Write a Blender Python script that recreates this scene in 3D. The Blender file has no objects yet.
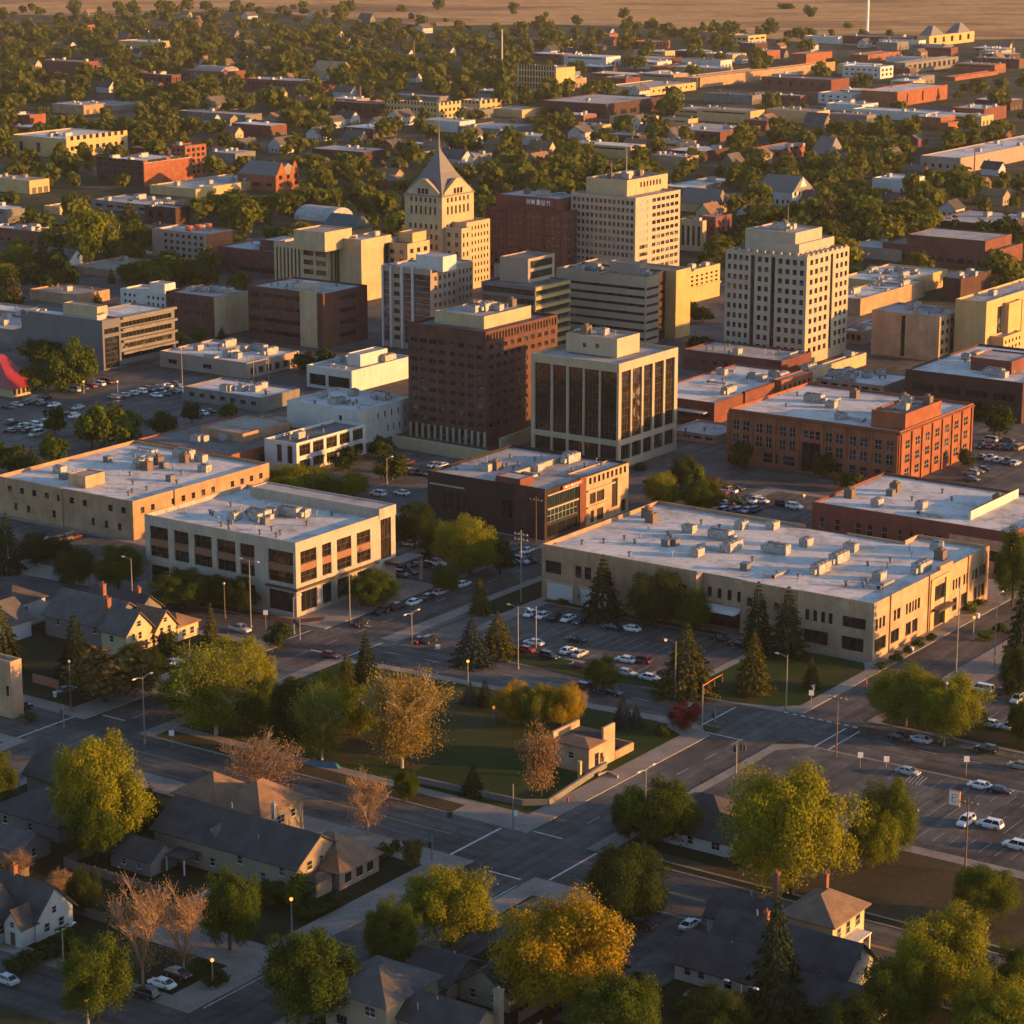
import bpy, math, random
import numpy as np
from mathutils import Vector, Matrix

# ---------------------------------------------------------------- camera, light, exposure
scn = bpy.context.scene
COL = scn.collection
CAM_H = 160.0
FPX = 2500.0
PITCH = math.atan((512 + 120) / FPX)
SP, CP = math.sin(PITCH), math.cos(PITCH)
cam_d = bpy.data.cameras.new('camera')
cam_d.sensor_width = 36.0
cam_d.lens = FPX / 1024 * 36.0
cam_d.clip_start = 1.0
cam_d.clip_end = 40000.0
cam = bpy.data.objects.new('camera', cam_d)
COL.objects.link(cam)
cam.location = (0, 0, CAM_H)
cam.rotation_euler = (math.pi / 2 - PITCH, 0, 0)
scn.camera = cam
scn.render.resolution_x = 1024
scn.render.resolution_y = 1024

SUN_EL = math.radians(8.5)
SUN_AZ = math.radians(100.0)          # clockwise from +Y (the view direction)
world = bpy.data.worlds.new('World')
scn.world = world
world.use_nodes = True
wn = world.node_tree.nodes
sky = wn.new('ShaderNodeTexSky')
sky.sky_type = 'NISHITA'
sky.sun_disc = False
sky.sun_elevation = SUN_EL
sky.sun_rotation = SUN_AZ
sky.altitude = 1600.0
sky.air_density = 1.0
sky.dust_density = 2.4
sky.ozone_density = 2.0
world.node_tree.links.new(sky.outputs[0], wn['Background'].inputs[0])
wn['Background'].inputs[1].default_value = 0.13
sun_d = bpy.data.lights.new('sun', 'SUN')
sun_d.energy = 4.5
sun_d.color = (1.0, 0.46, 0.11)
sun_d.angle = math.radians(0.6)
sun = bpy.data.objects.new('sun', sun_d)
COL.objects.link(sun)
sun_dir = Vector((math.sin(SUN_AZ) * math.cos(SUN_EL), math.cos(SUN_AZ) * math.cos(SUN_EL), math.sin(SUN_EL)))
sun.rotation_euler = sun_dir.to_track_quat('Z', 'Y').to_euler()
sun.location = (600, 400, 300)
scn.view_settings.view_transform = 'Standard'
scn.view_settings.look = 'None'
scn.view_settings.exposure = 1.48
scn.view_settings.gamma = 1.0
scn.view_settings.use_curve_mapping = False
scn.cycles.volume_step_rate = 10.0
scn.cycles.volume_max_steps = 32

# ---------------------------------------------------------------- survey: picture point -> spot on the ground
GA = math.radians(35)                # the street grid is turned 35 degrees
UX = (math.sin(GA), math.cos(GA))
VX = (-math.cos(GA), math.sin(GA))
ROT = math.pi / 2 - GA               # local x = U, local y = V

def G(x, y, z=0.0):
    h = CAM_H - z
    k = (y - 512) / FPX
    Y = h * (CP - k * SP) / (SP + k * CP)
    return ((x - 512) / FPX * (Y * CP + h * SP), Y)

def P(X, Y, z=0.0):
    h = CAM_H - z
    d = Y * CP + h * SP
    return (512 + FPX * X / d, 512 + FPX * (h * CP - Y * SP) / d, FPX / d)

ORG = G(770, 722)
def W(u, v): return (ORG[0] + u * UX[0] + v * VX[0], ORG[1] + u * UX[1] + v * VX[1])
def UV(X, Y):
    dx, dy = X - ORG[0], Y - ORG[1]
    return (dx * UX[0] + dy * UX[1], dx * VX[0] + dy * VX[1])
def along(C, D, xt, z=0.0):
    kx = (xt - 512) / FPX
    return (kx * (C[1] * CP + (CAM_H - z) * SP) - C[0]) / (D[0] - kx * D[1] * CP)
def height_at(Y, yt):
    k = (yt - 512) / FPX
    return CAM_H - Y * (SP + k * CP) / (CP - k * SP)

# ---------------------------------------------------------------- materials
MATS = {}
def new_mat(name):
    m = bpy.data.materials.new(name)
    m.use_nodes = True
    return m, m.node_tree.nodes, m.node_tree.links, m.node_tree.nodes['Principled BSDF']

def ramp(n, l, src, stops):
    r = n.new('ShaderNodeValToRGB')
    els = r.color_ramp.elements
    while len(els) < len(stops): els.new(0.5)
    for e, (p, c) in zip(els, stops):
        e.position = p
        e.color = (c[0], c[1], c[2], 1) if not isinstance(c, (int, float)) else (c, c, c, 1)
    l.new(src, r.inputs[0])
    return r.outputs[0]

def noise(n, l, coord, scale, detail=4.0, rough=0.6, mapscale=None):
    if mapscale:
        mp = n.new('ShaderNodeMapping')
        mp.inputs['Scale'].default_value = mapscale
        l.new(coord, mp.inputs[0])
        coord = mp.outputs[0]
    t = n.new('ShaderNodeTexNoise')
    t.inputs['Scale'].default_value = scale
    t.inputs['Detail'].default_value = detail
    t.inputs['Roughness'].default_value = rough
    l.new(coord, t.inputs['Vector'])
    return t.outputs['Fac']

def mixc(n, l, fac, a, b, mode='MIX'):
    m = n.new('ShaderNodeMix')
    m.data_type = 'RGBA'
    m.blend_type = mode
    for sock, val in ((m.inputs[0], fac), (m.inputs[6], a), (m.inputs[7], b)):
        if hasattr(val, 'is_linked'): l.new(val, sock)
        elif isinstance(val, (int, float)): sock.default_value = val
        else: sock.default_value = (val[0], val[1], val[2], 1)
    return m.outputs[2]

def wall_mat(name, col, var=0.25, streak=0.3, rough=0.85, course=0.0, bump=0.15):
    """weathered masonry / render: broad blotches, rain streaks and grain"""
    if name in MATS: return MATS[name]
    m, n, l, b = new_mat(name)
    co = n.new('ShaderNodeTexCoord').outputs['Object']
    blot = noise(n, l, co, 0.25, 5)
    fine = noise(n, l, co, 3.0, 3)
    stk = noise(n, l, co, 1.0, 3, 0.6, (1.6, 1.6, 0.06))
    lo = [c * (1 - var) for c in col]
    hi = [min(1, c * (1 + var)) for c in col]
    c1 = ramp(n, l, blot, [(0.3, lo), (0.7, hi)])
    c2 = mixc(n, l, 0.5, c1, ramp(n, l, fine, [(0.3, 0.78), (0.7, 1.15)]), 'MULTIPLY')
    c3 = mixc(n, l, streak, c2, ramp(n, l, stk, [(0.35, 0.55), (0.6, 1.05)]), 'MULTIPLY')
    if course:
        w = n.new('ShaderNodeTexWave')
        w.bands_direction = 'Z'
        w.inputs['Scale'].default_value = course
        w.inputs['Distortion'].default_value = 0.4
        l.new(co, w.inputs['Vector'])
        c3 = mixc(n, l, 0.4, c3, ramp(n, l, w.outputs['Fac'], [(0.1, 0.7), (0.4, 1.05)]), 'MULTIPLY')
    l.new(c3, b.inputs['Base Color'])
    b.inputs['Roughness'].default_value = rough
    b.inputs['Specular IOR Level'].default_value = .15
    bp = n.new('ShaderNodeBump')
    bp.inputs['Strength'].default_value = bump
    bp.inputs['Distance'].default_value = 0.05
    l.new(fine, bp.inputs['Height'])
    l.new(bp.outputs[0], b.inputs['Normal'])
    MATS[name] = m
    return m

def plain(name, col, rough=0.6, metal=0.0, var=0.15):
    if name in MATS: return MATS[name]
    m, n, l, b = new_mat(name)
    co = n.new('ShaderNodeTexCoord').outputs['Object']
    f = noise(n, l, co, 2.0, 3)
    l.new(ramp(n, l, f, [(0.3, [c * (1 - var) for c in col]), (0.7, [c * (1 + var) for c in col])]), b.inputs['Base Color'])
    b.inputs['Roughness'].default_value = rough
    b.inputs['Metallic'].default_value = metal
    MATS[name] = m
    return m

def glass_mat(name, col, rough=0.06, wob=0.25, spec=0.4, pane=0.55):
    """window glass: dark, mirror-like, each pane set a touch out of true"""
    if name in MATS: return MATS[name]
    m, n, l, b = new_mat(name)
    co = n.new('ShaderNodeTexCoord').outputs['Object']
    v = n.new('ShaderNodeTexVoronoi')
    v.inputs['Scale'].default_value = pane
    l.new(co, v.inputs['Vector'])
    sep = n.new('ShaderNodeSeparateColor')
    l.new(v.outputs['Color'], sep.inputs[0])
    oi = n.new('ShaderNodeObjectInfo')
    rnd = mixc(n, l, 0.5, sep.outputs[0], oi.outputs['Random'])
    l.new(ramp(n, l, rnd, [(0.25, [c * 0.5 for c in col]), (0.60, col), (0.78, [min(1, c * 1.8 + .005) for c in col]), (0.93, [min(1, c * 3 + .10) for c in col])]), b.inputs['Base Color'])
    b.inputs['Roughness'].default_value = rough
    b.inputs['Specular IOR Level'].default_value = spec
    b.inputs['IOR'].default_value = 1.5
    nz = noise(n, l, co, 0.7, 2)
    bp = n.new('ShaderNodeBump')
    bp.inputs['Strength'].default_value = wob
    bp.inputs['Distance'].default_value = 0.12
    l.new(nz, bp.inputs['Height'])
    l.new(bp.outputs[0], b.inputs['Normal'])
    MATS[name] = m
    return m

def roof_mat(name, col, var=0.22):
    """flat membrane roof: ponding stains, seams and patches"""
    if name in MATS: return MATS[name]
    m, n, l, b = new_mat(name)
    co = n.new('ShaderNodeTexCoord').outputs['Object']
    big = noise(n, l, co, 0.07, 6, 0.65)
    med = noise(n, l, co, 0.5, 5)
    c = ramp(n, l, big, [(0.3, [x * (1 - var) for x in col]), (0.5, col), (0.72, [x * (1 + var * .4) for x in col])])
    c = mixc(n, l, 0.7, c, ramp(n, l, med, [(0.30, 0.55), (0.46, 1.0), (0.7, 1.06)]), 'MULTIPLY')
    pond = noise(n, l, co, 0.13, 4, 0.7)
    c = mixc(n, l, 0.7, c, ramp(n, l, pond, [(0.34, 0.58), (0.43, 0.78), (0.47, 1.0), (0.75, 1.04)]), 'MULTIPLY')
    br = n.new('ShaderNodeTexBrick')
    br.inputs['Scale'].default_value = 0.22
    br.inputs['Mortar Size'].default_value = 0.012
    br.inputs['Color1'].default_value = (1, 1, 1, 1)
    br.inputs['Color2'].default_value = (0.9, 0.9, 0.9, 1)
    br.inputs['Mortar'].default_value = (0.72, 0.72, 0.72, 1)
    l.new(co, br.inputs['Vector'])
    c = mixc(n, l, 0.6, c, br.outputs['Color'], 'MULTIPLY')
    l.new(c, b.inputs['Base Color'])
    b.inputs['Roughness'].default_value = 0.8
    b.inputs['Specular IOR Level'].default_value = .15
    MATS[name] = m
    return m

def shingle_mat(name, col):
    if name in MATS: return MATS[name]
    m, n, l, b = new_mat(name)
    co = n.new('ShaderNodeTexCoord').outputs['Object']
    big = noise(n, l, co, 0.35, 5)
    med = noise(n, l, co, 4.0, 3)
    w = n.new('ShaderNodeTexWave')
    w.bands_direction = 'Z'
    w.inputs['Scale'].default_value = 1.6
    w.inputs['Distortion'].default_value = 1.5
    w.inputs['Detail'].default_value = 3
    l.new(co, w.inputs['Vector'])
    c = ramp(n, l, big, [(0.3, [x * 0.72 for x in col]), (0.7, [x * 1.25 for x in col])])
    c = mixc(n, l, 0.6, c, ramp(n, l, med, [(0.3, 0.65), (0.7, 1.25)]), 'MULTIPLY')
    c = mixc(n, l, 0.35, c, ramp(n, l, w.outputs['Fac'], [(0.2, 0.7), (0.6, 1.1)]), 'MULTIPLY')
    l.new(c, b.inputs['Base Color'])
    b.inputs['Roughness'].default_value = 0.9
    b.inputs['Specular IOR Level'].default_value = .12
    MATS[name] = m
    return m

def ground_mat(name, stops, scale, fine=1.5, rough=0.95, fine_amt=0.5, stretch=None, bump=0.0):
    if name in MATS: return MATS[name]
    m, n, l, b = new_mat(name)
    co = n.new('ShaderNodeTexCoord').outputs['Object']
    big = noise(n, l, co, scale, 7, 0.62, stretch)
    med = noise(n, l, co, fine, 5, 0.65)
    c = ramp(n, l, big, stops)
    c = mixc(n, l, fine_amt, c, ramp(n, l, med, [(0.28, 0.55), (0.5, 1.0), (0.75, 1.3)]), 'MULTIPLY')
    l.new(c, b.inputs['Base Color'])
    b.inputs['Roughness'].default_value = rough
    b.inputs['Specular IOR Level'].default_value = .06
    if bump:
        bp = n.new('ShaderNodeBump')
        bp.inputs['Strength'].default_value = bump
        bp.inputs['Distance'].default_value = 0.1
        l.new(med, bp.inputs['Height'])
        l.new(bp.outputs[0], b.inputs['Normal'])
    MATS[name] = m
    return m

def asphalt_mat(name, v, warm=1.0, turn=0.0):
    if name in MATS: return MATS[name]
    m, n, l, b = new_mat(name)
    co = n.new('ShaderNodeTexCoord').outputs['Object']
    big = noise(n, l, co, 0.05, 7, 0.65)
    wear = noise(n, l, co, 0.25, 5, 0.6)
    fine = noise(n, l, co, 6.0, 3)
    c = ramp(n, l, big, [(0.3, (v * .64, v * .6, v * .54)), (0.5, (v * 1.08, v, v * .88)), (0.7, (v * 1.6 * warm, v * 1.46, v * 1.26))])
    c = mixc(n, l, 0.7, c, ramp(n, l, wear, [(0.3, 0.62), (0.5, 1.0), (0.7, 1.25)]), 'MULTIPLY')
    c = mixc(n, l, 0.4, c, ramp(n, l, fine, [(0.3, 0.7), (0.7, 1.25)]), 'MULTIPLY')
    # tyre-polished lanes run along the street
    mp = n.new('ShaderNodeMapping')
    mp.inputs['Rotation'].default_value = (0, 0, -ROT + turn)
    l.new(co, mp.inputs[0])
    lane = noise(n, l, mp.outputs[0], 1.0, 3, 0.6, (0.012, 0.55, 1))
    c = mixc(n, l, 0.8, c, ramp(n, l, lane, [(0.32, 0.62), (0.5, 1.0), (0.68, 1.35)]), 'MULTIPLY')
    pt = n.new('ShaderNodeTexVoronoi')
    pt.inputs['Scale'].default_value = 0.07
    l.new(mp.outputs[0], pt.inputs['Vector'])
    sp = n.new('ShaderNodeSeparateColor')
    l.new(pt.outputs['Color'], sp.inputs[0])
    c = mixc(n, l, 0.6, c, ramp(n, l, sp.outputs[0], [(0.2, 0.78), (0.5, 1.0), (0.9, 1.25)]), 'MULTIPLY')
    vo = n.new('ShaderNodeTexVoronoi')
    vo.feature = 'DISTANCE_TO_EDGE'
    vo.inputs['Scale'].default_value = 0.11
    wob = n.new('ShaderNodeTexNoise')
    wob.inputs['Scale'].default_value = 0.35
    l.new(co, wob.inputs['Vector'])
    add = n.new('ShaderNodeVectorMath')
    add.operation = 'MULTIPLY_ADD'
    add.inputs[1].default_value = (5, 5, 5)
    l.new(wob.outputs['Color'], add.inputs[0])
    l.new(co, add.inputs[2])
    l.new(add.outputs[0], vo.inputs['Vector'])
    c = mixc(n, l, 0.4, c, ramp(n, l, vo.outputs['Distance'], [(0.0, 0.45), (0.018, 0.55), (0.03, 1.0)]), 'MULTIPLY')
    l.new(c, b.inputs['Base Color'])
    b.inputs['Roughness'].default_value = 0.82
    b.inputs['Specular IOR Level'].default_value = 0.1
    MATS[name] = m
    return m

def emit_mat(name, col, strength):
    if name in MATS: return MATS[name]
    m, n, l, b = new_mat(name)
    b.inputs['Base Color'].default_value = (*col, 1)
    b.inputs['Emission Color'].default_value = (*col, 1)
    b.inputs['Emission Strength'].default_value = strength
    MATS[name] = m
    return m

def leaf_mat(name, a, bcol, trans=0.35):
    """leaves: hue drifts from tree to tree and from spray to spray"""
    if name in MATS: return MATS[name]
    m, n, l, b = new_mat(name)
    n.remove(b)
    out = [x for x in n if x.type == 'OUTPUT_MATERIAL'][0]
    oi = n.new('ShaderNodeObjectInfo')
    geo = n.new('ShaderNodeNewGeometry')
    f1 = noise(n, l, geo.outputs['Position'], 0.35, 3)
    mix = n.new('ShaderNodeMath')
    mix.operation = 'MULTIPLY_ADD'
    mix.inputs[1].default_value = 0.45
    l.new(oi.outputs['Random'], mix.inputs[0])
    sub = n.new('ShaderNodeMath')
    sub.operation = 'MULTIPLY'
    sub.inputs[1].default_value = 0.6
    l.new(f1, sub.inputs[0])
    l.new(sub.outputs[0], mix.inputs[2])
    f2 = noise(n, l, geo.outputs['Position'], 2.2, 2)
    c = ramp(n, l, mix.outputs[0], [(0.15, a), (0.8, bcol)])
    c = mixc(n, l, 0.6, c, ramp(n, l, f2, [(0.3, 0.6), (0.7, 1.4)]), 'MULTIPLY')
    d = n.new('ShaderNodeBsdfDiffuse')
    t = n.new('ShaderNodeBsdfTranslucent')
    l.new(c, d.inputs[0])
    l.new(c, t.inputs[0])
    ms = n.new('ShaderNodeMixShader')
    ms.inputs[0].default_value = trans
    l.new(d.outputs[0], ms.inputs[1])
    l.new(t.outputs[0], ms.inputs[2])
    l.new(ms.outputs[0], out.inputs['Surface'])
    MATS[name] = m
    return m

# ---------------------------------------------------------------- mesh kit
class MB:
    def __init__(s):
        s.v, s.f, s.mi = [], [], []
    def face(s, pts, mi=0):
        k = len(s.v)
        s.v += [tuple(p) for p in pts]
        s.f.append(tuple(range(k, k + len(pts))))
        s.mi.append(mi)
    def box(s, x0, x1, y0, y1, z0, z1, mi=0, top=None):
        k = len(s.v)
        s.v += [(x0, y0, z0), (x1, y0, z0), (x1, y1, z0), (x0, y1, z0), (x0, y0, z1), (x1, y0, z1), (x1, y1, z1), (x0, y1, z1)]
        for q in ((0, 3, 2, 1), (4, 5, 6, 7), (0, 1, 5, 4), (1, 2, 6, 5), (2, 3, 7, 6), (3, 0, 4, 7)):
            s.f.append(tuple(k + i for i in q))
            s.mi.append(top if (top is not None and q == (4, 5, 6, 7)) else mi)
        return s
    def hull8(s, b, t, mi=0):
        k = len(s.v)
        s.v += [tuple(p) for p in b] + [tuple(p) for p in t]
        n = len(b)
        s.f.append(tuple(k + i for i in reversed(range(n)))); s.mi.append(mi)
        s.f.append(tuple(k + n + i for i in range(n))); s.mi.append(mi)
        for i in range(n):
            j = (i + 1) % n
            s.f.append((k + i, k + j, k + n + j, k + n + i)); s.mi.append(mi)
        return s
    def tube(s, pts, rad, sides=6, mi=0, cap=True):
        rings = []
        for i, p in enumerate(pts):
            p = Vector(p)
            d = Vector(pts[min(i + 1, len(pts) - 1)]) - Vector(pts[max(i - 1, 0)])
            if d.length < 1e-6: d = Vector((0, 0, 1))
            d.normalize()
            a = d.cross(Vector((1, 0, 0)) if abs(d.x) < 0.8 else Vector((0, 1, 0))).normalized()
            b = d.cross(a)
            r = rad[i] if hasattr(rad, '__len__') else rad
            k = len(s.v)
            s.v += [tuple(p + (a * math.cos(t) + b * math.sin(t)) * r) for t in (2 * math.pi * q / sides for q in range(sides))]
            rings.append(k)
        for r0, r1 in zip(rings, rings[1:]):
            for q in range(sides):
                w = (q + 1) % sides
                s.f.append((r0 + q, r0 + w, r1 + w, r1 + q)); s.mi.append(mi)
        if cap:
            s.f.append(tuple(rings[-1] + q for q in range(sides))); s.mi.append(mi)
            s.f.append(tuple(rings[0] + q for q in reversed(range(sides)))); s.mi.append(mi)
        return s
    def ball(s, c, r, mi=0, seg=8, rings=5, sz=1.0):
        k = len(s.v)
        for i in range(rings + 1):
            th = math.pi * i / rings
            for j in range(seg):
                ph = 2 * math.pi * j / seg
                s.v.append((c[0] + r * math.sin(th) * math.cos(ph), c[1] + r * math.sin(th) * math.sin(ph), c[2] + r * sz * math.cos(th)))
        for i in range(rings):
            for j in range(seg):
                j2 = (j + 1) % seg
                s.f.append((k + i * seg + j, k + (i + 1) * seg + j, k + (i + 1) * seg + j2, k + i * seg + j2)); s.mi.append(mi)
        return s
    def mesh(s, name, mats, smooth=False):
        me = bpy.data.meshes.new(name)
        me.from_pydata(s.v, [], s.f)
        for m in (mats if isinstance(mats, (list, tuple)) else [mats]): me.materials.append(m)
        if any(s.mi): me.polygons.foreach_set('material_index', s.mi)
        if smooth: me.polygons.foreach_set('use_smooth', [True] * len(s.f))
        me.update()
        return me

def link(name, data, parent=None, loc=(0, 0, 0), rz=0.0, scale=None):
    o = bpy.data.objects.new(name, data)
    COL.objects.link(o)
    if parent: o.parent = parent
    o.location = loc
    if rz: o.rotation_euler = (0, 0, rz)
    if scale: o.scale = scale
    return o

def tag(o, label=None, cat=None, group=None, kind=None):
    if label: o['label'] = label
    if cat: o['category'] = cat
    if group: o['group'] = group
    if kind: o['kind'] = kind
    return o

def struct(name, mb, mats, kind='structure', loc=(0, 0, 0)):
    o = link(name, mb.mesh(name, mats), None, loc)
    o['kind'] = kind
    return o

# things that get their label at the end, when everything they can be described by stands
LANDMARK = []      # (short name, px, py)
PENDING = []       # (object, look, px, py)
def later(o, look, cat, group=None, where=None):
    o['category'] = cat
    if group: o['group'] = group
    X, Y = o.location[0], o.location[1]
    p = P(X, Y, o.location[2])
    PENDING.append((o, look, p[0], p[1], where))
    return o
def landmark(nick, X, Y):
    p = P(X, Y, 0)
    LANDMARK.append((nick, p[0], p[1]))
# ---------------------------------------------------------------- the setting
M_asphalt = asphalt_mat('asphalt', 0.070)
M_asphalt_cross = asphalt_mat('asphalt_cross', 0.070, 1.0, math.pi / 2)
M_asphalt_old = asphalt_mat('old_asphalt', 0.075, 1.03)
M_conc = ground_mat('concrete_pavement', [(0.3, (.16, .138, .115)), (0.7, (.25, .22, .185))], 0.2, 2.0)
M_kerb = plain('kerb_concrete', (.24, .225, .2), .85)
M_lawn = ground_mat('lawn', [(0.30, (.014, .030, .005)), (0.50, (.024, .040, .008)), (0.62, (.050, .044, .018)), (0.75, (.072, .054, .028))], 0.045, 2.2, fine_amt=0.7, bump=.4)
M_dry = ground_mat('dry_grass', [(0.3, (.034, .032, .013)), (0.55, (.060, .047, .024)), (0.75, (.085, .064, .034))], 0.06, 2.0, fine_amt=0.7, bump=.4)
M_yard = ground_mat('yard_grass', [(0.3, (.014, .019, .006)), (0.6, (.022, .025, .010)), (0.75, (.045, .037, .022))], 0.08, 2.0, fine_amt=0.7, bump=.4)
M_plain = ground_mat('prairie', [(0.28, (.10, .058, .028)), (0.42, (.26, .145, .055)), (0.5, (.42, .25, .09)), (0.57, (.34, .19, .07)), (0.70, (.13, .078, .035))], 0.006, 0.05, fine_amt=0.85, stretch=(0.45, 1.0, 1))
M_town = ground_mat('town_ground', [(0.3, (.022, .028, .010)), (0.5, (.038, .042, .018)), (0.62, (.085, .075, .055)), (0.75, (.045, .045, .036))], 0.02, 0.25, fine_amt=0.6)
M_paint = plain('road_paint', (.40, .39, .36), .7, var=.45)
M_yellow = plain('road_paint_yellow', (.55, .30, .06), .7, var=.3)
M_mulch = ground_mat('bark_mulch', [(0.3, (.07, .033, .018)), (0.7, (.12, .058, .03))], 0.5, 3.0)

def sheet(name, pts, z, mat, world_pts=False):
    mb = MB()
    mb.face([((p if world_pts else W(*p)) + (z,)) for p in pts])
    return struct(name, mb, mat)

mb = MB()
N = 40
xs = np.linspace(-9000, 9000, N); ys = np.linspace(-600, 16000, N)
for i in range(N):
    for j in range(N):
        # the prairie lifts a little far beyond the town
        y = ys[j]
        z = 0.0 if y < 3300 else (y - 3300) * 0.012 + 14 * math.sin(xs[i] * .0011 + y * .0007) * min(1, (y - 3300) / 2500)
        mb.v.append((xs[i], y, z))
for i in range(N - 1):
    for j in range(N - 1):
        mb.f.append((i * N + j, (i + 1) * N + j, (i + 1) * N + j + 1, i * N + j + 1)); mb.mi.append(0)
struct('ground', mb, M_plain)

# the town's own ground ends where the prairie begins
edge = [(-500, 16), (-40, 14), (120, 16), (240, 10), (360, 20), (440, 26), (540, 24), (640, 27), (720, 33), (800, 42), (880, 47), (960, 40), (1060, 38), (1600, 44)]
mb = MB()
far = [G(x, y) for x, y in edge]
near = [G(-700, 1200), G(1800, 1200)]
mb.face([(near[0][0], near[0][1], .01), (near[1][0], near[1][1], .01)] + [(x, y, .01) for x, y in reversed(far)])
struct('town_ground', mb, M_town)

def r2(v):                     # centre line of the diagonal avenue in front of the grey office
    ks = [(-400, 2), (0, -1), (46, -4.5), (100, -8), (168, -13), (300, -22), (600, -40)]
    for (a, ua), (b, ub) in zip(ks, ks[1:]):
        if v <= b: return ua + (ub - ua) * (v - a) / (b - a)
    return -40
HW = 7.4
BASE = 0.02
# paved heart of the town
sheet('downtown_ground', [(8, -420), (8, 620), (470, 620), (470, -420)], BASE, M_asphalt_old)
def road(name, pts, z): sheet(name, pts, z, M_asphalt if 'park' in name or 'west' in name else M_asphalt_cross)
vs = [-400, -60, 0, 46, 100, 168, 300, 420]
road('avenue_road', [(r2(v) - HW, v) for v in vs] + [(r2(v) + HW, v) for v in reversed(vs)], BASE + .008)
road('cross_road', [(-91.5, -400), (-91.5, 380), (-76, 380), (-76, -400)], BASE + .008)
road('park_street', [(-230, -7), (-230, 5.5), (4, 5.5), (10, -3), (430, -3), (430, -15.5), (6, -15.5), (0, -7)], BASE + .012)
road('west_street', [(-230, 96.5), (-230, 111), (430, 111), (430, 96.5)], BASE + .012)
road('near_street', [(-176, -90), (-176, 160), (-162.5, 160), (-162.5, -90)], BASE + .008)
road('mill_street', [(172, -120), (172, 380), (185, 380), (185, -120)], BASE + .008)

def slab(name, pts, mat, z=0.15, rim=True):
    """a raised block with its kerb"""
    mb = MB()
    p = [W(*q) for q in pts]
    mb.face([(x, y, z) for x, y in p], 0)
    for a, b in zip(p, p[1:] + p[:1]):
        mb.face([(a[0], a[1], 0), (b[0], b[1], 0), (b[0], b[1], z), (a[0], a[1], z)], 1)
    return struct(name, mb, [mat, M_kerb])
def edge2(v, side): return r2(v) + side * HW
# park block: pavement all round, verge and lawn inside
slab('park_pavement', [(-76, 5.5), (-76, 96.5), (edge2(96, -1), 96.5), (edge2(46, -1), 46), (edge2(5, -1), 12), (edge2(5, -1) - 5, 5.5)], M_conc)
sheet('lawn', [(-68.5, 10.2), (-68.5, 93), (edge2(93, -1) - 2.6, 93), (edge2(46, -1) - 2.6, 46), (-12.5, 18), (-17, 10.2)], .156, M_lawn)
sheet('verge', [(-75.6, 22), (-75.6, 93), (-71.2, 93), (-71.2, 22)], .156, M_dry)
sheet('verge', [(-62, 5.8), (-62, 7.3), (-24, 7.3), (-24, 5.8)], .156, M_conc)
sheet('dirt_path', [(-62, 40), (-60, 62), (-48, 78), (-30, 88), (-27, 86), (-44, 72), (-54, 58), (-56, 40)], .160, M_dry)
# house blocks in the foreground
slab('west_house_pavement', [(-162.5, 5.5), (-162.5, 96.5), (-91.5, 96.5), (-91.5, 5.5)], M_conc)
sheet('yard', [(-159.5, 11.5), (-159.5, 94), (-98, 94), (-98, 11.5)], .156, M_yard)
slab('south_house_pavement', [(-162.5, -95), (-162.5, -7), (-91.5, -7), (-91.5, -95)], M_conc)
sheet('yard', [(-159.5, -95), (-159.5, -11), (-98, -11), (-98, -95)], .156, M_yard)
sheet('verge', [(-97.5, -95), (-97.5, -60), (-92, -60), (-92, -95)], .158, M_dry)
sheet('driveway', [(-134, -39), (-134, -46.5), (-92, -46.5), (-92, -28), (-112, -28), (-112, -39)], .162, M_asphalt_old)
sheet('driveway', [(-140, -11.5), (-140, -17), (-98, -17), (-98, -11.5)], .162, M_asphalt_old)
sheet('driveway', [(-147, 11), (-147, 34), (-125, 34), (-125, 26), (-138, 26), (-138, 11)], .162, M_conc)
slab('east_pavement', [(-76, -120), (-76, -7), (edge2(-10, -1) - 3, -7), (edge2(-60, -1), -12), (edge2(-120, -1), -120)], M_conc)
sheet('dry_lot', [(-73, -120), (-73, -11), (-46, -11), (-46, -120)], .156, M_dry)
sheet('yard', [(-70.5, -33), (-70.5, -11.5), (-46.5, -11.5), (-46.5, -33)], .160, M_yard)
sheet('verge', [(-75.6, -120), (-75.6, -10), (-73.6, -10), (-73.6, -120)], .156, M_yard)
sheet('parking_lot', [(-43, -110), (-43, -9.2), (-14, -9.2), (-8.6, -14), (-8.2, -110)], .160, M_asphalt)
slab('far_house_pavement', [(-76, 111), (-76, 330), (edge2(330, -1), 330), (edge2(168, -1), 168), (edge2(111, -1), 111)], M_conc)
sheet('yard', [(-72, 118), (-72, 330), (edge2(330, -1) - 3, 330), (edge2(168, -1) - 3, 168), (edge2(118, -1) - 3, 118)], .156, M_yard)
slab('corner_pavement', [(-162.5, 111), (-162.5, 330), (-91.5, 330), (-91.5, 111)], M_conc)
sheet('yard', [(-160, 114), (-160, 330), (-95, 330), (-95, 114)], .156, M_yard)
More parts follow.
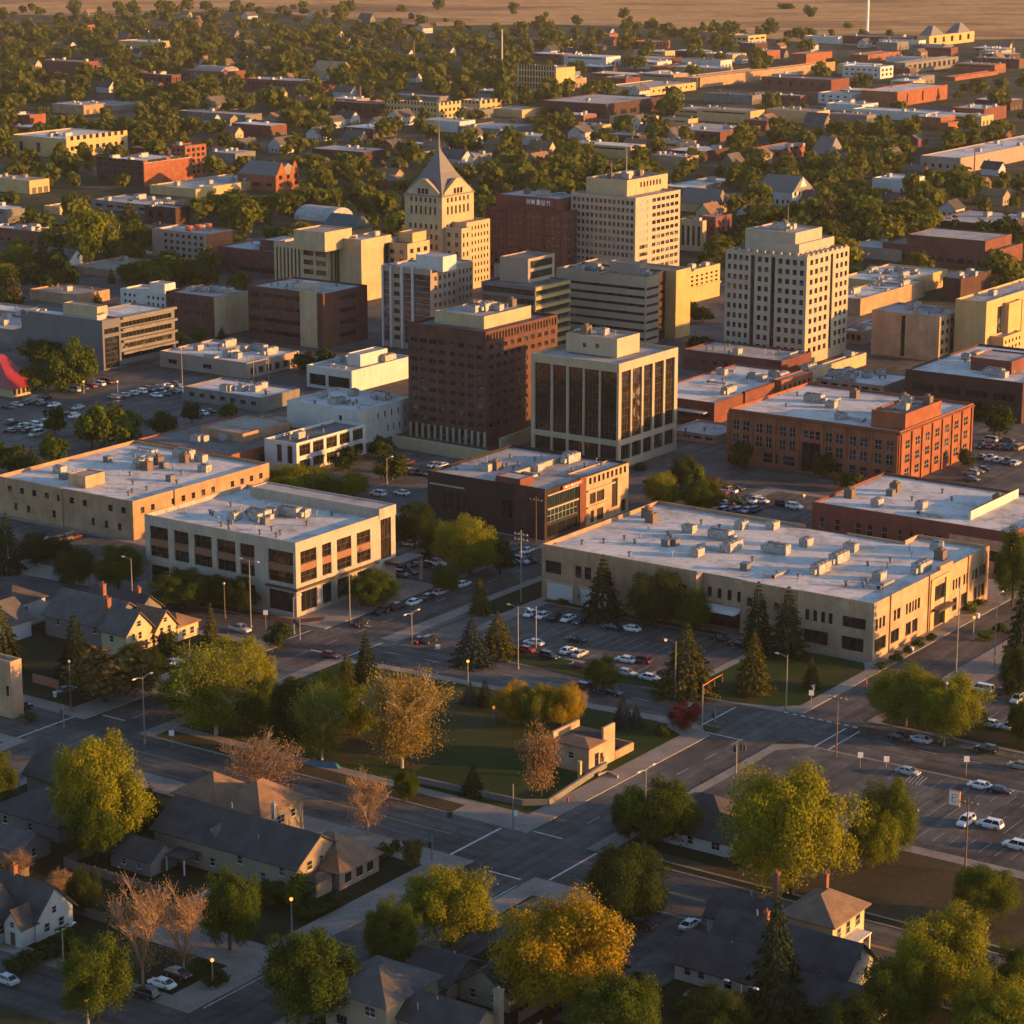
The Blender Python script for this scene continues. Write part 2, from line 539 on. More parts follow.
# long office block with its lot, grey office block, mill lots
slab('office_pavement', [(edge2(1, 1) + 2, -3), (edge2(1, 1), 3), (edge2(46, 1), 46), (edge2(96, 1), 96.5), (120, 96.5), (120, -3)], M_conc)
sheet('office_lawn', [(8.5, 3.5), (6, 12), (5.5, 24), (44.5, 24), (44.5, 2.5), (40, -.2), (12, -.2)], .156, M_lawn)
sheet('driveway', [(0, 76), (-2.5, 92), (28, 93), (28, 85), (12, 84), (8, 76)], .160, M_asphalt_old)
sheet('verge', [(29, 86), (29, 94), (118, 94), (118, 86)], .158, M_yard)
sheet('verge', [(5, 27), (2, 46), (edge2(80, 1) + 2.4, 80), (12, 84), (10, 46), (9, 27)], .156, M_lawn)
sheet('lot_verge', [(44, 36), (44, 84), (46, 84), (46, 36)], .170, M_lawn)
sheet('parking_lot', [(10.5, 26), (12.5, 82), (43, 82), (43, 26)], .162, M_asphalt)
slab('grey_office_pavement', [(edge2(111, 1), 111), (edge2(168, 1), 168), (edge2(250, 1), 250), (90, 250), (90, 111)], M_conc)
sheet('flower_bed', [(-2.6, 119), (-3.6, 146), (-.6, 146), (.2, 121), (6, 116.8), (3, 115.6)], .156, M_mulch)
sheet('parking_lot', [(2, 171), (0, 245), (28, 245), (28, 171)], .160, M_asphalt)
sheet('parking_lot', [(41, 112.5), (41, 190), (88, 190), (88, 112.5)], .160, M_asphalt)
slab('east_office_pavement', [(11, -15.5), (11, -120), (115, -120), (115, -15.5)], M_conc)
sheet('parking_lot', [(24, -24), (24, -115), (66, -115), (66, -24)], .160, M_asphalt)
sheet('verge', [(12, -18), (12, -110), (22, -110), (22, -18)], .156, M_yard)
sheet('verge', [(68, -18), (68, -110), (78, -110), (78, -18)], .156, M_yard)
slab('mill_pavement', [(122, -3), (122, 96.5), (171, 96.5), (171, -3)], M_conc)
sheet('parking_lot', [(128, 44), (128, 92), (168, 92), (168, 44)], .160, M_asphalt)

# painted markings
def stripe(pts, mat, z=BASE + .022, name='road_marking', w=.16):
    mb = MB()
    for (u0, v0), (u1, v1), ww in pts:
        d = math.hypot(u1 - u0, v1 - v0) or 1
        nu, nv = -(v1 - v0) / d * ww / 2, (u1 - u0) / d * ww / 2
        mb.face([W(u0 + nu, v0 + nv) + (z,), W(u1 + nu, v1 + nv) + (z,), W(u1 - nu, v1 - nv) + (z,), W(u0 - nu, v0 - nv) + (z,)])
    return struct(name, mb, mat)
stripe([((-93, 10.5), (-76.5, 10.5), .5), ((-91, -9.5), (-76.5, -9.5), .45)], M_paint, BASE + .024)
stripe([((-93.5, -5.5), (-93.5, 1), .4), ((-74.5, -1), (-74.5, 5), .4)], M_paint, BASE + .024)
stripe([((-83.6, v), (-83.6, v - 22), .14) for v in (-13, -38, -62)] + [((-84.1, v), (-84.1, v - 22), .14) for v in (-13, -38, -62)], M_yellow)
stripe([((-83.6, 16), (-83.6, 94), .12)], M_yellow)
stripe([((6.8, -8 + k * 1.9), (6.8, -7 + k * 1.9), .5) for k in range(-4, 6)], M_paint, BASE + .024)
stripe([((-9.5, -14), (5, -14), .4), ((-10, -17), (5, -17), .3), ((-12.5, 8), (-12.5, -1), .4), ((-10, 10), (4, 10), .35)], M_paint, BASE + .024)
stripe([((r2(v) + .2, v), (r2(v - 4) + .2, v - 4), .14) for v in range(20, 96, 10)] + [((1.8, -22 - k * 9), (1.8, -26 - k * 9), .14) for k in range(7)], M_paint)
stripe([((u, 103.8), (u + 4, 103.8), .14) for u in range(-70, 160, 10)] + [((u, -.6), (u + 4, -.6), .14) for u in range(-66, -14, 10)], M_paint)
stripe([((-15, 98), (-15, 104), .4), ((6, 104), (6, 110), .4), ((-16, 94.5), (-2, 94.5), .35), ((-20, 113), (-4, 113), .35)], M_paint, BASE + .024)
stripe([((-94, 114), (-75, 114), .4), ((-72, 104), (-72, 110), .4), ((-95, 98), (-95, 103), .4)], M_paint, BASE + .024)
stripe([((-160, 4.8), (-132, 4.8), .2), ((-112, -6.4), (-96, -6.4), .2)], M_paint, BASE + .024)
M_paint_worn = plain('worn_lot_paint', (.22, .215, .20), .8, var=.5)
def bays(u0, u1, v0, v1, step, z=.168, w=.13):
    v = v0
    seg = []
    while (v <= v1):
        seg.append(((u0, v), (u1, v), w)); v += step
    stripe(seg, M_paint_worn, z, 'parking_marking', w)
bays(36, 41.5, 28, 80, 2.75); bays(12, 17.5, 30, 80, 2.75); bays(22, 32, 34, 70, 2.75)
bays(-16, -10.8, -106, -33, 2.9); bays(-39.5, -34, -106, -33, 2.9); bays(-29, -21, -100, -40, 2.9)
bays(26, 31, -110, -28, 2.8); bays(58, 64, -110, -28, 2.8)
bays(130, 135, 46, 90, 2.8); bays(160, 166, 46, 90, 2.8); bays(145, 150, 50, 88, 2.8)
bays(42, 47, 115, 188, 2.8)
for k in range(5): stripe([((-15.8, -37 - k * .7), (-11, -36.3 - k * .7), .12)], M_paint, .170, 'parking_marking')
# ---------------------------------------------------------------- building kit
G_dark = glass_mat('dark_glass', (.016, .017, .020))
G_bronze = glass_mat('bronze_glass', (.020, .013, .008), .05, .5, .8)
G_green = glass_mat('green_glass', (.020, .032, .026), .05, .3, .7)
G_blue = glass_mat('blue_glass', (.030, .036, .045), .08, .3, .7)
F_dark = plain('dark_frame', (.025, .022, .020), .5)
F_white = plain('white_frame', (.30, .28, .26), .6)
F_tan = plain('tan_frame', (.30, .24, .18), .7)
F_metal = plain('galvanised_metal', (.30, .30, .30), .45, .6)
M_unit = plain('unit_paint', (.27, .26, .24), .6, .3, .5)
M_unit_dark = plain('unit_dark', (.10, .10, .10), .6)
M_rust = plain('rusty_metal', (.12, .078, .052), .8)
R_white = roof_mat('white_membrane_roof', (.52, .485, .44), .3)
R_grey = roof_mat('grey_membrane_roof', (.33, .31, .285))
R_dark = roof_mat('dark_gravel_roof', (.12, .115, .11))
R_tan = roof_mat('tan_gravel_roof', (.26, .22, .18))

WIN_CACHE = {}
STY = {}    # style: glass, frame material, panes across, panes up, bar width, separate frame
def style(name, glass, frame, nx, nz, bar=.07, sep=False, depth=.22): STY[name] = (glass, frame, nx, nz, bar, sep, depth)
style('plain', G_dark, F_dark, 1, 1, .05)
style('sash', G_dark, F_dark, 1, 2, .08, True)
style('sash_white', G_dark, F_white, 1, 2, .09, True, .12)
style('double_white', G_dark, F_white, 2, 2, .09, True, .1)
style('grid', G_bronze, F_dark, 4, 2, .09, True, .4)
style('grid2', G_bronze, F_dark, 3, 2, .09, True, .4)
style('tower', G_bronze, F_dark, 4, 9, .10, True, .55)
style('tower_low', G_bronze, F_dark, 3, 1, .10, True, .55)
style('shop', G_dark, F_dark, 3, 1, .09, True, .35)
style('shop_wide', G_dark, F_white, 5, 1, .09, False, .25)
style('strip', G_dark, F_dark, 14, 1, .12, False, .35)
style('strip_blue', G_blue, F_metal, 1, 12, .10, False, .2)
style('strip_green', G_green, F_dark, 12, 1, .10, False, .25)
style('curtain', G_green, F_white, 8, 2, .10, True, .15)
style('tall', G_dark, F_dark, 1, 6, .12, False, .45)
style('apartment', G_dark, F_dark, 2, 1, .08, False, .2)
F_brick = plain('brown_frame', (.17, .085, .06), .6)
style('flat', G_dark, F_tan, 2, 2, .10, False, .2)
style('office', G_dark, F_tan, 2, 1, .06, False, .25)

def window_meshes(w, h, st):
    key = (round(w * 20), round(h * 20), st)
    if key in WIN_CACHE: return WIN_CACHE[key]
    glass, frame, nx, nz, bar, sep, dep = STY[st]
    g = MB()
    g.face([(-w / 2, 0, 0), (w / 2, 0, 0), (w / 2, 0, h), (-w / 2, 0, h)])
    fr = MB()
    for i in range(nx + 1):
        x = -w / 2 + w * i / nx
        bw = bar * (1.0 if 0 < i < nx else 1.2)
        fr.box(max(-w / 2, x - bw / 2), min(w / 2, x + bw / 2), -.06, -.004, 0, h)
    for j in range(nz + 1):
        z = h * j / nz
        fr.box(-w / 2 + bar * .6, w / 2 - bar * .6, -.05, -.003, max(0, z - bar / 2), min(h, z + bar / 2))
    if sep:
        r = (g.mesh('window', glass), fr.mesh('frame', frame))
    else:
        k = len(g.v)
        g.v += fr.v
        g.f += [tuple(i + k for i in f) for f in fr.f]
        g.mi += [1] * len(fr.f)
        r = (g.mesh('window', [glass, frame]), None)
    WIN_CACHE[key] = r
    return r

def facade(mb, T, S, z0, z1, holes, dep, mi=0):
    """wall S long from z0 to z1 with real openings; T maps (s, depth, z) to a point"""
    ss = sorted({0.0, S} | {h[0] for h in holes} | {h[1] for h in holes})
    zs = sorted({z0, z1} | {h[2] for h in holes} | {h[3] for h in holes})
    for za, zb in zip(zs, zs[1:]):
        zm = (za + zb) / 2
        row = [h for h in holes if h[2] < zm < h[3]]
        start = None
        for sa, sb in zip(ss, ss[1:]):
            sm = (sa + sb) / 2
            hole = any(h[0] < sm < h[1] for h in row)
            if not hole and start is None: start = sa
            if hole and start is not None:
                mb.face([T(start, 0, za), T(sa, 0, za), T(sa, 0, zb), T(start, 0, zb)], mi); start = None
        if start is not None:
            mb.face([T(start, 0, za), T(S, 0, za), T(S, 0, zb), T(start, 0, zb)], mi)
    for a, b, za, zb, *r in holes:
        d = dep if not r else STY[r[0]][6] + .02
        mb.face([T(a, 0, za), T(a, d, za), T(a, d, zb), T(a, 0, zb)], mi)
        mb.face([T(b, d, za), T(b, 0, za), T(b, 0, zb), T(b, d, zb)], mi)
        mb.face([T(a, 0, za), T(b, 0, za), T(b, d, za), T(a, d, za)], mi)
        mb.face([T(a, d, zb), T(b, d, zb), T(b, 0, zb), T(a, 0, zb)], mi)
        mb.face([T(a, d + .01, za), T(b, d + .01, za), T(b, d + .01, zb), T(a, d + .01, zb)], mi)

class Block:
    """one box-shaped volume of a building; local x runs along the sunny right face, y along the shaded left face"""
    def __init__(s, B, x0, x1, y0, y1, z0, z1, wall, roof, par=.7, name='wall', sides='RLBF'):
        s.B, s.x0, s.x1, s.y0, s.y1, s.z0, s.z1 = B, x0, x1, y0, y1, z0, z1
        s.wall, s.roof, s.par, s.name, s.sides = wall, roof, par, name, sides
        s.R, s.L = [], []
        B.blocks.append(s)
    def T(s, side):
        if side == 'R': return lambda a, d, z: (s.x0 + a, s.y0 + d, z)
        return lambda a, d, z: (s.x0 + d, s.y1 - a, z)
    def S(s, side): return s.x1 - s.x0 if side == 'R' else s.y1 - s.y0
    def win(s, side, a, b, za, zb, st='plain'):
        (s.R if side == 'R' else s.L).append((round(a, 3), round(b, 3), round(za, 3), round(zb, 3), st))
    def frac(s, side, pairs, za, zb, st='plain'):
        S = s.S(side)
        for a, b in pairs: s.win(side, a * S, b * S, za, zb, st)
        return s
    def grid(s, side, n, nf, wf=.5, hf=.5, za=None, zb=None, st='plain', a=0.04, b=0.96, skip=()):
        S = s.S(side)
        za = s.z0 + 1 if za is None else za
        zb = s.z1 - 1.2 if zb is None else zb
        A, Bn = a * S, b * S
        cw, ch = (Bn - A) / n, (zb - za) / nf
        for j in range(nf - 1, -1, -1):
            for i in range(n):
                if i in skip: continue
                c = A + cw * (i + .5)
                z = za + ch * j + ch * (1 - hf) * .6
                s.win(side, c - cw * wf / 2, c + cw * wf / 2, z, z + ch * hf, st)
        return s
    def build(s):
        B = s.B
        mb = MB()
        cx, cy = s.x0, s.y0
        t = .32
        zr = s.z1 - s.par
        zt = {k: (s.z1 if k in s.sides else zr - .006) for k in 'RLBF'}
        facade(mb, s.T('R'), s.S('R'), s.z0, zt['R'], s.R, .25)
        facade(mb, s.T('L'), s.S('L'), s.z0, zt['L'], s.L, .25)
        mb.face([(s.x1, s.y0, s.z0), (s.x1, s.y1, s.z0), (s.x1, s.y1, zt['B']), (s.x1, s.y0, zt['B'])])
        mb.face([(s.x1, s.y1, s.z0), (s.x0, s.y1, s.z0), (s.x0, s.y1, zt['F']), (s.x1, s.y1, zt['F'])])
        x0, x1, y0, y1 = s.x0, s.x1, s.y0, s.y1
        xi, xj = (x0 + t if 'L' in s.sides else x0), (x1 - t if 'B' in s.sides else x1)
        yi, yj = (y0 + t if 'R' in s.sides else y0), (y1 - t if 'F' in s.sides else y1)
        o = [(x0, y0), (x1, y0), (x1, y1), (x0, y1)]
        q = [(xi, yi), (xj, yi), (xj, yj), (xi, yj)]
        for i in range(4):
            j = (i + 1) % 4
            if (abs(o[i][0] - q[i][0]) + abs(o[i][1] - q[i][1]) + abs(o[j][0] - q[j][0]) + abs(o[j][1] - q[j][1])) > .01:
                mb.face([(*o[i], s.z1), (*o[j], s.z1), (*q[j], s.z1), (*q[i], s.z1)], 1) if zt['RBFL'[i]] == s.z1 else None
            if zt['RBFL'[i]] == s.z1: mb.face([(*q[j], zr), (*q[i], zr), (*q[i], s.z1), (*q[j], s.z1)])
        link(s.name, mb.mesh(s.name, [s.wall, B.coping]), B.root)
        rb = MB()
        rb.box(xi, xj, yi, yj, zr - .3, zr - .004)
        s.roof_obj = link('roof', rb.mesh('roof', s.roof), B.root)
        s.zr = zr
        for side, lst in (('R', s.R), ('L', s.L)):
            T = s.T(side)
            for a, b, za, zb, st in lst:
                d = STY[st][6]
                B.wins.append((T((a + b) / 2, d, za), 0 if side == 'R' else -math.pi / 2, b - a, zb - za, st))

class Bld:
    def __init__(s, name, nick, label, cx, cy, xl, xr, yt, wall, roof=None, par=.7, cat='building', group=None, main=True, base=0.0, wallname='wall', coping=None):
        C = G(cx, cy)
        s.C = C
        s.Lu = max(3.0, along(C, UX, xr))
        s.Lv = max(3.0, along(C, VX, xl))
        s.h = height_at(C[1], yt)
        s.wall, s.roof = wall, roof or R_white
        s.coping = coping or wall
        s.root = tag(link(name, None, None, (C[0], C[1], 0), ROT), label, cat, group)
        s.blocks, s.wins, s.extra = [], [], []
        s.px, s.py = cx, cy
        mid = (C[0] + UX[0] * s.Lu / 2 + VX[0] * s.Lv / 2, C[1] + UX[1] * s.Lu / 2 + VX[1] * s.Lv / 2)
        if nick: LANDMARK.append((nick, *P(mid[0], mid[1], s.h * .4)[:2]))
        FOOT.append((C, s.Lu, s.Lv))
        PXBOX.append((xl, xr, yt, cy))
        s.main = Block(s, 0, s.Lu, 0, s.Lv, base, s.h, wall, s.roof, par, wallname) if main else None
    def local(s, px, py, z):
        g = G(px, py, z)
        dx, dy = g[0] - s.C[0], g[1] - s.C[1]
        return (dx * UX[0] + dy * UX[1], dx * VX[0] + dy * VX[1])
    def top(s, cx, cyb, xl, xr, yt, wall=None, roof=None, par=.4, z0=None, name='penthouse'):
        """a volume standing on the roof, surveyed from its own corner"""
        z0 = s.h - .7 if z0 is None else z0
        g = G(cx, cyb, z0)
        x, y = s.local(cx, cyb, z0)
        lu, lv = along(g, UX, xr, z0), along(g, VX, xl, z0)
        return Block(s, x, x + max(1, lu), y, y + max(1, lv), z0, height_at(g[1], yt), wall or s.wall, roof or s.roof, par, name)
    def part(s, name, mb, mat, parent=None, loc=(0, 0, 0)):
        return link(name, mb.mesh(name, mat), parent or s.root, loc)
    def box(s, name, x0, x1, y0, y1, z0, z1, mat): return s.part(name, MB().box(x0, x1, y0, y1, z0, z1), mat)
    def units(s, lst, blk=None, z=None):
        """rooftop machinery: (kind, x fraction, y fraction)"""
        b = blk or s.main
        for k, fx, fy in lst:
            x, y = b.x0 + fx * (b.x1 - b.x0), b.y0 + fy * (b.y1 - b.y0)
            roof_unit(s.root, k, (x, y, (b.z1 - b.par if z is None else z) - .004), (len(LANDMARK) * 7 + int(fx * 97)) % 4)
    def scatter(s, n, seed, blk=None, kinds='aabvvvpph'):
        r = random.Random(seed)
        s.units([(r.choice(kinds), r.uniform(.1, .9), r.uniform(.1, .9)) for _ in range(n)], blk)
    def done(s):
        for b in s.blocks: b.build()
        # at most 100 windows one by one, the ones facing the viewer's end first; the rest as one mesh
        s.wins.sort(key=lambda w: -w[0][2] - w[2] * w[3] * .5)
        for loc, rz, w, h, st in s.wins[:100]:
            gm, fm = window_meshes(w, h, st)
            o = link('window', gm, s.root, loc, rz)
            if fm: link('frame', fm, o)
        rest = s.wins[100:]
        if rest:
            mb = MB()
            glass = STY[rest[0][4]][0]
            for loc, rz, w, h, st in rest:
                if rz == 0: mb.face([(loc[0] - w / 2, loc[1], loc[2]), (loc[0] + w / 2, loc[1], loc[2]), (loc[0] + w / 2, loc[1], loc[2] + h), (loc[0] - w / 2, loc[1], loc[2] + h)])
                else: mb.face([(loc[0], loc[1] + w / 2, loc[2]), (loc[0], loc[1] - w / 2, loc[2]), (loc[0], loc[1] - w / 2, loc[2] + h), (loc[0], loc[1] + w / 2, loc[2] + h)])
            tag(s.part('window', mb, glass), kind='stuff')
        return s
FOOT = []
PXBOX = []

UNIT = {}
def unit_meshes():
    a = MB().box(-1.5, 1.5, -1.1, 1.1, .25, 1.9); a.box(-1.3, 1.3, -.9, .9, 0, .25); a.box(-1.5, -.4, -1.16, -1.1, .5, 1.6)
    f = MB().tube([(.6, 0, 1.9), (.6, 0, 2.15)], .7, 10); f.tube([(-.8, 0, 1.9), (-.8, 0, 2.1)], .55, 10)
    UNIT['a'] = ('air_conditioner', a.mesh('air_conditioner', M_unit), f.mesh('fan', M_unit_dark), 'fan')
    b = MB().box(-2.8, 2.8, -1.2, 1.2, .3, 2.3); b.box(-2.6, 2.6, -1, 1, 0, .3); b.box(2.8, 4.0, -.7, .7, .4, 1.5)
    f = MB()
    for x in (-1.8, 0, 1.8): f.tube([(x, 0, 2.3), (x, 0, 2.6)], .75, 10)
    UNIT['b'] = ('air_conditioner', b.mesh('air_conditioner', M_unit), f.mesh('fan', M_unit_dark), 'fan')
    c = MB().box(-.9, .9, -.9, .9, 0, 1.5); c.box(-1, 1, -1, 1, 1.5, 1.65)
    UNIT['c'] = ('roof_hatch', c.mesh('roof_hatch', M_unit_dark), None, '')
    v = MB().tube([(0, 0, 0), (0, 0, .9)], .28, 8); v.tube([(0, 0, .9), (0, 0, 1.15)], .5, 8)
    UNIT['v'] = ('vent', v.mesh('vent', M_unit_dark), None, '')
    p = MB().tube([(0, 0, 0), (0, 0, 1.3)], .13, 6); p.tube([(0, 0, 1.3), (.4, 0, 1.5)], .13, 6)
    UNIT['p'] = ('vent_pipe', p.mesh('vent_pipe', F_metal), None, '')
    h = MB().box(-3.5, 3.5, -.35, .35, .3, .9); h.box(-3.5, -2.8, -.35, 2.5, .3, .9)
    for x in (-3, 0, 3): h.box(x - .1, x + .1, -.3, .3, 0, .3)
    UNIT['h'] = ('duct', h.mesh('duct', F_metal), None, '')
    r = MB().box(-1.1, 1.1, -1.1, 1.1, 0, 2.3); r.tube([(0, 0, 2.3), (0, 0, 2.9)], .6, 10)
    UNIT['r'] = ('exhaust_stack', r.mesh('exhaust_stack', M_rust), None, '')
unit_meshes()
def roof_unit(root, k, loc, q=0):
    nm, me, sub, sn = UNIT[k]
    o = link(nm, me, root, loc, q * math.pi / 2)
    if sub: link(sn, sub, o)
    return o
# ---------------------------------------------------------------- walls' own colours
W_tan = wall_mat('tan_brick', (.33, .205, .115), course=2.2)
W_tan2 = wall_mat('buff_brick', (.40, .255, .15), course=2.2)
W_greybeige = wall_mat('grey_precast', (.36, .29, .22), .15)
W_black = wall_mat('black_panel', (.028, .022, .020))
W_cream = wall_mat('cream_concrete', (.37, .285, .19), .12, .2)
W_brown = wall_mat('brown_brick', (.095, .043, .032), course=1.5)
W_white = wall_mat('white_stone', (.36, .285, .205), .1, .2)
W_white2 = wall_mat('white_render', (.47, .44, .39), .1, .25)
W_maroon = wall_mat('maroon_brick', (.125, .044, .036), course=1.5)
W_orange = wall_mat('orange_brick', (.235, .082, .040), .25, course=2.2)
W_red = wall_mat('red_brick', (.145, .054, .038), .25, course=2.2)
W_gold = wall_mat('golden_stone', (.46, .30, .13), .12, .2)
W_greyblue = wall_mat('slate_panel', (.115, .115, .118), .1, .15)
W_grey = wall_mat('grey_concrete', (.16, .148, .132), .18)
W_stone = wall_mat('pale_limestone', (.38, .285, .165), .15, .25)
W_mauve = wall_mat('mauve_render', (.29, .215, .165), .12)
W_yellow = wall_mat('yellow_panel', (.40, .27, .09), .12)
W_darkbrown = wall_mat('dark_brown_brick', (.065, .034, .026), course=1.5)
M_spandrel = plain('spandrel_panel', (.17, .065, .032), .6)
M_slate = plain('slate_roof', (.115, .098, .080), .55)
M_green_roof = plain('green_metal_roof', (.035, .06, .05), .5)
M_red_roof = plain('red_metal_roof', (.20, .012, .014), .5)
M_dark_metal = plain('dark_metal', (.05, .045, .04), .5, .4)
M_garage = plain('garage_door_white', (.44, .42, .38), .6)
M_garage_brown = plain('garage_door_brown', (.06, .03, .025), .6)
M_sign_red = plain('sign_red', (.42, .05, .03), .5)
M_sign_white = plain('sign_white', (.70, .66, .60), .5)

def sign_marks(parent, x0, z0, wid, hgt, n, y=-.05, mat=None, seed=1):
    """the too-far-off lettering of a sign: upright and cross strokes only"""
    r = random.Random(seed)
    mb = MB()
    cw = wid / n
    for i in range(n):
        x = x0 + cw * i
        mb.box(x + cw * .12, x + cw * .3, y - .05, y, z0, z0 + hgt)
        if r.random() < .8: mb.box(x + cw * .3, x + cw * .85, y - .05, y, z0 + hgt * r.choice([0, .42, .82]), z0 + hgt * r.choice([.18, .58, 1.0]) + .001)
        if r.random() < .6: mb.box(x + cw * .68, x + cw * .85, y - .045, y - .002, z0 + hgt * .18, z0 + hgt * .82)
    return link('lettering', mb.mesh('lettering', mat or M_sign_white), parent)

# ================================================================ near office blocks
# grey three-storey office at the crossing
b = Bld('office_building', 'the grey three-storey office', 'grey precast three-storey corner office with brown window bays and flat white roof', 297, 618, 147, 396, 543, W_greybeige, par=1.0)
m = b.main; Lv = b.Lv; hh = b.h
baysL = [(.034, .158), (.198, .297), (.334, .453), (.488, .61), (.639, .734), (.822, .983)]
baysR = [(.044, .20), (.255, .345), (.40, .545), (.60, .74)]
for side, bays_ in (('L', baysL), ('R', baysR)):
    S = m.S(side); T = m.T(side)
    for i, (a, c) in enumerate(bays_):
        m.win(side, a * S, c * S, 11.9, 14.9, 'grid2'); m.win(side, a * S, c * S, 7.6, 10.2, 'grid2')
        mb = MB()
        p0, p1 = T(a * S, .06, 10.2), T(c * S, .14, 11.9)
        mb.box(min(p0[0], p1[0]), max(p0[0], p1[0]), min(p0[1], p1[1]), max(p0[1], p1[1]), 10.2, 11.9)
        m.win(side, a * S, c * S, 10.2, 11.9, 'plain'); b.part('spandrel', mb, M_spandrel)
        m.win(side, a * S, c * S, 1.0, 5.6, 'shop')
m.R.append((.845 * m.S('R'), .955 * m.S('R'), 6.6, 16.2, 'grid'))
b.box('ledge', -.9, b.Lu * .8, -.9, -.002, 6.35, 6.75, M_dark_metal)
b.box('ledge', -.7, -.002, 0, 8.5, 6.35, 6.75, M_dark_metal)
Block(b, b.Lu * .83, b.Lu + .15, -.15, b.Lv * .86, hh - 1.0, hh + 1.5, W_greybeige, R_grey, .25, 'raised_parapet')
b.box('canopy', b.Lu * .88, b.Lu + 5, -4.5, -.2, 5.4, 6.1, M_dark_metal)
b.box('canopy_post', b.Lu + 4.2, b.Lu + 4.8, -4.2, -3.6, 0, 5.4, W_greybeige)
b.units([('b', .42, .52), ('a', .30, .60), ('a', .52, .50), ('a', .36, .50), ('b', .58, .42), ('a', .62, .36), ('v', .2, .55), ('v', .22, .3), ('p', .66, .3), ('v', .3, .75), ('p', .5, .7), ('v', .12, .2), ('v', .74, .25), ('h', .46, .56), ('c', .33, .42), ('v', .1, .5), ('v', .55, .8), ('p', .25, .9)])
b.scatter(14, 41, None, 'vpppvc'); b.done()

# long tan brick office behind, left edge
b = Bld('office_building', 'the long tan brick office', 'long two-storey tan brick office with cluttered white roof at left edge', 134, 541, -3, 270, 501.5, W_tan, par=.9)
m = b.main
m.grid('L', 10, 1, .34, .62, 6.0, 8.6, 'sash', .06, .98, (7,)); m.grid('L', 9, 1, .25, .6, 1.2, 4.4, 'sash', .1, .95, (2, 4, 5))
m.grid('R', 13, 1, .36, .62, 5.9, 8.4, 'sash', .03, .97, (2, 8)); m.grid('R', 12, 1, .3, .62, 1.3, 4.4, 'sash', .05, .97)
Block(b, 6, 13, 22, 28, b.h - .9, b.h + 2.2, W_tan2, R_tan, .2, 'stair_house')
b.box('pilaster', -.35, -.003, b.Lv * .5, b.Lv * .5 + .8, 0, b.h + .05, W_tan)
b.box('pilaster', 15, 15.8, -.35, -.003, 0, b.h + .05, W_tan)
b.units([('b', .62, .55), ('r', .70, .52), ('r', .82, .44), ('c', .66, .44), ('b', .9, .52), ('a', .88, .38), ('h', .72, .62), ('a', .28, .82), ('v', .3, .3), ('v', .45, .2), ('v', .6, .25), ('p', .4, .5), ('v', .2, .6), ('v', .75, .75), ('a', .72, .2), ('r', .58, .48), ('v', .12, .15), ('p', .86, .7), ('h', .9, .8)])
b.scatter(16, 42, None, 'vpppvc'); b.done()

# long tan two-storey office with its tree-lined front
b = Bld('office_building', 'the long buff two-storey office', 'long buff brick two-storey office with wide white roof full of air conditioners', 872, 662, 541, 987, 603.6, W_tan2, par=.9, main=False)
hh, Lu, Lv = b.h, b.Lu, b.Lv
A = Block(b, 0, Lu, 0, 18, 0, hh, W_tan2, R_white, .9, sides='RLB')
b.box('parapet', Lu - 6.9, Lu, 17.7, 18.02, hh - .9, hh, W_tan2)
B1 = Block(b, .7, Lu - 7, 18, 32.5, 0, hh - .3, W_tan, R_white, .6, sides='LB')
C1 = Block(b, 3.2, Lu - 7, 32.5, 43.5, 0, hh - .85, W_tan2, R_white, .05, sides='B')
D = Block(b, .25, Lu - 7, 43.5, Lv, 0, hh, W_tan, R_white, .9, sides='LFB')
b.main = A
z2a, z2b = 6.6, 9.0
A.frac('L', [(.10, .155), (.205, .26), (.31, .365), (.41, .465)], z2a, z2b, 'sash'); A.frac('L', [(.595, .90)], z2a, z2b, 'shop')
A.frac('L', [(.08, .41), (.59, .88)], 1.6, 4.6, 'shop')
A.frac('R', [(.02, .037), (.047, .066), (.076, .095), (.165, .185), (.193, .22), (.266, .283), (.292, .31), (.319, .333), (.341, .357), (.366, .385), (.67, .687), (.697, .712), (.722, .74), (.767, .784), (.793, .81), (.85, .865), (.874, .9), (.913, .933), (.94, .97)], z2a, z2b, 'sash')
A.frac('R', [(.015, .107), (.14, .215), (.27, .315), (.325, .37), (.675, .715), (.752, .81), (.874, .9), (.913, .933), (.94, .968)], 1.7, 4.6, 'shop')
A.frac('R', [(.505, .60)], 6.2, 9.6, 'shop'); A.frac('R', [(.49, .60)], .3, 4.0, 'shop')
b.box('surround', .47 * Lu, .50 * Lu, -.35, -.003, 0, 11.0, W_gold); b.box('surround', .60 * Lu, .63 * Lu, -.35, -.003, 0, 11.0, W_gold)
b.box('surround', .47 * Lu, .63 * Lu, -.45, -.004, 11.0, 11.7, W_gold)
b.box('canopy', .48 * Lu, .62 * Lu, -2.2, -.36, 4.5, 5.0, M_dark_metal)
for f in (.13, .455, .80): b.box('downpipe', f * Lu, f * Lu + .35, -.3, -.003, 0, hh + .3, W_tan)
B1.grid('L', 4, 1, .4, .62, 6.3, 9.4, 'sash'); C1.grid('L', 4, 1, .42, .75, 6.2, 9.3, 'sash')
C1.frac('L', [(.08, .92)], .3, 4.4, 'shop')
b.box('canopy', -1.2, 3.1, 33, 43, 4.7, 5.25, M_sign_white)
D.frac('L', [(.025, .13), (.225, .265), (.285, .33), (.42, .46), (.70, .74), (.80, .86), (.88, .94)], 6.3, 9.2, 'sash')
